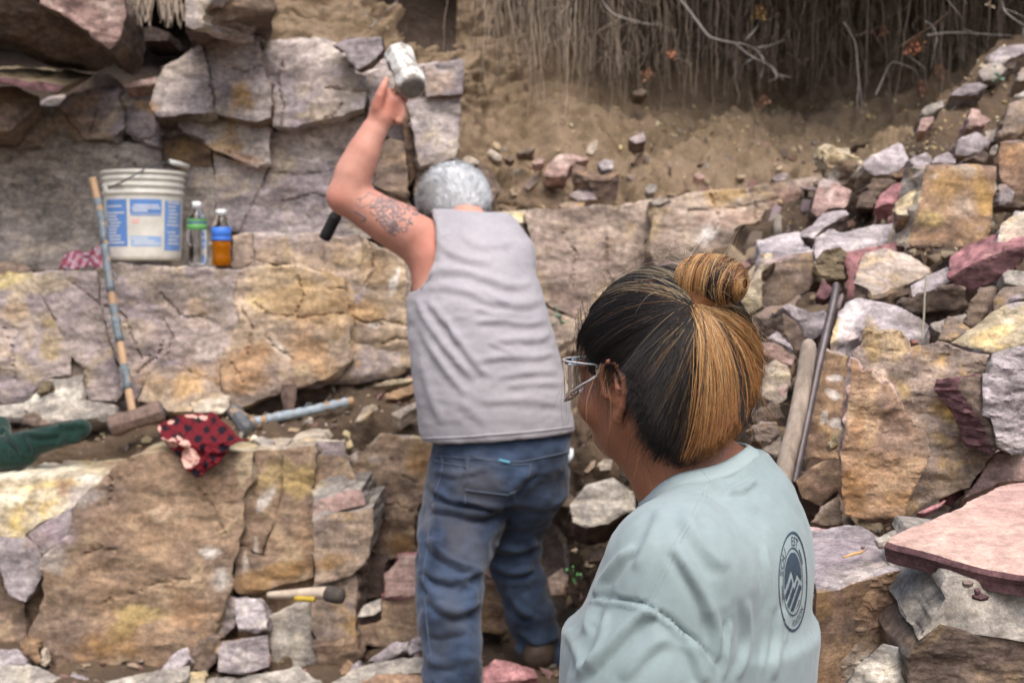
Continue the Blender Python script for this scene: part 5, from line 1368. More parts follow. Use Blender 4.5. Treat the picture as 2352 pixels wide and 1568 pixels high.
def grip(fd, c, palm_n, side, r_handle=.017, sc=1.0):
    """a fist closed round the handle at c: palm on the palm_n side, four fingers of unequal length bent round, thumb across"""
    n = palm_n - hx * (palm_n @ hx); n /= np.linalg.norm(n)
    w = np.cross(hx, n) * side
    R0 = r_handle + .010
    fd.ell(c + n * .032 * sc, np.array([.044, .020, .040]) * sc, np.array([hx, n, w]), .012)
    lens = (245, 275, 265, 225)
    for i, off in enumerate((-.033, -.011, .011, .032)):
        q = []
        for k in range(8):
            a = R(8 + lens[i] * k / 7)
            rr = R0 + .004 * (k == 0)
            q.append(c + hx * off * sc + (n * math.cos(a) + w * math.sin(a)) * rr)
        rr = [.0105, .0105, .010, .0098, .0096, .0092, .0088, .0078]
        fd.chain(q, [x * sc for x in rr], .004)
        fd.ell(q[0] + n * .010, np.array([.0105, .0105, .0105]), None, .006)
    # thumb leaves the side of the palm near its base and lies along the handle
    t0 = c + n * .03 - hx * .005 - w * .026
    t1 = c + n * .022 - hx * .040 - w * .030
    t2 = c + n * .010 - hx * .066 - w * .024
    t3 = c - n * .004 - hx * .084 - w * .016
    fd.chain([t0, t1, t2, t3], [.0155 * sc, .0135 * sc, .0115 * sc, .009 * sc], .006)
fm = Field([-.62, 3.75, .40], [.32, 4.78, 2.3], .008)
HM, BM = P(1040, 486, 4.42), axes(14, 32, 4)
head_prims(fm, HM, BM, 1.06)
fm.cone(P(1052, 490, 4.38), P(1072, 535, 4.30), .060, .066, .03)
fm.stack(torso_m[:-2], .03, off=-.016)
sL, eL, wL, hL = P(985, 565, 4.235), P(797, 452, 4.13), P(868, 285, 4.12), P(888, 240, 4.115)
fm.chain([P(1040, 575, 4.28), sL, P(890, 510, 4.16), P(830, 470, 4.14), eL], [.06, .075, .066, .058, .052], .025)
fm.cone(P(985, 590, 4.2), P(985, 660, 4.2), .062, .05, .03)
fm.cone(eL, P(776, 452, 4.12), .040, .03, .02)
fm.chain([eL, P(812, 400, 4.125), P(836, 348, 4.12), P(856, 305, 4.12), wL, P(874, 268, 4.118)], [.053, .056, .049, .038, .030, .034], .02)
gc = A1 + hx * ((P(889, 246, 4.15) - A1) @ hx)
pn = P(872, 240, 4.06) - gc
grip(fm, gc, pn, 1, sc=1.18)
fm.cone(P(862, 296, 4.12), gc + (pn - hx * (pn @ hx)) / np.linalg.norm(pn - hx * (pn @ hx)) * .030, .029, .030, .02)
fm.chain([P(866, 250, 4.095), P(872, 222, 4.085), P(881, 200, 4.085), P(887, 184, 4.095)], [.018, .0155, .0135, .0105], .006)
for kx, ky in ((918, 232), (924, 248), (925, 264), (918, 279)): fm.ell(P(kx, ky, 4.11), (.013, .014, .0115), None, .008)
sR, eR, wR = P(1135, 570, 4.34), P(985, 528, 4.58), P(815, 446, 4.42)
fm.chain([sR, P(1090, 540, 4.46), eR], [.06, .055, .05], .02)
fm.chain([eR, P(900, 490, 4.52), wR], [.052, .045, .031], .02)
gr = A1 + hx * ((P(785, 428, 4.26) - A1) @ hx)
grip(fm, gr, P(800, 440, 4.42) - gr, -1)
fm.cone(wR, gr + (wR - gr) * .3, .03, .028, .02)
# legs inside the jeans
LL = [(1078, 1110, 4.2, 96), (1060, 1200, 4.17, 98), (1036, 1290, 4.08, 82), (1031, 1400, 4.02, 73), (1036, 1500, 3.98, 70), (1044, 1625, 3.96, 64)]
RL = [(1222, 1110, 4.22, 86), (1190, 1200, 4.28, 64), (1180, 1290, 4.33, 58), (1206, 1360, 4.37, 57), (1226, 1440, 4.41, 55), (1250, 1500, 4.43, 47), (1262, 1535, 4.44, 42)]
for C in (LL, RL):
    fm.chain([P(*c[:3]) for c in C], [c[3] * c[2] / FPX * .72 for c in C], .03)
V, F = fm.mesh()
V = relax(V, F, 2, .4)
q = proj(V)
tn = np.zeros((len(V), 4), np.float32)
red = np.clip(1 - np.hypot((q[:, 0] - 890) / 60, (q[:, 1] - 235) / 60), 0, 1) + .8 * np.clip(1 - np.hypot((q[:, 0] - 775) / 40, (q[:, 1] - 455) / 40), 0, 1) + .7 * np.clip(1 - np.hypot((q[:, 0] - 985) / 60, (q[:, 1] - 560) / 110), 0, 1)
tn[:, :3] = lin('b9705f'); tn[:, 3] = np.clip(red, 0, 1) * .7
body = mesh_obj('body', V, F, M['skin_m'], man, man.location, True, None, tn)
bm_body = bvh_of(V, F)
for s_ in (1, -1):
    mb = MB(); c = HM + 1.06 * (BM[0] * s_ * .032 + BM[1] * .084 + BM[2] * .004)
    mb.lathe([(.0115 * math.sin(a), -.0115 * math.cos(a)) for a in np.linspace(.05, 3.09, 9)], c, BM[1], 12)
    mb.build('eye', M['eye'], man, man.location)
# shirt
fs = Field([-.36, 3.75, .95], [.32, 4.7, 1.9], .007)
fs.stack(torso_m, .03, off=.010)
fs.cone(P(1015, 515, 4.28), P(985, 565, 4.235), .08, .108, .04)
fs.cone(P(1140, 535, 4.3), P(1165, 585, 4.28), .07, .085, .03)
# armhole and neck openings, hem
c0 = P(946, 556, 4.2); rr_ = MY / FPX
x = fs.ax[0][:, None, None]; z = fs.ax[2][None, None, :]; y = fs.ax[1][None, :, None]
dx, dz = (x - c0[0]) / (58 * rr_), (z - c0[2]) / (112 * rr_)
de = (np.sqrt(dx * dx + dz * dz) - 1) * 58 * rr_ + 0 * y
de = np.where(x < c0[0], np.where(z < c0[2], (np.sqrt(dz * dz + .15 * dx * dx) - 1) * 112 * rr_, dz * 112 * rr_ - 112 * rr_) + 0 * y, de)
fs.put((slice(None),) * 3, np.broadcast_to(de, fs.D.shape), .006, 's')
fs.cut(P(1060, 487, 4.25), np.array([-.10, .40, 1]), .004)
h1, h2 = P(968, 1012, 4.2), P(1318, 988, 4.2)
hn = np.array([-(h2[2] - h1[2]), 0, h2[0] - h1[0]])
fs.cut(h1, -hn, .004)
V, F = fs.mesh()
V = relax(V, F, 2, .4)
V = folds(V, F, [
    ('E 745 110 850 185 980 232 1130 248', 0.0058, 9), ('E 700 330 800 300 950 312 1100 360 1250 402 1400 385', 0.0072, 10), ('E 700 440 800 415 950 440 1100 500 1300 532 1470 498', 0.0065, 10),
    ('E 1000 645 1200 640 1350 662 1495 636', 0.0058, 8), ('E 1100 775 1300 765 1440 762 1515 722', 0.0058, 8), ('E 1000 915 1200 880 1400 882 1570 856', 0.0050, 8), ('E 1150 1015 1350 990 1560 980', 0.0043, 8),
    ('E 600 470 700 660 850 860 1010 1040', 0.0072, 10), ('E 690 500 850 700 980 880 1090 1015', 0.0065, 9), ('E 620 620 720 820 820 980 960 1140', 0.0065, 10), ('E 640 880 700 1100 790 1340', 0.0058, 11),
    ('E 1200 1085 1400 1062 1600 1062', 0.0036, 8), ('E 1050 1185 1300 1172 1640 1205', 0.0036, 9), ('E 900 40 1000 120 1150 140 1280 110', 0.0043, 9), ('E 1040 430 1140 480 1230 540', 0.0036, 6), ('E 1090 780 1180 820 1260 850', 0.0036, 6),
    ('E 560 700 600 1000 660 1300', 0.0050, 12), ('E 900 1180 1000 1260 1100 1340', 0.0029, 10), ('E 760 160 780 260 700 360', 0.0043, 10), ('E 1000 560 1150 590 1300 590', 0.0036, 7), ('E 820 620 900 800', 0.0043, 8)])
V = crumple(V, F, .0022, (7, 7, 13), 3)
bm_shirt = bvh_of(V, F)
shirt = mesh_obj('shirt', V, F, M['greyshirt'], man, man.location, True, None, np.zeros((len(V), 4)))
mb = MB()
surf_line(mb, bm_shirt, [(969, 1006), (1050, 1004), (1130, 998), (1230, 990), (1315, 980)], .0028, .0006, 40)
hem = mb.build('hem', M['greyshirt'], shirt, man.location)
mb = MB()
surf_line(mb, bm_shirt, [(1003, 490), (1006, 540), (1002, 590), (990, 632), (968, 664)], .003, .0006, 30)
mb.build('armhole_binding', M['greyshirt'], shirt, man.location)
# jeans
fj = Field([-.36, 3.7, .34], [.32, 4.75, 1.28], .008)
fj.stack([lvl(950, 1004, 1290, 4.2, .13), lvl(985, 1000, 1306, 4.2, .145), lvl(1030, 994, 1312, 4.2, .155), lvl(1080, 988, 1302, 4.2, .16), lvl(1120, 990, 1276, 4.2, .15), lvl(1150, 1010, 1250, 4.2, .12)], .03)
for C in (LL, RL):
    fj.chain([P(*c[:3]) for c in C], [c[3] * c[2] / FPX for c in C], .03)
V, F = fj.mesh()
V = relax(V, F, 2, .4)
V = folds(V, F, [
    ('H 720 240 850 330 1000 350 1200 380', 0.0162, 8), ('H 710 380 850 400 1000 430 1200 400', 0.0162, 8), ('H 690 600 780 680 900 760 1040 800', 0.0189, 10), ('H 680 780 760 850 900 870 1050 800', 0.0162, 9),
    ('H 690 960 800 1060 900 1090 1030 1010', 0.0189, 10), ('H 870 940 940 900 1000 940 960 1010', 0.0108, 8), ('H 660 840 720 940 800 1000', 0.0135, 8), ('H 740 130 900 160 1100 110', 0.0068, 7),
    ('H 1120 760 1250 820 1400 780', 0.0135, 9), ('H 1130 640 1300 660 1420 600', 0.0162, 10), ('H 1200 930 1300 1050 1400 1120', 0.0108, 9), ('H 1250 1300 1350 1360 1480 1380', 0.0162, 8), ('H 1300 1200 1420 1290 1580 1250', 0.0135, 8),
    ('H 700 1200 800 1230 950 1180', 0.0081, 9), ('H 680 1400 800 1430 1000 1380', 0.0081, 10), ('H 640 500 660 700 640 900', 0.0081, 8), ('H 960 30 940 300', 0.0054, 5), ('H 1240 320 1300 200 1420 120', 0.0162, 10)])
q = proj(V)
tn = np.zeros((len(V), 4), np.float32)
wear = np.zeros(len(V))
for cx_, cy_, rx_, ry_, k_ in ((1095, 1110, 70, 60, .6), (1060, 1220, 60, 70, .5), (1030, 1400, 40, 70, .35), (985, 1180, 16, 80, .6), (1090, 1260, 30, 60, .5), (1010, 1480, 30, 80, .25)):
    wear = np.maximum(wear, k_ * np.clip(1.3 - np.hypot((q[:, 0] - cx_) / rx_, (q[:, 1] - cy_) / ry_) + .5 * fbm(V * 14, 3, 5), 0, 1))
tn[:, :3] = lin('58595f'); tn[:, 3] = np.clip(wear, 0, .8)
V = crumple(V, F, .0050, (8, 8, 11), 5)
bm_jeans = bvh_of(V, F)
jeans = mesh_obj('jeans', V, F, M['denim'], man, man.location, True, None, tn)
mb = MB()
for s_ in ('H 780 40 790 90 770 200 720 330 700 460 690 640 660 860 680 1100 700 1300 730 1562', 'H 730 35 900 50 1100 62 1300 78 1500 40 1640 10'):
    surf_line(mb, bm_jeans, pts(s_), .0022, .0008, 60)
mb.build('seam', M['denimseam'], jeans, man.location)
mb = MB()
for s_ in ('H 965 30 1100 70 1250 95 1385 95', 'H 965 30 955 150 940 265 942 360', 'H 1385 95 1360 200 1290 270 1230 300', 'H 940 265 1050 280 1230 300', 'H 730 70 850 95 960 115'):
    surf_line(mb, bm_jeans, pts(s_), .0022, .001, 26)
mb.build('pocket_stitching', M['denimseam'], jeans, man.location)
mb = MB()
surf_line(mb, bm_jeans, pts('H 1170 68 1200 74 1240 82'), .004, .003, 12)
mb.build('pocket_tab', plain_mat('pocket_tab_blue', '5aa0b8', .7), jeans, man.location)
mb = MB()
mb.tube(np.array([P(1306, 1062, 4.16), P(1311, 1046, 4.16), P(1313, 1030, 4.17)]), [.004, .009, .005], 6)
mb.build('white_rag_corner', plain_mat('rag_white', 'd6dbe0', .9), jeans, man.location)
# boots
def boot(c, yaw, name='shoe'):
    f = Field(c - .24, c + np.array([.24, .24, .2]), .009)
    B = axes(yaw)
    g = lambda l, fw, u: c + B[0] * l + B[1] * fw + np.array([0, 0, u])
    f.cone(g(0, -.06, .05), g(0, .04, .05), .045, .042, .03)
    f.cone(g(0, .04, .045), g(0, .15, .035), .042, .036, .03)
    f.cone(g(0, -.05, .05), g(0, -.03, .09), .042, .036, .03)
    f.cut(g(0, 0, .004), (0, 0, -1), .003)
    v, fc = f.mesh()
    v = relax(v, fc, 1)
    sh = mesh_obj(name, v, fc, M['shoe'], man, man.location, True, None, np.zeros((len(v), 4)))
    mb = MB()
    ring = [g(.047 * math.cos(a) * (1 if math.sin(a) < 0 else .9), .045 + (.11 if math.sin(a) > 0 else .115) * math.sin(a), .014) for a in np.linspace(0, 2 * math.pi, 28)]
    mb.tube(np.array(ring), .011, 6, cap=False)
    mb.build('sole', plain_mat('boot_sole', '8b8378', .8), sh, man.location)
boot(np.array([*P(1254, 1548, 4.42)[:2], .385]), -30)
boot(np.array([*P(1046, 1640, 4.0)[:2], .375]), 12)
# grey hair: a shell with many short locks
def lock_mesh(paths, rads, cols, sides=3):
    """many thin hairs as one mesh; paths (n, m, 3)"""
    n, m, _ = paths.shape
    t = np.gradient(paths, axis=1)
    t /= np.linalg.norm(t, axis=2)[..., None] + 1e-12
    up = np.broadcast_to(np.array([.31, .52, .79]), t.shape)
    a = np.cross(t, up); a /= np.linalg.norm(a, axis=2)[..., None] + 1e-12
    b = np.cross(t, a)
    ang = np.arange(sides) * 2 * math.pi / sides
    v = paths[:, :, None, :] + rads[:, :, None, None] * (np.cos(ang)[None, None, :, None] * a[:, :, None, :] + np.sin(ang)[None, None, :, None] * b[:, :, None, :])
    v = v.reshape(-1, 3)
    i = np.arange(n)[:, None, None] * m * sides; j = np.arange(m - 1)[None, :, None] * sides; k = np.arange(sides)[None, None, :]
    k2 = (k + 1) % sides
    f = np.stack([i + j + k, i + j + k2, i + j + sides + k2, i + j + sides + k], -1).reshape(-1, 4)
    c = np.repeat(cols.reshape(-1, cols.shape[-1]), sides, axis=0)
    c = np.concatenate([c, np.ones((len(c), 1))], 1)
    return v, f, c
def man_hair():
    f = Field(HM - .2, HM + .2, .006)
    g = lambda l, fw, u: HM + 1.06 * (BM[0] * l + BM[1] * fw + BM[2] * u)
    f.ell(g(0, -.016, .034), (.112, .122, .108), BM, .02)
    f.ell(g(0, -.062, -.005), (.096, .062, .086), BM, .03)
    f.ell(g(0, .11, -.04), (.07, .085, .105), BM, .02, 's')
    for s_ in (1, -1): f.ell(g(s_ * .09, .01, -.035), (.03, .03, .045), BM, .01, 's')
    v, fc = f.mesh()
    v = relax(v, fc, 1)
    nn = vnorm(v, fc)
    h = mesh_obj('hair', v + nn * fbm(v * 45, 3, 3)[:, None] * .003, fc, tint_mat('grey_hair', .7, .2, .5, 160), man, man.location, True, None, np.tile(np.array([*lin('d0d3d6'), 1]), (len(v), 1)))
    rg = np.random.RandomState(4)
    idx = rg.randint(0, len(v), 9500)
    p0, n0 = v[idx], nn[idx]
    down = -BM[2] * .6 - BM[1] * .55
    tg = down - n0 * (n0 @ down)[:, None]
    tg = tg + rg.normal(0, .10, tg.shape)
    tg /= np.linalg.norm(tg, axis=1)[:, None] + 1e-9
    L = rg.uniform(.018, .040, len(idx))
    s = np.linspace(0, 1, 5)
    path = p0[:, None, :] + tg[:, None, :] * (L[:, None] * s)[..., None] + n0[:, None, :] * (L[:, None] * (.20 * s - .17 * s * s))[..., None]
    rad = .0009 * (1 - .8 * s)[None, :] * np.ones((len(idx), 1))
    pxy = proj(p0)
    base = np.array([lin('dfe2e5'), lin('d5d9dc'), lin('e6e8ea'), lin('c8ccd0')])
    col = base[rg.randint(0, 4, len(idx))]
    nape = np.clip((pxy[:, 1] - 470) / 20 + rg.normal(0, .3, len(idx)), 0, 1)[:, None]
    col = col * (1 - nape) + np.array(lin('66676a')) * nape
    warm = np.clip(1 - np.hypot((pxy[:, 0] - 965) / 40, (pxy[:, 1] - 420) / 60), 0, 1)[:, None] * .7
    col = col * (1 - warm) + np.array(lin('b3a894')) * warm
    vv, ff, cc = lock_mesh(path, rad, np.repeat(col[:, None, :], 5, 1))
    mesh_obj('hair_locks', vv, ff, M['hair'], h, man.location, True, None, cc)
man_hair()
# tattoo: inked shapes lying on the skin of the raised arm
def tattoo():
    mb = MB()
    bc = lambda s: pts(s)
    rg = np.random.RandomState(8)
    L = [('B 200 1420 240 1440 268 1462 262 1480 235 1484', .004), ('B 215 1340 260 1330 300 1300 340 1315', .0022), ('B 280 1290 330 1310 390 1330', .0018), ('B 205 1360 225 1390 240 1340', .0018),
         ('B 300 1400 350 1370 410 1350 470 1345 500 1370', .004), ('B 330 1360 380 1340 440 1330', .003), ('B 350 1430 340 1400 370 1390 395 1420 380 1455 350 1440', .003), ('B 420 1400 450 1370 490 1380 480 1420 450 1420', .0035),
         ('B 370 1450 410 1480 440 1520 430 1562', .0045), ('B 420 1460 460 1490 470 1540', .004), ('B 400 1470 430 1500 480 1480', .004), ('B 450 1520 520 1530', .003), ('B 480 1440 520 1400', .002), ('B 330 1330 300 1370 260 1390 230 1400', .002),
         ('B 590 1400 640 1420 690 1440 715 1470', .004), ('B 600 1380 650 1390 700 1410', .003), ('B 620 1430 660 1450', .003), ('B 380 1400 400 1380 430 1390', .003), ('B 300 1420 320 1440 350 1450', .0025), ('B 510 1540 530 1562', .003),
         ('B 390 1490 400 1530 450 1570', .003), ('B 340 1345 370 1320 420 1312 500 1335', .002)]
    for s, r in L: surf_line(mb, bm_body, pts(s), r * 1.7, -r * 1.7 * .8, 22, sides=8)
    for k in range(70):
        cx_, cy_ = [(880, 462), (902, 470), (895, 485), (905, 505), (908, 518), (962, 484)][rg.randint(6)]
        a = rg.rand() * 6.28; x0, y0 = cx_ + rg.normal(0, 16), cy_ + rg.normal(0, 9)
        ln = [(x0, y0), (x0 + 8 * math.cos(a), y0 + 6 * math.sin(a)), (x0 + 14 * math.cos(a + .9), y0 + 11 * math.sin(a + .9))]
        surf_line(mb, bm_body, ln, .006, -.0046, 8, sides=8)
    tag(mb.build('tattoo', M['tattoo'], body, man.location), kind='stuff')
tattoo()

# the hammer he swings
ham = empty('sledgehammer', A1)
tag(ham, 'sledgehammer with a chipped white painted head raised over the grey haired man', 'sledgehammer')
mb = MB()
k = (A2 - A1)
ps = np.array([A1 - hx * .035 + k * t + hx * 0 for t in np.linspace(0, .86, 12)])
mb.tube(ps, [.0165] * 3 + [.0155] * 9, 10)
mb.build('handle', plain_mat('hammer_handle', '9a7f60', .7, .3, 0, .2, 30, .2), ham, A1)
mb = MB()
mb.tube(np.array([A1 + k * t for t in np.linspace(.84, 1.0, 8)]), [.0175, .0185, .018, .018, .018, .0185, .019, .017], 10)
mb.build('grip', plain_mat('black_grip', '232325', .75), ham, A1)
h0, h1 = P(912, 118, 4.21), P(951, 208, 4.06)
hd = (h1 - h0) / np.linalg.norm(h1 - h0)
hm_ = (h0 + h1) / 2
def hammer_head(c, d, L, r, mat, parent, facemat):
    mb = MB()
    prof = [(r * .82, -L / 2), (r * .97, -L / 2 + .004), (r, -L / 2 + .012), (r * 1.0, -L * .26), (r * .9, -L * .2), (r * .9, L * .2), (r * 1.0, L * .26), (r, L / 2 - .012), (r * .97, L / 2 - .004), (r * .82, L / 2)]
    mb.lathe(prof, c, d, 8)
    o = mb.build('head', mat, parent, parent.location, smooth=False)
    bv = o.modifiers.new('bevel', 'BEVEL'); bv.width = .003; bv.segments = 2; bv.limit_method = 'ANGLE'
    for s_ in (-1, 1):
        mb = MB()
        mb.lathe([(r * .80, L / 2 - .0012), (r * .78, L / 2 + .0016), (r * .5, L / 2 + .003), (.001, L / 2 + .0035)], c, np.array(d) * s_, 16)
        mb.build('striking_face', facemat, o, parent.location)
    return o
def chipped(name, c1, c2, c3):
    m, t, b = mat_new(name)
    v = coords(t)
    n1, n2 = noise(t, v, 22, 5, .65, .5), noise(t, v, 60, 4, .7)
    col = mixc(t, ramp(t, n1, .5, .58), lin(c1), lin(c2))
    col = mixc(t, ramp(t, n2, .52, .64), col, lin(c3))
    t.links.new(col, b.inputs['Base Color'])
    b.inputs['Roughness'].default_value = .6
    bump(t, b, n1, .5, .004)
    return m
hammer_head(hm_, hd, .18, .045, chipped('chipped_white_steel', 'c8c6c2', '8d857b', 'b5aea5'), ham, plain_mat('worn_steel', '77736c', .5, .5, .3, .25, 60))
TINTS = TINTS_SAVE
# ------------------------------------------------------------------ roots and twigs under the turf
def bank_y(px, py):
    ys = [-140, -20, 80, 190, 272, 355, 455]
    v = np.array([[7.05, 6.8, 6.5, 6.35, 6.2, 6.0, 5.85], [7.05, 7.0, 6.95, 6.75, 6.44, 6.07, 5.7], [7.1, 7.05, 7.0, 6.75, 6.35, 6.0, 5.6]])
    k = np.clip((px - 1040) / 300, 0, 2)
    i = int(min(k, 1)); f = k - i
    r = v[i] * (1 - f) + v[min(i + 1, 2)] * f
    return np.interp(py, ys, r)
def roots():
    rg = np.random.RandomState(17)
    mb = MB()
    cols = [lin(c) for c in ('a39586', '887a6c', 'b0a090', '70655a', '948676', '5f554d')]
    n = 0
    while n < 1050:
        px = rg.uniform(1030, 2380)
        if rg.rand() > np.clip((px - 1000) / 120, .1, 1) * (.45 + .55 * (vnoise(np.array([[px * .022, 1.7, .3]]))[0] > -.1)): continue
        Y = rg.uniform(6.3, 6.98) - .25 * (px > 2050) * rg.rand()
        yy = np.arange(-60, 330, 6.)
        by = np.array([bank_y(px, v) for v in yy])
        hit = np.flatnonzero(by < Y + .01)
        yend = yy[hit[0]] if len(hit) else 330
        if px > 2080: yend = min(yend, 330 - (px - 2080) * .75)
        lo = 40 + 30 * rg.rand()
        y1 = lo + (yend - lo) * (rg.rand() ** .55)
        y0 = rg.uniform(-110, -40) if rg.rand() < .75 else rg.uniform(-20, max(0, y1 - 60))
        m = 9
        t = np.linspace(0, 1, m)
        r0 = .0016 * (4.2 ** (rg.rand() ** 2.2))
        dx = rg.normal(0, 20) * t + rg.normal(0, 4, m).cumsum() * .6
        path = np.array([P(px + dx[i], y0 + (y1 - y0) * t[i], Y + .02 * math.sin(3 * t[i] + n)) for i in range(m)])
        dk = 1 - .45 * np.clip((px - 1500) / 700, 0, 1)
        c = np.array(cols[rg.randint(6)]) * rg.uniform(.75, 1.2) * (.5 + .5 * dk)
        mb.tube(path, r0 * (1 - .6 * t) * (1 + .2 * rg.normal(0, 1, m)), 3, (*c, 1), cap=False)
        n += 1
    o = mb.build('hanging_roots', tint_mat('root_bark', .95, .1), None, None)
    tag(o, kind='stuff')
    mb = MB()
    for k in range(1500):
        px = rg.uniform(40, 1040) if k < 0 else rg.uniform(1080, 2420); y0 = rg.uniform(-70, 140); Y = rg.uniform(6.2, 6.95)
        a = rg.normal(1.57, .45); L = rg.uniform(15, 75)
        if y0 + L > np.interp(px, [1080, 1500, 1900, 2100, 2420], [130, 230, 280, 240, 70]): continue
        t = np.linspace(0, 1, 6)
        path = np.array([P(px + L * math.cos(a) * u + 4 * math.sin(5 * u + k), y0 + L * math.sin(a) * u, Y) for u in t])
        mb.tube(path, .0011, 3, (*np.array(cols[rg.randint(6)]) * rg.uniform(.8, 1.25), 1), cap=False)
    tag(mb.build('root_hairs', M['bits'], None, None), kind='stuff')
    # a few in the cave at the far corner
    mb = MB()
    for k in range(90):
        px = rg.choice([rg.uniform(285, 350), rg.uniform(365, 420)]); L = rg.uniform(20, 75) * (1 if px < 350 else .9)
        t = np.linspace(0, 1, 7)
        Y = rg.uniform(5.5, 5.8)
        path = np.array([P(px + 5 * math.sin(4 * u + k), -20 + (L + 20) * u, Y) for u in t])
        mb.tube(path, .0035 * rg.rand() + .0012, 3, (*np.array(cols[rg.randint(6)]) * 1.1, 1), cap=False)
    tag(mb.build('cave_roots', M['bits'], None, None), kind='stuff')
roots()
BARK = plain_mat('twig_bark', '8b8580', .85, .2, 0, .2, 40, .3)
BARK2 = plain_mat('twig_bark_brown', '6b5a4c', .85, .2, 0, .2, 40, .3)
def twig(label, lines, Y, mat=BARK, r=.006, group='bare twigs below the turf'):
    mb = MB()
    first = None
    for k, s in enumerate(lines):
        L = smooth_line(pts(s), 16)
        rg = np.random.RandomState(k + 3)
        path = np.array([P(x, y, Y + .03 * math.sin(i * .5 + k)) for i, (x, y) in enumerate(L)])
        if first is None: first = path[0]
        mb.tube(path, np.linspace(r * .75, r * .3, 16) * (1 if k == 0 else .65), 5)
    o = mb.build('twig', mat, None, first)
    tag(o, label, 'twig', group)
    return o
twig('long pale grey forked twig reaching down across the roots', ['C -60 -60 40 0 130 110 220 230 270 260 400 290 480 300 590 355', 'C 410 295 520 380 620 430 740 540', 'C 560 340 600 400 600 440 585 520', 'C 480 275 520 230 560 180 580 130', 'C 560 320 640 310 740 270', 'C 600 420 660 450 700 500 790 520', 'C 540 385 480 430', 'C 640 440 690 520 630 550'], 6.02, r=.0095)
twig('pale curved twig with buds at the top of the root curtain', ['B 1850 -40 1870 20 1930 90 2000 120 2090 145 2180 165 2240 165'], 6.05, r=.006)
twig('straight brown twig slanting up beside the orange dry leaves', ['C 1530 310 1600 260 1700 200 1780 140 1860 70'], 5.9, BARK2, .007)
twig('grey bent twig hooking down near the dirt slope', ['C 1355 640 1400 540 1455 425 1520 430 1600 460 1640 500 1630 590', 'C 1455 425 1500 420 1560 440'], 6.0, r=.0055)
twig('thin grey twig dropping beside the straight brown twig', ['C 1690 145 1740 180 1765 250 1750 340 1725 475'], 5.9, r=.006)
twig('long level twig crossing the dark root corner', ['C 1700 240 1850 220 2000 225 2150 235 2300 242', 'C 1950 200 2000 215 2040 240'], 5.85, r=.005)
twig('slanting pair of twigs at the very top of the dark corner', ['C 1800 -60 1860 30 1910 90 1950 150', 'C 1930 -60 1960 20 1970 80'], 5.85, r=.005)
twig('arching twigs at the picture corner above the blue grey slab', ['C 2190 -40 2215 60 2260 110 2352 170 2450 200', 'C 2210 60 2300 90 2400 150', 'C 2352 190 2340 260 2330 310'], 5.7, r=.006)
twig('long wavy pale root hanging down to the pale heap rim', ['C 1140 150 1215 280 1230 400 1240 520 1262 690 1275 830', 'C 1240 560 1232 700 1240 880'], 6.0, r=.0055)
twig('thin dark root dropping over the bare dirt bank', ['C 500 540 525 680 545 790 530 930'], 6.05, BARK2, .004)
twig('short grey twig stub in the middle of the roots', ['C 1220 240 1260 230 1300 205'], 6.2, r=.005)
twig('short dark grey twig leaning beside the dry leaf sprays', ['C 1575 375 1640 425 1690 470'], 5.95, r=.0045)
twig('pair of pale twigs crossing at the top of the tan bank', ['B 310 185 370 120 430 60 490 0', 'B 230 50 290 110 330 160'], 6.0, r=.005)
def leaf_spray(label, s, Y, n, col, rad):
    rg = np.random.RandomState(n + int(rad))
    c = pts(s)[0]
    mb = MB()
    base = P(c[0], c[1] - rad * 1.2, Y)
    for k in range(n):
        p1 = P(c[0] + rg.normal(0, rad * .6), c[1] + rg.normal(0, rad * .55), Y + rg.normal(0, .02))
        mb.tube(np.array([base, (base + p1) / 2 + rg.normal(0, .006, 3), p1]), .0008, 3, (*lin('6b4a38'), 1))
        d = rg.normal(0, 1, 3); d[2] -= .6; d /= np.linalg.norm(d)
        w = np.cross(d, rg.normal(0, 1, 3)); w /= np.linalg.norm(w); u = np.cross(d, w)
        L = rg.uniform(.012, .022)
        cc = (*np.array(lin(col)) * rg.uniform(.7, 1.3), 1)
        a = p1
        v = [a, a + d * L * .5 + w * L * .3 + u * .002, a + d * L, a + d * L * .5 - w * L * .3 + u * .002, a + d * L * .5 - u * .002]
        mb.add(v, [(0, 1, 4), (1, 2, 4), (2, 3, 4), (3, 0, 4), (0, 3, 1), (1, 3, 2)], cc)
    o = mb.build('dry_leaf_spray', M['bits'], None, base, smooth=False)
    tag(o, label, 'dry leaves', 'dry leaf sprays on the twigs')
leaf_spray('bright orange dry leaf cluster beside the straight brown twig', 'C 1620 315', 5.9, 46, 'a06a50', 17)
leaf_spray('drooping brown leaf spray under the thin grey twig', 'C 1782 480', 5.9, 22, '7d6250', 12)
leaf_spray('dull brown leaf cluster low near the dirt slope stones', 'C 1665 595', 5.95, 24, '75574a', 14)
leaf_spray('reddish leaf spray hanging low over the bare bank', 'C 600 690', 6.0, 22, '7d6250', 15)
leaf_spray('yellowish leaf tuft at the top of the pale forked twig', 'C 580 80', 6.0, 22, '9a8148', 12)
leaf_spray('small tan leaf tuft among the root ends', 'B 2330 370', 6.0, 18, 'a8785c', 11)
leaf_spray('faint brown leaf spray below the pale curved twig', 'B 2180 500', 6.0, 14, '96705a', 12)
leaf_spray('small pale bud tuft on the corner twigs', 'C 2120 20', 5.8, 8, 'b8aa90', 7)
leaf_spray('brown dry leaf tuft above the drooping spray', 'C 1400 220', 6.0, 14, '7d5a48', 13)

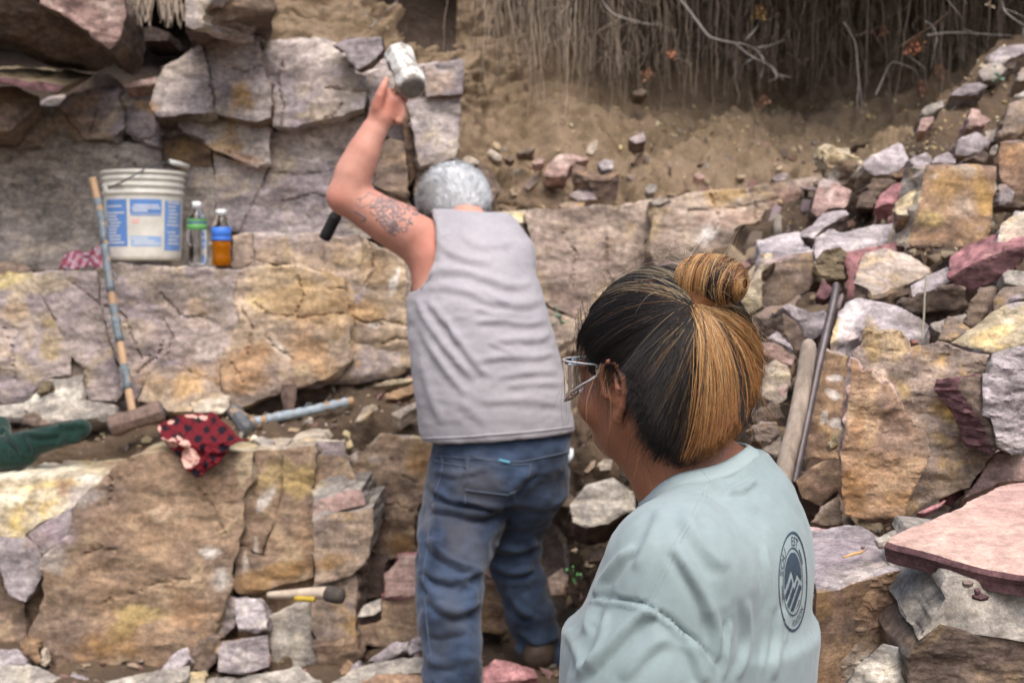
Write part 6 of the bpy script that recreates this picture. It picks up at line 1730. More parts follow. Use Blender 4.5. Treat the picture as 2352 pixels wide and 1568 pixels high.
# ------------------------------------------------------------------ tools and things on the ledges
WOOD = plain_mat('hickory', 'a08468', .6, .3, 0, .18, 14, .25, .003, (1, 1, .15))
TAPE = plain_mat('duct_tape', '626b71', .55, .4, 0, .28, 60, .3)
TAPEB = plain_mat('pale_blue_tape', '8c98a1', .5, .4, 0, .2, 50, .3)
RUST = plain_mat('rusty_steel', '6f5c54', .75, .35, .1, .3, 40, .5)
DSTEEL = plain_mat('dark_steel', '5d5f63', .6, .4, .3, .25, 40, .3)
def path_px(L, n=20): return np.array([P(*p) for p in smooth_line(L, n)])
def taped_hammer(label, hp, rad, head_a, head_b, head_r, bands, tmat, hmat, grp):
    e = empty('sledgehammer', head_a * .5 + head_b * .5)
    tag(e, label, 'sledgehammer', grp)
    p = path_px(hp, 40)
    mb = MB(); mb.tube(p, np.linspace(rad[0], rad[1], 40), 10, flat=1.15); mb.build('handle', WOOD, e, e.location)
    rg = np.random.RandomState(int(rad[0] * 1e5))
    for a, b in bands:
        q = p[int(a * 39):max(int(b * 39), int(a * 39) + 3) + 1]
        r = np.interp(np.linspace(a, b, len(q)), [0, 1], rad)
        mb = MB()
        mb.tube(q, r * 1.10 + .0014 * np.sin(np.arange(len(q)) * 2.2) + rg.normal(0, .0007, len(q)), 10, flat=1.1)
        o = mb.build('tape_wrap', tmat, e, e.location)
        mb = MB()
        t = q[-1] - q[0]; t /= np.linalg.norm(t)
        w = np.cross(t, (0, 1, 0)); w /= np.linalg.norm(w)
        c = q[len(q) // 2]
        sgn = 1 if rg.rand() < .6 else -1
        rr = r.mean()
        mb.tube(np.array([c + w * rr * sgn, c + w * (rr + .012) * sgn + t * .012, c + w * (rr + .010) * sgn + t * .032]), [.007, .006, .003], 5, flat=.25)
        mb.build('loose_tape_end', tmat, o, e.location)
    d = head_b - head_a
    L = np.linalg.norm(d)
    hammer_head((head_a + head_b) / 2, d / L, L, head_r, hmat, e, DSTEEL)
    return e
# (hammer_head is made with the people's tools below, so these are built from there)
def ledge_tools():
    taped_hammer('rusty sledgehammer standing on its head, taped handle leaning on the cliff beside the bucket',
                 [(212, 410, 5.16), (232, 500, 5.13), (252, 650, 5.06), (276, 790, 4.98), (305, 950, 4.87)], (.0135, .0135),
                 P(253, 980, 4.83), P(374, 942, 4.86), .039, [(.17, .36), (.37, .55), (.60, .645), (.66, .76), (.83, .90)], TAPE, RUST, 'hammers resting on the ledge')
    taped_hammer('sledgehammer lying on the ledge soil with pale blue tape round its handle',
                 [(562, 976, 4.97), (600, 965, 4.98), (700, 945, 5.0), (812, 920, 5.03)], (.0145, .0135),
                 P(536, 942, 5.03), P(572, 990, 4.93), .031, [(.26, .33), (.40, .96)], TAPEB, DSTEEL, 'hammers resting on the ledge')
# rusty wedge stuck upright
e = empty('steel_wedge', P(664, 938, 5.1))
tag(e, 'rusty brown steel wedge standing upright in the ledge soil behind the taped hammer', 'wedge')
mb = MB()
a, b = P(664, 940, 5.1), P(663, 884, 5.12)
mb.tube(np.array([a, a * .5 + b * .5, b * .96 + a * .04, b]), [.018, .027, .028, .026], 4, flat=1.0)
mb.build('blade', RUST, e, e.location, smooth=False)
mb = MB(); mb.tube(np.array([b, b + np.array([0, 0, .004])]), [.031, .029], 4); mb.build('struck_top', RUST, e, e.location, smooth=False)
# wooden tapered handle with rubber end
e = empty('pick_handle', P(700, 1362, 4.33))
tag(e, 'pale tapered wooden tool handle with a dark rubber end and yellow mark', 'tool handle')
mb = MB(); mb.tube(path_px([(616, 1366, 4.36), (660, 1364, 4.33), (710, 1362, 4.30), (756, 1362, 4.27)]), np.linspace(.010, .0215, 20), 8)
mb.build('shaft', plain_mat('weathered_ash', 'b7a897', .75, .25, 0, .18, 16, .3), e, e.location)
mb = MB(); mb.tube(path_px([(752, 1362, 4.275), (770, 1366, 4.262), (789, 1368, 4.25)], 8), [.024, .026, .026, .0262, .026, .0255, .024, .014], 10)
mb.build('rubber_end', plain_mat('dark_rubber', '4b4541', .8, .2, 0, .2, 40, .3), e, e.location)
mb = MB(); mb.tube(path_px([(678, 1374, 4.298), (700, 1375, 4.284), (722, 1376, 4.27)], 8), .0085, 6); mb.build('paint_mark', plain_mat('yellow_paint', 'b59a35', .7), e, e.location)
# iron bar and wooden post leaning in the heap
e = empty('iron_bar', P(1821, 1120, 2.72))
tag(e, 'long dark iron pry bar with a pointed tip leaning against the tan spotted slab', 'pry bar')
mb = MB()
L = path_px([(1921, 648, 2.98), (1915, 690, 2.97), (1880, 840, 2.9), (1838, 1040, 2.79), (1818, 1140, 2.72)], 24)
mb.tube(L, np.r_[.0045, .0062, .0075, np.linspace(.0080, .0092, 21)], 8)
mb.build('bar', plain_mat('forged_iron', '5f5758', .5, .5, .45, .2, 30, .3), e, e.location)
o_post = MB()
L = path_px([(1858, 783, 2.92), (1850, 850, 2.88), (1830, 960, 2.82), (1806, 1060, 2.76), (1790, 1150, 2.7)], 24)
o_post.tube(L, np.r_[.009, .0145, np.linspace(.0165, .0185, 22)], 12)
o = o_post.build('wooden_post', plain_mat('grey_weathered_wood', '94877b', .85, .2, 0, .32, 30, .6, .004, (1, 1, .06)), None, L[-1])
tag(o, 'weathered grey wooden post with a rounded top leaning beside the iron bar', 'post')
mb = MB(); mb.tube(path_px(pts('F 1700 335 1690 420 1683 500 1680 600 1672 690 1665 775'), 24) if False else np.array([P(x, y, 2.95) for x, y in smooth_line(pts('F 1700 335 1690 420 1683 500 1680 600 1672 690 1665 775'), 24)]), .0022, 5)
tag(mb.build('string', plain_mat('grey_string', 'a59f8e', .9), None, P(1665, 780, 2.95)), 'thin pale string dangling in front of the dark hollow', 'string')
mb = MB(); mb.tube(np.array([P(*p, y) for p, y in zip(pts('I 1138 738 1200 715 1250 705 1288 686'), (2.13, 2.14, 2.15, 2.17))]) + np.array([0, 0, .004]), [.0016, .0024, .0022, .001], 5)
tag(mb.build('straw', plain_mat('dry_straw', 'c29a66', .8), None, P(*pts('I 1138 738')[0], 2.13)), 'short bent straw lying on the lilac boulder top', 'straw')

# bucket
BK = P(331, 600, 5.52)
e = empty('bucket', BK)
tag(e, 'white plastic bucket with worn blue printed panels standing on the upper ledge', 'bucket')
hb = .343
PLA = plain_mat('white_plastic', 'cbc8bf', .5, .4, 0, .13, 9)
def bucket():
    def rr(h): return .1405 + .0125 * h / hb
    prof = [(.02, .002), (.134, .002), (.1395, .006)] + [(rr(h), h) for h in np.linspace(.02, .245, 8)]
    for h in (.258, .286, .312):
        prof += [(rr(h), h - .008), (rr(h) + .006, h - .004), (rr(h) + .0065, h + .004), (rr(h) + .001, h + .008)]
    prof += [(rr(.33), .328), (.160, .331), (.161, .342), (.157, hb), (.1515, hb - .003), (.148, .3), (.136, .008), (.02, .008)]
    mb = MB(); mb.lathe(prof, BK, (0, 0, 1), 64); mb.build('shell', PLA, e, BK)
    rg = np.random.RandomState(5)
    def panel(name, a0, a1, h0, h1, col, off):
        v, f = [], []
        na, nh = max(3, int((a1 - a0) / 4)), 3
        for h in np.linspace(h0, h1, nh):
            for a in np.linspace(R(a0), R(a1), na):
                r = rr(h) + off
                v.append(BK + np.array([r * math.sin(a), -r * math.cos(a), h]))
        for j in range(nh - 1):
            for i in range(na - 1): f.append((j * na + i, j * na + i + 1, (j + 1) * na + i + 1, (j + 1) * na + i))
        return v, f, col
    def put(name, items, kind=None):
        mb = MB()
        for v, f, c in items: mb.add(v, f, (*lin(c), 1))
        o = mb.build(name, M['bits2'], e, BK)
        if kind: o['kind'] = kind
        return o
    BLU, LB = '5b82bd', '8fabd4'
    for a0, a1, h0, h1, c in ((-52, -10, .055, .232, BLU), (-5, 41, .178, .232, BLU), (-5, 41, .055, .093, LB), (46, 84, .04, .228, '6a8cc2')):
        put('printed_panel', [panel('', a0, a1, h0, h1, c, .0008)])
    it = []
    for a0, a1, hs in ((-50, -13, np.arange(.066, .226, .0125)), (-3, 39, np.r_[np.arange(.186, .222, .010), np.arange(.062, .09, .010)]), (50, 80, np.arange(.05, .22, .014))):
        for h in hs:
            if rg.rand() < .12: continue
            L = (a1 - a0) * rg.uniform(.55, 1)
            it.append(panel('', a0 + rg.uniform(0, 4), a0 + L, h, h + .0055, 'c9cdd2', .0016))
    put('fine_print', it, 'stuff')
    put('printed_line', [panel('', -5, 41, .170, .1745, BLU, .0008)])
    put('red_mark', [panel('', -3, 8, .140, .158, 'd3a9a4', .0008)])
    # bail: wire and grip
    w = np.array([BK + np.array([-.118, -.098, .272]), P(285, 416, 5.345), P(318, 397, 5.34), P(355, 379, 5.45), P(390, 371, 5.6)])
    mb = MB(); mb.tube(smooth_line(w, 24), .0036, 6); mb.build('bail_wire', DSTEEL, e, BK)
    mb = MB(); mb.tube(np.array([P(389, 371, 5.6), P(410, 376, 5.63), P(433, 383, 5.66)]), [.0095, .0105, .0095], 10); mb.build('bail_grip', plain_mat('grip_white', 'dcdcd8', .45), e, BK)
    mb = MB(); mb.tube(np.array([P(433, 383, 5.66), P(437, 400, 5.68), BK + np.array([.13, .09, .272])]), .0024, 6); mb.build('bail_wire', DSTEEL, e, BK)
    mb = MB(); mb.lathe([(.02, -.006), (.02, .006), (.012, .010)], BK + np.array([-.115, -.094, .272]), (-.77, -.63, 0), 12); mb.build('bail_ear', PLA, e, BK)
M['bits2'] = tint_mat('printed_colour', .6, .3, .06, 22)
bucket()
# bottles
def clear(name, c, rough=.04, ior=1.33, tw=1):
    m, t, b = mat_new(name)
    b.inputs['Base Color'].default_value = (*lin(c), 1)
    b.inputs['Transmission Weight'].default_value = tw
    b.inputs['Roughness'].default_value = rough
    b.inputs['IOR'].default_value = ior
    return m
def bottle(label, base, k, prof, cap, lab, labc, mat, liquid=None):
    e = empty('drink_bottle', base)
    tag(e, label, 'bottle', 'drink bottles on the upper ledge')
    mb = MB(); mb.lathe([(r * k, h * k) for r, h in prof], base, (0, 0, 1), 32); mb.build('bottle_body', mat, e, base)
    if liquid:
        m_, top = liquid
        pr = [((r - .0012) * k, h * k) for r, h in prof if h < top]
        pr = [(pr[0][0], .003 * k)] + pr[1:] + [(pr[-1][0], top * k)]
        mb = MB(); mb.lathe(pr, base, (0, 0, 1), 32); mb.build('drink', m_, e, base)
    mb = MB(); h0, h1, r = cap
    mb.lathe([(r * k, h0 * k), (r * k, h1 * k - .002), (r * .85 * k, h1 * k), (.001, h1 * k)], base, (0, 0, 1), 24); mb.build('cap', plain_mat('cap_white', 'dfe2e4', .4), e, base)
    h0, h1, r = lab
    for j, (c, a, b) in enumerate(labc):
        mb = MB()
        mb.lathe([(r * k, (h0 + (h1 - h0) * a) * k), ((r + .0006) * k, (h0 + (h1 - h0) * a) * k + .0005), ((r + .0006) * k, (h0 + (h1 - h0) * b) * k - .0005), (r * k, (h0 + (h1 - h0) * b) * k)], base, (0, 0, 1), 32)
        f = mb.f; mb.f = [q for q in f if len(q) == 4]
        mb.build('label', plain_mat('bottle_label_' + c, c, .5, .4, 0, .06), e, base)
    return e
pw = [(.010, 0), (.029, 0), (.0325, .006), (.033, .05), (.0318, .06), (.033, .07), (.033, .135), (.031, .15), (.022, .172), (.0135, .184), (.0125, .190), (.0125, .198)]
bottle('clear empty water bottle with a green label beside the bucket', P(453, 608, 5.2), 1.08, pw, (.190, .212, .0150), (.118, .152, .0335), [('5f9a56', 0, .55), ('47617e', .55, .8), ('5f9a56', .8, 1)], clear('clear_bottle', 'eef2f4'))
pg = [(.010, 0), (.029, 0), (.0325, .005), (.033, .03), (.0305, .045), (.033, .062), (.033, .132), (.031, .146), (.024, .162), (.0185, .174), (.0175, .178)]
bottle('bottle of orange sports drink with a bright blue label and white cap', P(509, 611, 5.2), 1.05, pg, (.176, .196, .0185), (.088, .134, .0336), [('3f74cf', 0, .28), ('3f74cf', .28, 1)],
       clear('drink_bottle_plastic', 'f2f2f0'), (clear('orange_drink', 'd07f10', .1, 1.1, .25), .090))
mb = MB(); mb.tube(path_px([(480, 565, 5.4), (492, 560, 5.4), (500, 556, 5.4)], 6), [.01, .013, .010, .009, .008, .003], 6)
tag(mb.build('stone_chip', M['pale'], None, P(488, 610, 5.4)), 'small pale stone behind the two drink bottles', 'stone', 'stones on the ledges')

# cloth: crumpled red rag behind the leaning hammer
def cloth(name, outline, Yf, mat, label, seed, tintf, amp=.02, step=3.2, thick=.006, group=None, cat='cloth'):
    poly = np.array(smooth_line(outline + [outline[0]], 90))[:-1]
    lo, hi = poly.min(0), poly.max(0)
    gx, gy = np.meshgrid(np.arange(lo[0], hi[0], step), np.arange(lo[1], hi[1], step))
    g = np.stack([gx.ravel(), gy.ravel()], 1) + np.random.RandomState(seed).uniform(-.3, .3, (gx.size, 2)) * step
    g = g[inside(g, poly)]
    n = len(poly)
    ov, oe, of, *_ = delaunay_2d_cdt([Vector(p) for p in poly] + [Vector(p) for p in g], [(i, (i + 1) % n) for i in range(n)], [], 1, 1e-5)
    q = np.array([tuple(p) for p in ov])
    Yv = np.array([Yf(x, y) for x, y in q])
    V = np.array([P(x, y, d) for (x, y), d in zip(q, Yv)])
    rid = 1 - np.abs(fbm(np.c_[q * .022, np.zeros(len(q))], 4, seed)) * 2
    V[:, 1] -= rid * amp
    V[:, 2] += fbm(np.c_[q * .03, np.ones(len(q))], 3, seed + 4) * amp * .35
    tn = tintf(q)
    m = len(V)
    back = V + np.array([0, thick, -.003])
    from collections import Counter
    ec = Counter()
    for f in of:
        for i in range(3): ec[tuple(sorted((f[i], f[(i + 1) % 3])))] += 1
    F = [tuple(f) for f in of] + [tuple(m + i for i in reversed(f)) for f in of]
    for f in of:
        for i in range(3):
            a, b = f[i], f[(i + 1) % 3]
            if ec[tuple(sorted((a, b)))] == 1: F.append((b, a, m + a, m + b))
    base = P(q[:, 0].mean(), hi[1], Yv.max())
    o = mesh_obj(name, np.concatenate([V, back]), F, mat, None, base, True, None, np.concatenate([tn, tn]))
    return tag(o, label, cat, group)
CLO = tint_mat('printed_flannel', .95, .1, .3, 200)
def rag_t(q):
    c = np.tile(np.array([*lin('8c4a58'), 1]), (len(q), 1))
    u = q[:, 0] * .8 + q[:, 1] * .6 + 8 * fbm(np.c_[q * .05, np.zeros(len(q))], 2, 2); w = -q[:, 0] * .6 + q[:, 1] * .8
    k = ((np.mod(u, 18) < 5) | (np.mod(w, 18) < 5))
    c[k, :3] = lin('8d7f88')
    k = ((np.mod(u + 9, 18) < 4)); c[k, :3] = lin('5f3544')
    return c
cloth('rag', [(136, 614), (150, 592), (168, 580), (182, 572), (205, 577), (232, 570), (238, 590), (236, 604), (205, 612), (185, 618), (160, 617)], lambda x, y: 5.42 - (y - 570) / 48 * .14, CLO, 'crumpled plum red plaid rag on the upper ledge behind the taped handle', 3, rag_t, .03, 2.4)
def plaid_t(q):
    c = np.tile(np.array([*lin('661f27'), 1]), (len(q), 1))
    wob = fbm(np.c_[q * .03, np.zeros(len(q))], 2, 7) * 7
    u = (q[:, 0] + q[:, 1]) * .7071 + wob; w = (q[:, 0] - q[:, 1]) * .7071 + wob * .6
    k = (np.maximum(np.abs(np.mod(u, 29) - 14), np.abs(np.mod(w, 29) - 14)) + 1.5 * fbm(np.c_[q * .2, np.zeros(len(q))], 2, 3) < 7.2)
    c[k, :3] = lin('1d1a22')
    k = ((np.mod(u + 14, 29) < 2.5) | (np.mod(w + 14, 29) < 2.5)) & ~k
    c[k, :3] = lin('4d1820')
    def blob(cx, cy, rx, ry, a=0):
        dx, dy = q[:, 0] - cx, q[:, 1] - cy
        ca, sa_ = math.cos(R(a)), math.sin(R(a))
        return np.hypot((dx * ca + dy * sa_) / rx, (-dx * sa_ + dy * ca) / ry) < 1
    for b in (blob(436, 1052, 22, 23), blob(397, 1020, 12, 10, 20), blob(427, 1020, 13, 10, 0), blob(381, 1012, 12, 4, 20), blob(411, 1009, 9, 4, 25), blob(440, 957, 14, 5, 10), blob(466, 960, 10, 5, 0), blob(395, 965, 9, 4, -20), blob(368, 985, 4, 8, 0), blob(416, 950, 8, 3, 0)):
        c[b, :3] = lin('cfa497')
    edge = ((q[:, 0] - 372) * .80 - (q[:, 1] - 1010) * .62)
    return c
OUTB = [(360, 983), (372, 972), (392, 960), (420, 953), (450, 948), (482, 947), (500, 956), (515, 968), (530, 985), (548, 1002), (566, 1010), (545, 1013), (530, 1025), (518, 1042), (490, 1068), (458, 1094), (440, 1085), (415, 1060), (388, 1028), (368, 1003)]
def plaid_y(x, y):
    edge = np.interp(x, [355, 440, 520, 570], [1008, 1014, 1012, 1010])
    return 4.47 - .02 * (y - edge) / 80 if y > edge else 4.47 + (edge - y) / 62 * .34
cloth('plaid_blanket', OUTB, plaid_y, CLO, 'red and black checked fleece with pink paw prints hanging over the ledge rim', 12, plaid_t, .018, 2.2, cat='blanket')
# dark green sleeve
def jacket():
    f = Field(P(-60, 1090, 4.9) - .3, P(230, 930, 4.6) + .35, .006)
    f.chain([P(-90, 1050, 4.8), P(20, 1032, 4.74), P(90, 1012, 4.72), P(150, 996, 4.74), P(186, 984, 4.76)], [.06, .052, .044, .038, .034], .03)
    f.chain([P(-40, 990, 4.95), P(5, 960, 4.98), P(0, 1010, 4.88)], [.05, .026, .04], .03)
    f.ell(P(20, 1050, 4.72), (.09, .05, .04), None, .03)
    v, fc = f.mesh()
    v = relax(v, fc, 1)
    v = folds(v, fc, [('D 20 1400 120 1480 160 1562', .012, 6), ('D 180 1420 230 1500 210 1562', .010, 6), ('D 330 1380 450 1350 580 1340', .010, 6), ('D 400 1330 420 1420 380 1500', .010, 6), ('D 500 1320 520 1400 480 1470', .008, 6), ('D 140 1400 300 1410 420 1390', .010, 6), ('D 60 1500 90 1562', .010, 6), ('D 250 1480 400 1460 560 1430', .006, 8), ('D 0 1360 60 1420', .01, 6)])
    o = mesh_obj('jacket', v, fc, cloth_mat('dark_green_cloth', '16322c', '122a25', fscale=8), None, P(60, 1070, 4.8), True, None, np.zeros((len(v), 4)))
    tag(o, 'dark green jacket sleeve lying on the pale ledge at the picture edge', 'jacket')
# small plants
def plant(label, s, Y, n, col, size):
    c = pts(s)[0]
    e = empty('small_plant', P(c[0], c[1] + size * .9, Y))
    tag(e, label, 'plant', 'small weeds between the stones')
    rg = np.random.RandomState(n)
    st = np.array(e.location)
    mm = plain_mat('weed_leaf', col, .6, .3, 0, .25, 60)
    for k in range(n):
        tip = P(c[0] + rg.normal(0, size * .5), c[1] + rg.normal(0, size * .5), Y - rg.uniform(0, .05))
        mb = MB(); mb.tube(np.array([st, st * .4 + tip * .6 + np.array([0, 0, .01]), tip]), .0012, 4); stem = mb.build('stem', mm, e, st)
        d = tip - st; d /= np.linalg.norm(d); d = d + rg.normal(0, .5, 3); d /= np.linalg.norm(d)
        w = np.cross(d, (0, -1, .3)); w /= np.linalg.norm(w)
        L = rg.uniform(.6, 1.1) * size * Y / FPX * .9
        u = np.cross(w, d)
        a = tip - d * L * .3
        v = [a, a + d * L * .35 + w * L * .28, a + d * L * .75 + w * L * .2, a + d * L, a + d * L * .75 - w * L * .2, a + d * L * .35 - w * L * .28, a + d * L * .5 + u * L * .08, a + d * L * .5 - u * .0008]
        f = [(i, (i + 1) % 6, 6) for i in range(6)] + [((i + 1) % 6, i, 7) for i in range(6)]
        mesh_obj('leaf', np.array(v), f, mm, stem, st, True)
plant('small bright green weed on the dark soil beside the shirt front', 'H 1675 850', 3.85, 7, '4f7a4a', 17)
plant('faint grey green weed at the cliff foot behind the glasses', 'E 1590 630', 5.3, 8, '7d9078', 16)
plant('pale green lichen tuft on the upper dirt slope', 'C 2190 515', 5.2, 8, '6f8a78', 14)

ledge_tools()
jacket()
# ------------------------------------------------------------------ the woman watching
wom = empty('person', (P(1600, 1100, 1.75)[0], 1.75, .02))
tag(wom, 'woman with a blond streaked bun in a pale teal T-shirt, watching the man', 'person')
HW, BW = P(1500, 874, 1.76), axes(42, 2, 0)
BT = axes(74)
TC = np.array([.226, 1.745])
C7 = P(1650, 1065, 1.745)
fw = Field([-.16, 1.34, .80], [.46, 2.12, 1.66], .0031)
hg = lambda l, f_, u: HW + BW[0] * l + BW[1] * f_ + BW[2] * u
tg = lambda l, f_, z: np.array([*TC, 0]) + BT[0] * l + BT[1] * f_ + np.array([0, 0, z])
head_prims(fw, HW, BW, .98, (.066, -.072), (.044, -.012, -.050), (.028, -.028, .062))
fw.cone(hg(0, -.03, -.05), np.array([*(P(1590, 1085, 1.745)[:2]), 1.36]), .054, .062, .03)
fw.cone(hg(0, .01, -.07), np.array([*(P(1560, 1085, 1.745)[:2]), 1.345]), .046, .05, .03)
TL = [(z, TC[0] + BT[1][0] * o, TC[1] + BT[1][1] * o, rl, rf) for z, o, rl, rf in
      ((1.388, -.032, .048, .042), (1.366, -.042, .064, .058), (1.335, -.034, .108, .082), (1.30, -.028, .162, .102), (1.27, -.02, .182, .116), (1.22, -.01, .186, .126), (1.16, .005, .185, .135), (1.06, .01, .172, .132), (.95, .0, .165, .125), (.85, -.01, .18, .13), (.78, -.01, .19, .14))]
fw.stack(TL, .03, BT[:2, :2], off=-.014)
arms = {}
for s_ in (1, -1):
    sh = tg(s_ * .168, -.005, 1.272); el = tg(s_ * .215, .05, 1.0)
    arms[s_] = (sh, el)
    fw.cone(sh, el, .052, .042, .03)
    wr = tg(s_ * .06, .20, .90)
    fw.cone(el, wr, .042, .028, .02)
    hd_ = tg(s_ * .0, .215, .90 + .02 * s_)
    fw.ell((wr + hd_) / 2, (.045, .02, .035), np.array([BT[0], BT[1], [0, 0, 1]]), .01)
    for i, (a, ln) in enumerate(((.03, .055), (.01, .065), (-.01, .06), (-.03, .045))):
        k0 = hd_ + np.array([0, 0, a * .8]); k1 = k0 - BT[0] * s_ * ln * .6 + BT[1] * .008; k2 = k1 - BT[0] * s_ * ln * .4 - BT[1] * .018
        fw.chain([k0, k1, k2], [.0095, .0088, .0078], .003)
    t0 = wr + np.array([0, 0, .02]); t1 = hd_ + np.array([0, 0, .05]) + BT[1] * .01; fw.chain([t0, t1, t1 - BT[0] * s_ * .028], [.014, .011, .009], .005)
V, F = fw.mesh()
V = relax(V, F, 1, .4)
wbody = mesh_obj('body', V, F, M['skin_w'], wom, wom.location, True, None, np.zeros((len(V), 4)))
bm_wb = bvh_of(V, F)
for s_ in (1, -1):
    mb = MB(); mb.lathe([(.0112 * math.sin(a), -.0112 * math.cos(a)) for a in np.linspace(.05, 3.09, 9)], hg(s_ * .0315, .083, .004), BW[1], 12)
    mb.build('eye', M['eye'], wom, wom.location)

# T-shirt
ft = Field([-.18, 1.32, .84], [.48, 2.14, 1.46], .0042)
ft.stack(TL, .03, BT[:2, :2], off=.008)
ft.stack([(z, cx_, cy_, a + .012, b + .012) for z, cx_, cy_, a, b in TL if z < 1.2], .05, BT[:2, :2])
for s_ in (1, -1):
    sh, el = arms[s_]
    ft.cone(tg(s_ * .09, -.01, 1.304), sh, .055, .068, .03)
    ft.cone(sh, sh + (el - sh) * .4, .070, .083, .05)
    ft.cone(sh + (el - sh) * .4, sh + (el - sh) * .95, .083, .094, .03)
# neck opening
RN = [P(1487, 1120, 1.665), P(1530, 1113, 1.655), P(1585, 1102, 1.655), P(1640, 1087, 1.67), P(1690, 1056, 1.70), P(1714, 1022, 1.74), P(1700, 998, 1.785)]
ncen = P(1600, 1076, 1.735)
e1 = P(1714, 1022, 1.745) - P(1487, 1120, 1.69); e1 /= np.linalg.norm(e1)
nax = np.array([-.21, -.17, 1.]); nax /= np.linalg.norm(nax)
ft.cone(ncen - nax * .03, ncen + nax * .2, .0645, .068, .004, 's')
ft.cone(ncen + nax * .106, ncen + nax * .2, .100, .12, .006, 's')
V, F = ft.mesh()
# slice away what rises above the collar line
V = relax(V, F, 2, .4)
WF = [('I 0 640 150 880 260 1130 310 1420', 0.0086, 12), ('I 600 640 640 900 632 1200 600 1540', 0.0037, 7), ('I 370 1150 350 1300 330 1540', 0.0055, 6), ('I 720 1060 700 1250 660 1540', 0.0049, 9), ('I 480 1000 500 1300 430 1540', 0.0043, 9),
      ('I 60 420 200 640 350 800', 0.0049, 16), ('I 330 300 450 270 560 200', 0.0055, 7), ('I 250 180 400 330 560 420', 0.0037, 14), ('I 760 980 745 1150 735 1300', 0.0037, 4),
      ('H 1830 985 1860 900 1960 760 2080 640', 0.0074, 9), ('H 1800 1180 1830 1020 1900 900', 0.0049, 8), ('H 1620 1200 1700 1350 1740 1500', 0.0061, 12), ('H 1700 1540 1900 1330 2100 1130 2250 1060', 0.0086, 12), ('H 1760 1230 1790 1060 1815 1000', 0.0061, 7),
      ('H 2000 1540 2150 1350 2300 1250', 0.0049, 14), ('H 1900 1100 1850 1300 1780 1480', 0.0049, 10), ('I 100 1290 160 1420 200 1560', 0.0061, 12), ('H 2260 420 2180 600 2080 800', 0.0037, 12),
      ('H 1815 985 1850 992 2000 1002 2140 1034 2250 1088 2352 1160 I 60 1215 120 1250 200 1325 262 1400 300 1462', -0.0075, 5)]
V = folds(V, F, WF)
V = crumple(V, F, .0016, (11, 11, 6), 7)
bm_tee = bvh_of(V, F)
tee = mesh_obj('shirt', V, F, M['teeshirt'], wom, wom.location, True, None, np.zeros((len(V), 4)))
# collar band round the neck opening
def collar():
    nb = 72
    ee = np.cross(nax, e1); ee /= np.linalg.norm(ee)
    e0 = np.cross(ee, nax)
    rows = []
    bvt = bm_tee
    Vq, Fq = [], []
    for i in range(nb):
        a = 2 * math.pi * i / nb
        d = e0 * math.cos(a) + ee * math.sin(a)
        sec = []
        for r_, h_ in ((.0640, .004), (.0645, .0085), (.067, .009), (.071, .0055), (.0755, .001), (.0795, -.0035), (.080, -.0075)):
            p = ncen + d * r_
            hit = bvt.ray_cast(Vector(p + nax * .12), Vector(-nax), .26)
            base = np.array(hit[0]) if hit[0] is not None else None
            sec.append((p, base, h_))
        bz = [((s[1] - s[0]) @ nax) if s[1] is not None else None for s in sec]
        good = [b for b in bz[3:] if b is not None]
        z0 = max(min(np.median(good), .07), -.07) if good else 0
        rows.append((d, z0))
    zs = np.array([r[1] for r in rows])
    k = np.exp(-.5 * (np.arange(-6, 7) / 3.) ** 2); k /= k.sum()
    zs = np.convolve(np.concatenate([zs[-6:], zs, zs[:6]]), k, 'valid')
    prof = ((.0632, .004), (.0632, .010), (.0652, .0125), (.069, .0105), (.0735, .0065), (.078, .002), (.0795, -.003), (.077, -.006), (.069, -.002))
    for i in range(nb):
        d = rows[i][0]
        for r_, h_ in prof:
            Vq.append(ncen + d * r_ + nax * (zs[i] + h_))
    m = len(prof)
    for i in range(nb):
        for j in range(m):
            Fq.append((i * m + j, i * m + (j + 1) % m, ((i + 1) % nb) * m + (j + 1) % m, ((i + 1) % nb) * m + j))
    mt, t, b = mat_new('ribbed_collar')
    b.inputs['Base Color'].default_value = (*lin('9cabad'), 1)
    b.inputs['Roughness'].default_value = .9
    wv = t.nodes.new('ShaderNodeTexWave'); wv.inputs['Scale'].default_value = 260; wv.bands_direction = 'X'
    tc = t.nodes.new('ShaderNodeTexCoord'); t.links.new(tc.outputs['Object'], wv.inputs['Vector'])
    bump(t, b, wv.outputs['Fac'], .35, .0015)
    return mesh_obj('collar', np.array(Vq), Fq, mt, tee, wom.location, True)
collar()
mb = MB()
for L in ([(1624, 1112), (1600, 1160), (1552, 1240), (1510, 1330), (1478, 1388)], [(1634, 1112), (1610, 1164), (1562, 1244), (1520, 1334), (1490, 1390)]):
    surf_line(mb, bm_tee, L, .0005, .0001, 44)
surf_line(mb, bm_tee, pts('I 0 300 150 285 290 262 400 220 500 160 560 90'), .0004, .0000, 40)
mb.build('shoulder_seam', plain_mat('seam_thread', '93a1a3', .9), tee, wom.location)
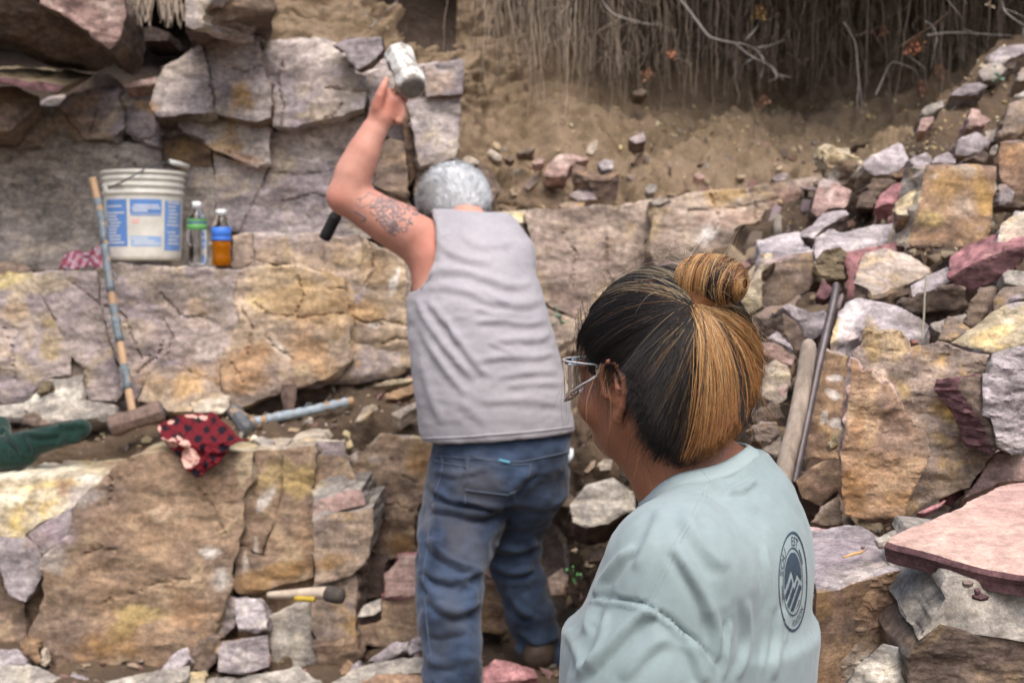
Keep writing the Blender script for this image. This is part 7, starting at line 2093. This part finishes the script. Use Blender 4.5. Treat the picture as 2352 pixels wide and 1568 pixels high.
# print on the back and chest
def font_mesh(txt):
    cu = bpy.data.curves.new('letters', 'FONT'); cu.body = txt; cu.size = 1; cu.resolution_u = 3
    o = bpy.data.objects.new('letters', cu); COL.objects.link(o)
    dg = bpy.context.evaluated_depsgraph_get()
    me = bpy.data.meshes.new_from_object(o.evaluated_get(dg))
    bm = bmesh.new(); bm.from_mesh(me)
    bmesh.ops.triangulate(bm, faces=bm.faces)
    bmesh.ops.subdivide_edges(bm, edges=[e for e in bm.edges if e.calc_length() > .12], cuts=2, use_grid_fill=False)
    bmesh.ops.triangulate(bm, faces=bm.faces)
    v = np.array([x.co[:2] for x in bm.verts]); f = [tuple(x.index for x in q.verts) for q in bm.faces]
    bm.free(); bpy.data.objects.remove(o); bpy.data.curves.remove(cu); bpy.data.meshes.remove(me)
    return v, f
def logo(name, bv, cx, cy, rx, ry, k=1.0, words=True, tilt=0, amin=-400):
    """ring emblem printed on the cloth: u,v on the unit disc (v down) laid on the surface"""
    V_, F_ = [], []
    def put(uv, tri):
        base = len(V_)
        ok = []
        for u, v in uv:
            p = on_surf(bv, cx + rx * u + tilt * v, cy + ry * v, .0009)
            ok.append(p is not None)
            V_.append(p if p is not None else np.zeros(3))
        for t in tri:
            if all(ok[i] for i in t):
                q = [V_[base + i] for i in t]
                if max(np.linalg.norm(q[i] - q[i - 1]) for i in range(len(q))) < .03: F_.append(tuple(base + i for i in t))
    def band(r0, r1, a0, a1, n=60):
        a = np.linspace(R(a0), R(a1), n)
        uv = [(r * math.sin(t), -r * math.cos(t)) for t in a for r in (r0, (r0 + r1) / 2, r1)]
        tri = []
        for i in range(n - 1):
            for j in (0, 1):
                tri.append((i * 3 + j, i * 3 + j + 1, i * 3 + j + 4, i * 3 + j + 3))
        put(uv, tri)
    band(.948, 1.0, -180, 180, 120)
    band(.655, .685, -180, 180, 100)
    # dark disc with a pale two-peaked ridge line and pale slanting bars under it
    ridge = [(-.62, .30), (-.12, -.16), (.10, .10), (.30, -.10), (.62, .06)]
    m = 61
    g = np.linspace(-.6, .6, m)
    U_, W_ = np.meshgrid(g, g)
    rv = np.interp(U_, [p[0] for p in ridge], [p[1] for p in ridge])
    uv = np.stack([U_.ravel(), W_.ravel()], 1)
    rd = np.abs(polydist(uv, ridge)[0]).reshape(m, m)
    bar = np.mod(W_ + .85 * U_ - .04, .30)
    dark = (np.hypot(U_, W_) < .6) & (rd > .042) & ((W_ < rv) | (bar > .075))
    idx = np.arange(m * m).reshape(m, m)
    qd = dark[:-1, :-1] & dark[1:, 1:] & dark[:-1, 1:] & dark[1:, :-1]
    put([tuple(p) for p in uv], [(idx[j, i], idx[j, i + 1], idx[j + 1, i + 1], idx[j + 1, i]) for j, i in np.argwhere(qd)])
    if words:
        def text(t, a_mid, r, size, flip=False):
            v, f = font_mesh(t)
            w = v[:, 0].max()
            ang = (v[:, 0] - w / 2) * size / r
            rad = r + v[:, 1] * size * (1 if not flip else -1)
            a = R(a_mid) + ang * (1 if not flip else -1)
            put(list(zip(rad * np.sin(a), -rad * np.cos(a))), f)
        text('EST', 8, .715, .27)
        text('SOU', -62, .715, .27)
        text('RVATION', 155, .895, .20, True)
        band(.735, .775, 32, 62); band(.735, .775, -118, -96)
    return mesh_obj(name, np.array(V_), F_, M['ink'], tee, wom.location, False)
logo('back_print', bm_tee, 1820, 1335, 33, 115)
logo('chest_print', bm_tee, 1343, 1340, 15, 46, words=False, tilt=-14)
# trousers and shoes, below the frame
fp = Field([-.12, 1.4, .0], [.5, 2.1, 1.02], .012)
fp.stack([(.93, TC[0] - .01, TC[1], .178, .135), (.84, TC[0], TC[1], .19, .145), (.76, TC[0], TC[1], .185, .14)], .03, BT[:2, :2])
for s_ in (1, -1):
    fp.chain([tg(s_ * .09, 0, .8), tg(s_ * .1, .03, .48), tg(s_ * .1, 0, .12)], [.095, .065, .055], .03)
V, F = fp.mesh()
mesh_obj('trousers', relax(V, F, 2), F, M['darkcloth'], wom, wom.location, True, None, np.zeros((len(V), 4)))
for s_ in (1, -1):
    mb = MB()
    mb.tube(np.array([tg(s_ * .1, -.07, .07), tg(s_ * .1, 0, .08), tg(s_ * .1, .1, .06), tg(s_ * .11, .18, .05)]), [.04, .048, .042, .02], 10)
    mb.build('shoe', M['shoe'], wom, wom.location)

# hair
HE = P(1533, 842, 1.77)
HB = axes(45)
HR = np.array([.109, .116, .123])           # left, forward, up
def el_hit(px, py, k=1.0):
    """where the line of sight meets the head of hair (or grazes it)"""
    d = ray(px, py); d = d / np.linalg.norm(d)
    o = np.array([0, 0, CZ]) - HE
    A_ = HB / (HR * k)[:, None]
    dd, oo = A_ @ d, A_ @ o
    a, b_, c_ = dd @ dd, 2 * dd @ oo, oo @ oo - 1
    D_ = b_ * b_ - 4 * a * c_
    t = (-b_ - math.sqrt(max(D_, 0))) / (2 * a)
    return HE + o + d * t - (HE - HE) if False else np.array([0, 0, CZ]) + d * t
def unit(p): 
    u = (HB @ (np.asarray(p) - HE)) / HR
    return u / np.linalg.norm(u)
def from_unit(u, k=1.0): return HE + (u * HR * k) @ HB
def dark_cap():
    f = Field(HE - .16, HE + np.array([.16, .16, .15]), .004)
    f.ell(HE, HR * .965, HB, .01)
    # away from the face: a slab profile across the head
    xl, yl, zl = f.ax[0][:, None, None], f.ax[1][None, :, None], f.ax[2][None, None, :]
    fx = (xl - HW[0]) * BW[1][0] + (yl - HW[1]) * BW[1][1] + (zl - HW[2]) * BW[1][2]
    fu = (xl - HW[0]) * BW[2][0] + (yl - HW[1]) * BW[2][1] + (zl - HW[2]) * BW[2][2]
    prof = [(.3, .3), (.092, .3), (.090, .075), (.070, .052), (.054, .030), (.042, .006), (.014, .030), (-.010, .034), (-.034, .012), (-.040, -.03), (-.048, -.08), (-.075, -.105), (-.3, -.13), (-.3, .3)]
    q = np.stack([fx.ravel(), fu.ravel()], 1)
    d = np.full(len(q), 1e9)
    for i in range(len(prof)):
        a, b = np.array(prof[i]), np.array(prof[(i + 1) % len(prof)])
        ab = b - a
        t = np.clip(((q - a) @ ab) / (ab @ ab), 0, 1)
        d = np.minimum(d, np.hypot(*(q - a - t[:, None] * ab).T))
    d = np.where(inside(q, np.array(prof)), -d, d).reshape(fx.shape)
    f.put((slice(None),) * 3, d, .012, 'i')
    v, fc = f.mesh()
    v = relax(v, fc, 2)
    return mesh_obj('hair', v, fc, M['hairbase'], wom, wom.location, True)
hair = dark_cap()
BUN = P(1634, 642, 1.70)
TIE = el_hit(1606, 706)
uT = unit(TIE)
rg = np.random.RandomState(11)
DARK = np.array([lin('1d1918'), lin('231e1d'), lin('2b2422'), lin('191617')])
GOLD = np.array([lin('c39a64'), lin('b38856'), lin('d4b688'), lin('a4784a')])
ORNG = np.array([lin('9c6a3c'), lin('8a5832'), lin('ad7c4a'), lin('784c2c')])
ASH = np.array([lin('b3a184'), lin('9d8c72'), lin('c7b798')])
def strands(ends, pick, kind, n_seg=15, lift=.0, rad=.00033, drop=0, kmin=.985, kmax=1.03, out=0):
    """hairs drawn from the tie over the head to their ends"""
    n = len(ends)
    s = np.linspace(0, 1, n_seg)
    U = np.array([unit(e) for e in ends])
    u0 = uT + rg.normal(0, .045, (n, 3)); u0 /= np.linalg.norm(u0, axis=1)[:, None]
    om = np.arccos(np.clip((u0 * U).sum(1), -1, 1))[:, None]
    w0, w1 = np.sin((1 - s) * om) / np.sin(om), np.sin(s * om) / np.sin(om)
    path = w0[..., None] * u0[:, None, :] + w1[..., None] * U[:, None, :]
    k = rg.uniform(kmin, kmax, (n, 1)) + lift * np.sin(s * math.pi)[None, :] * rg.uniform(.3, 1, (n, 1))
    ph = rg.uniform(0, 6.28, (n, 1))
    k = k + .004 * np.sin(s[None, :] * rg.uniform(3, 8, (n, 1)) + ph)
    k = k - .05 * np.exp(-s / .06)[None, :]
    ea = np.array([math.atan2(*(proj(e) - np.array([1606, 706]))[::-1]) for e in ends])
    k = k + (.016 * vnoise(np.c_[ea * 11, np.zeros(n) + 2.2, np.zeros(n)]) + .009 * vnoise(np.c_[ea * 27, np.zeros(n) + 7.2, np.zeros(n)]))[:, None] * np.sin(np.clip(s * 1.15, 0, 1) * math.pi * .5)[None, :]
    wp = HE + (path * HR * k[..., None]) @ HB
    wp = wp + np.array([-.08, -1, 0]) * (out * s ** 3)[None, :, None]
    side = np.cross(np.gradient(wp, axis=1), wp - HE); side /= np.linalg.norm(side, axis=2)[..., None] + 1e-9
    wp = wp + side * (rg.normal(0, .0022, (n, 1)) * np.sin(s * 3.0)[None, :] + .0008 * np.sin(s * 9 + ph))[..., None]
    r = rad * rg.uniform(.7, 1.25, (n, 1)) * (1 - .55 * s ** 3)[None, :]
    col = np.stack([pick(kind, j, ends[j]) for j in range(n)])           # n, 2, 3: root side and end colour
    cc = col[:, None, 0] * (1 - s)[None, :, None] + col[:, None, 1] * s[None, :, None]
    return wp, r, cc
def along(line, n, jit):
    L = np.array(smooth_line(line, 60))
    seg = np.r_[0, np.cumsum(np.linalg.norm(np.diff(L, axis=0), axis=1))]
    t = rg.rand(n) * seg[-1]
    return np.stack([np.interp(t, seg, L[:, 0]), np.interp(t, seg, L[:, 1])], 1) + rg.normal(0, jit, (n, 2)), t / seg[-1]
def pick(kind, j, e):
    a = math.atan2(*(proj(e) - np.array([1606, 706]))[::-1])
    st = vnoise(np.array([[a * 9, 3.3, 1.1]]))[0] + .5 * vnoise(np.array([[a * 30, 8, 4]]))[0]
    x = rg.rand()
    if kind == 'dark':
        q_ = proj(e)
        if st > .42 and x < .5 or x < .02 or (q_[0] > 1535 and q_[1] > 980 and x < .42) or (q_[0] > 1505 and q_[1] > 960 and x < .16): c = GOLD[rg.randint(4)] * .55; return np.array([c * 1.15, DARK[rg.randint(4)] * 1.5])
        c = DARK[rg.randint(4)]; return np.array([c, c * .9])
    if kind == 'top':
        if st > .05 and x < .7 or x < .12: c = ASH[rg.randint(3)] * .75; return np.array([c, c * .4])
        c = DARK[rg.randint(4)] * 1.2; return np.array([c, c])
    if kind == 'fan':
        q_ = proj(e)
        if x < .09 or st < -.62 or (q_[0] < 1612 and x < .32): c = DARK[rg.randint(4)] * 1.5; return np.array([c * 1.5, c])
        if x < .55: return np.array([GOLD[rg.randint(4)], ORNG[rg.randint(4)]])
        return np.array([GOLD[rg.randint(4)] * .85, ORNG[rg.randint(4)] * .85])
    c = DARK[rg.randint(4)] * .8
    return np.array([c, c])
W_, RR, CC = [], [], []
def addh(*a, **k):
    w, r, c = strands(*a, **k); W_.append(w); RR.append(r); CC.append(c)
# pulled back from the forehead, temple and ear
q, _ = along([(1480, 596), (1420, 614), (1370, 648), (1342, 700)], 1300, 7); addh([el_hit(*p) for p in q], pick, 'top')
q, _ = along([(1342, 690), (1332, 740), (1338, 790), (1362, 822), (1400, 838), (1440, 850)], 2400, 8); addh([el_hit(*p) for p in q], pick, 'dark')
q, _ = along([(1446, 856), (1464, 905), (1476, 955), (1494, 1000), (1518, 1030), (1574, 1048)], 3200, 14); addh([el_hit(*p) for p in q], pick, 'dark', out=.042)
# filling under-layer
q = np.stack([rg.uniform(1345, 1600, 1300), rg.uniform(640, 1040, 1300)], 1); q = q[(q[:, 0] - 1340) * .9 > (q[:, 1] - 850) * .75]; addh([el_hit(*p) for p in q], pick, 'dark', kmin=.97, kmax=1.0)
# far side of the head
u = rg.normal(0, 1, (1500, 3)); u /= np.linalg.norm(u, axis=1)[:, None]
ends = np.array([from_unit(x) for x in u]); fu_ = (ends - HW) @ BW[1]; fz_ = (ends - HW) @ BW[2]
ok = (((ends - HE) @ np.array([0, 1, 0])) > .0) & (fu_ < .07 + .2 * (fz_ - .05)) & (fz_ > -.09)
addh(list(ends[ok]), pick, 'dark')
# the loose blond fan hanging from the tie
q, t = along([(1572, 1050), (1600, 1042), (1635, 1022), (1668, 996), (1696, 964)], 2900, 8); addh([el_hit(*p, 1.05) for p in q], pick, 'fan', lift=.045, kmin=1.0, kmax=1.05, out=.045)
q, t = along([(1694, 972), (1722, 930), (1745, 884)], 1500, 6); addh([el_hit(*p, 1.06) for p in q], pick, 'fan', lift=.03, kmin=1.0, kmax=1.04, out=.02)
# a dark window at its far edge
q, t = along([(1728, 780), (1738, 830), (1742, 860)], 110, 4); addh([el_hit(*p, 1.05) for p in q], pick, 'x', lift=.02, kmin=1.03, kmax=1.05)
q, t = along([(1752, 880), (1756, 830), (1745, 790)], 200, 4); addh([el_hit(*p, 1.07) for p in q], pick, 'fan', lift=.05, kmin=1.02, kmax=1.055)
v_, f_, c_ = lock_mesh(np.concatenate(W_), np.concatenate(RR), np.concatenate(CC))
mesh_obj('hair_strands', v_, f_, M['hair'], hair, wom.location, True, None, c_)
# bun: hair wound round a short roll
bx = P(1712, 652, 1.675) - P(1556, 640, 1.735); bL = np.linalg.norm(bx) / 2; bx /= np.linalg.norm(bx)
bc = (P(1712, 652, 1.675) + P(1556, 640, 1.735)) / 2
by = np.cross(bx, (0, 0, 1.)); by /= np.linalg.norm(by); bz = np.cross(by, bx)
def bun():
    f = Field(bc - .07, bc + .07, .003)
    f.ell(bc, (bL * .97, .030, .0300), np.array([bx, by, bz]), .01)
    f.cone(bc - bz * .015, TIE * .8 + HE * .2, .022, .022, .02)
    v, fc = f.mesh()
    b = mesh_obj('hair_bun', relax(v, fc, 1), fc, plain_mat('hair_bun_base', '6a4528', .5, .4, 0, .4, 60), wom, wom.location, True)
    n = 2300
    s = np.linspace(0, 1, 22)
    t0 = rg.uniform(-.97, .97, n)
    a0 = rg.uniform(0, 6.28, (n, 1)); ln = rg.uniform(2.2, 4.6, (n, 1))
    a = a0 + ln * s
    dr = rg.normal(0, .07, (n, 1)) + .28 * vnoise(np.c_[t0 * 2.2, a0[:, 0] * .5, np.zeros(n)])[:, None]
    lean = .12 * np.sin(a + .6)
    t = np.clip(t0[:, None] + dr * s + lean * (1 - t0[:, None] ** 2), -.985, .985)
    k = rg.uniform(.985, 1.05, (n, 1))
    r = .0318 * np.sqrt(1 - np.abs(t) ** 2.6) * k
    p = bc + bx * (t * bL)[..., None] + (np.cos(a) * r)[..., None] * by + (np.sin(a) * r * 1.0)[..., None] * bz
    col = np.zeros((n, 22, 3))
    for j in range(n):
        x = rg.rand(); st = vnoise(np.array([[t0[j] * 7 + 40, a0[j, 0] * .25, .2]]))[0] + .5 * vnoise(np.array([[t0[j] * 22 + 40, a0[j, 0] * .3, 5.2]]))[0]
        c = DARK[rg.randint(4)] * 1.6 if (st < -.35 or x < .06) else (GOLD[rg.randint(4)] if x < .55 + .3 * st else ORNG[rg.randint(4)])
        col[j] = c * rg.uniform(.8, 1.05)
    rad = .00033 * rg.uniform(.7, 1.25, (n, 1)) * np.ones(22)
    v, fc, c = lock_mesh(p, rad, col)
    mesh_obj('hair_strands', v, fc, M['hair'], b, wom.location, True, None, c)
    # band of hair round its foot
bun()
# wisps: fine hairs standing off the head, at the forehead, cheek and nape
def wisps():
    P_, C_, Rr = [], [], []
    def wisp(p, d, L, curl, col, rad=.00016, g=.4):
        s = np.linspace(0, 1, 14)
        d = d / np.linalg.norm(d)
        a = np.cross(d, rg.normal(0, 1, 3)); a /= np.linalg.norm(a)
        b = np.cross(d, a)
        ph = rg.uniform(0, 6.28)
        w = p + d * (s * L)[:, None] + a * (curl * L * (np.sin(s * rg.uniform(2, 5) + ph) - math.sin(ph)))[:, None] + b * (curl * .6 * L * s ** 2)[:, None] - np.array([0, 0, 1]) * (g * L * s ** 2)[:, None]
        P_.append(w); C_.append(np.tile(col, (14, 1))); Rr.append(rad * (1 - .7 * s))
    for k in range(360):       # crown
        a = rg.uniform(-2.9, .25)
        px, py = 1540 + 205 * math.cos(a), 830 + 236 * math.sin(a)
        e = el_hit(px, py, .97)
        out = (e - HE); out /= np.linalg.norm(out)
        tgt = np.cross(out, (0, -1, .2)) * (1 if rg.rand() < .6 else -1)
        wisp(e, tgt + out * rg.uniform(.1, .6), rg.uniform(.02, .06), rg.uniform(.1, .5), (ASH[rg.randint(3)] * .8 if rg.rand() < .5 else DARK[0] * 2), .00018, .15)
    for k in range(90):        # round the bun
        a = rg.uniform(0, 6.28)
        e = bc + bx * bL * rg.uniform(-.9, .95) + (by * math.cos(a) + bz * math.sin(a)) * .03
        wisp(e, (e - bc) * rg.uniform(.2, 1) / .03 + bx * rg.uniform(-.3, 1.2), rg.uniform(.02, .07), rg.uniform(.1, .4), ASH[rg.randint(3)], .00017, .2)
    for k in range(90):        # forehead and glasses
        px, py = rg.uniform(1322, 1360), rg.uniform(690, 790)
        e = el_hit(px, py, .98)
        wisp(e, np.array([.0, -.1, -1]) + rg.normal(0, .13, 3), rg.uniform(.04, .12), rg.uniform(.04, .14), DARK[rg.randint(4)], .00022, .1)
    for k in range(46):        # before and behind the ear
        px, py = (rg.uniform(1375, 1400), rg.uniform(815, 850)) if k < 22 else (rg.uniform(1440, 1490), rg.uniform(860, 960))
        e = el_hit(px, py, .96)
        wisp(e, np.array([.05, -.1, -1]) + rg.normal(0, .2, 3), rg.uniform(.04, .11), rg.uniform(.05, .25), DARK[rg.randint(4)] if rg.rand() < .85 else GOLD[0] * .7, .0003 if k < 12 else .0002, .1)
    for k in range(110):       # nape
        px, py = rg.uniform(1490, 1640), rg.uniform(985, 1045)
        e = el_hit(px, py, .94)
        wisp(e, np.array([rg.uniform(-.4, .6), -.15, -1]) + rg.normal(0, .2, 3), rg.uniform(.025, .085), rg.uniform(.1, .5), DARK[rg.randint(4)] if rg.rand() < .8 else GOLD[3] * .7, .0002, .0)
    for k in range(60):        # stray hairs off the fan
        px, py = rg.uniform(1700, 1755), rg.uniform(740, 980)
        e = el_hit(px, py, 1.04)
        wisp(e, np.array([.5, -.1, -.8]) + rg.normal(0, .3, 3), rg.uniform(.03, .08), rg.uniform(.1, .4), GOLD[rg.randint(4)], .00018, .1)
    v, f, c = lock_mesh(np.array(P_), np.array(Rr), np.array(C_))
    mesh_obj('flyaway_hair', v, f, M['hair'], hair, wom.location, True, None, c)
wisps()

# safety glasses
def clear_mat():
    m, t, b = mat_new('clear_plastic')
    b.inputs['Base Color'].default_value = (.96, .97, .98, 1)
    b.inputs['Transmission Weight'].default_value = 1
    b.inputs['Roughness'].default_value = .03
    b.inputs['IOR'].default_value = 1.12
    return m
def frost_mat():
    m, t, b = mat_new('clear_plastic_edge')
    b.inputs['Base Color'].default_value = (.95, .96, .98, 1)
    b.inputs['Transmission Weight'].default_value = .35
    b.inputs['Roughness'].default_value = .15
    return m
gl_ = empty('safety_glasses', hg(0, .09, .0))
tag(gl_, 'clear plastic safety glasses worn by the woman, temple arm over her ear', 'safety glasses')
CL, FR = clear_mat(), frost_mat()
def lens():
    V_, F_ = [], []
    na, nz = 56, 10
    A_ = np.linspace(R(-98), R(98), na)
    for k, th in enumerate((0, .0022)):
        for a in A_:
            top = .028 - .006 * (abs(math.degrees(a)) / 98) ** 2
            bot = -.026 + .036 * (max(0, abs(math.degrees(a)) - 42) / 56) ** 1.25 + .012 * math.exp(-(math.degrees(a) / 12) ** 2)
            for z in np.linspace(bot, top, nz):
                l, f_ = -(.081 + th) * math.sin(a), .028 + (.094 + th) * math.cos(a) ** .9 if math.cos(a) > 0 else .028 + (.094 + th) * math.cos(a)
                V_.append(hg(l, f_, z))
    n = na * nz
    for i in range(na - 1):
        for j in range(nz - 1):
            a = i * nz + j
            F_.append((a, a + 1, a + nz + 1, a + nz)); F_.append((n + a, n + a + nz, n + a + nz + 1, n + a + 1))
        a = i * nz
        F_.append((a, a + nz, n + a + nz, n + a)); a += nz - 1; F_.append((a, n + a, n + a + nz, a + nz))
    for i in (0, na - 1):
        for j in range(nz - 1):
            a = i * nz + j
            F_.append((a, a + 1, n + a + 1, n + a))
    mesh_obj('lens', np.array(V_), F_, CL, gl_, gl_.location, True)
    V_ = np.array(V_).reshape(2, na, nz, 3)
    mb = MB(); mb.tube(V_[1, :, -1] + BW[2] * .001, .0010, 6); mb.build('brow_rim', FR, gl_, gl_.location)
    mb = MB(); mb.tube(V_[1, :, 0], .0007, 6); mb.build('lower_rim', FR, gl_, gl_.location)
    for s_ in (1, -1):
        i = 0 if s_ > 0 else na - 1
        i2 = 8 if s_ > 0 else na - 9
        mb = MB()
        mb.tube(np.array([V_[1, i, -2], hg(s_ * .0835, -.004, .030), hg(s_ * .083, -.03, .022), hg(s_ * .078, -.06, .004)]), [.0018, .0016, .0016, .0014], 6)
        mb.build('temple_arm', FR, gl_, gl_.location)
        mb = MB()
        mb.tube(np.array([V_[1, i2, 0], V_[1, i, 1], hg(s_ * .0835, .004, .024)]), [.0011, .0012, .0012], 6)
        mb.build('side_shield_edge', FR, gl_, gl_.location)
lens()
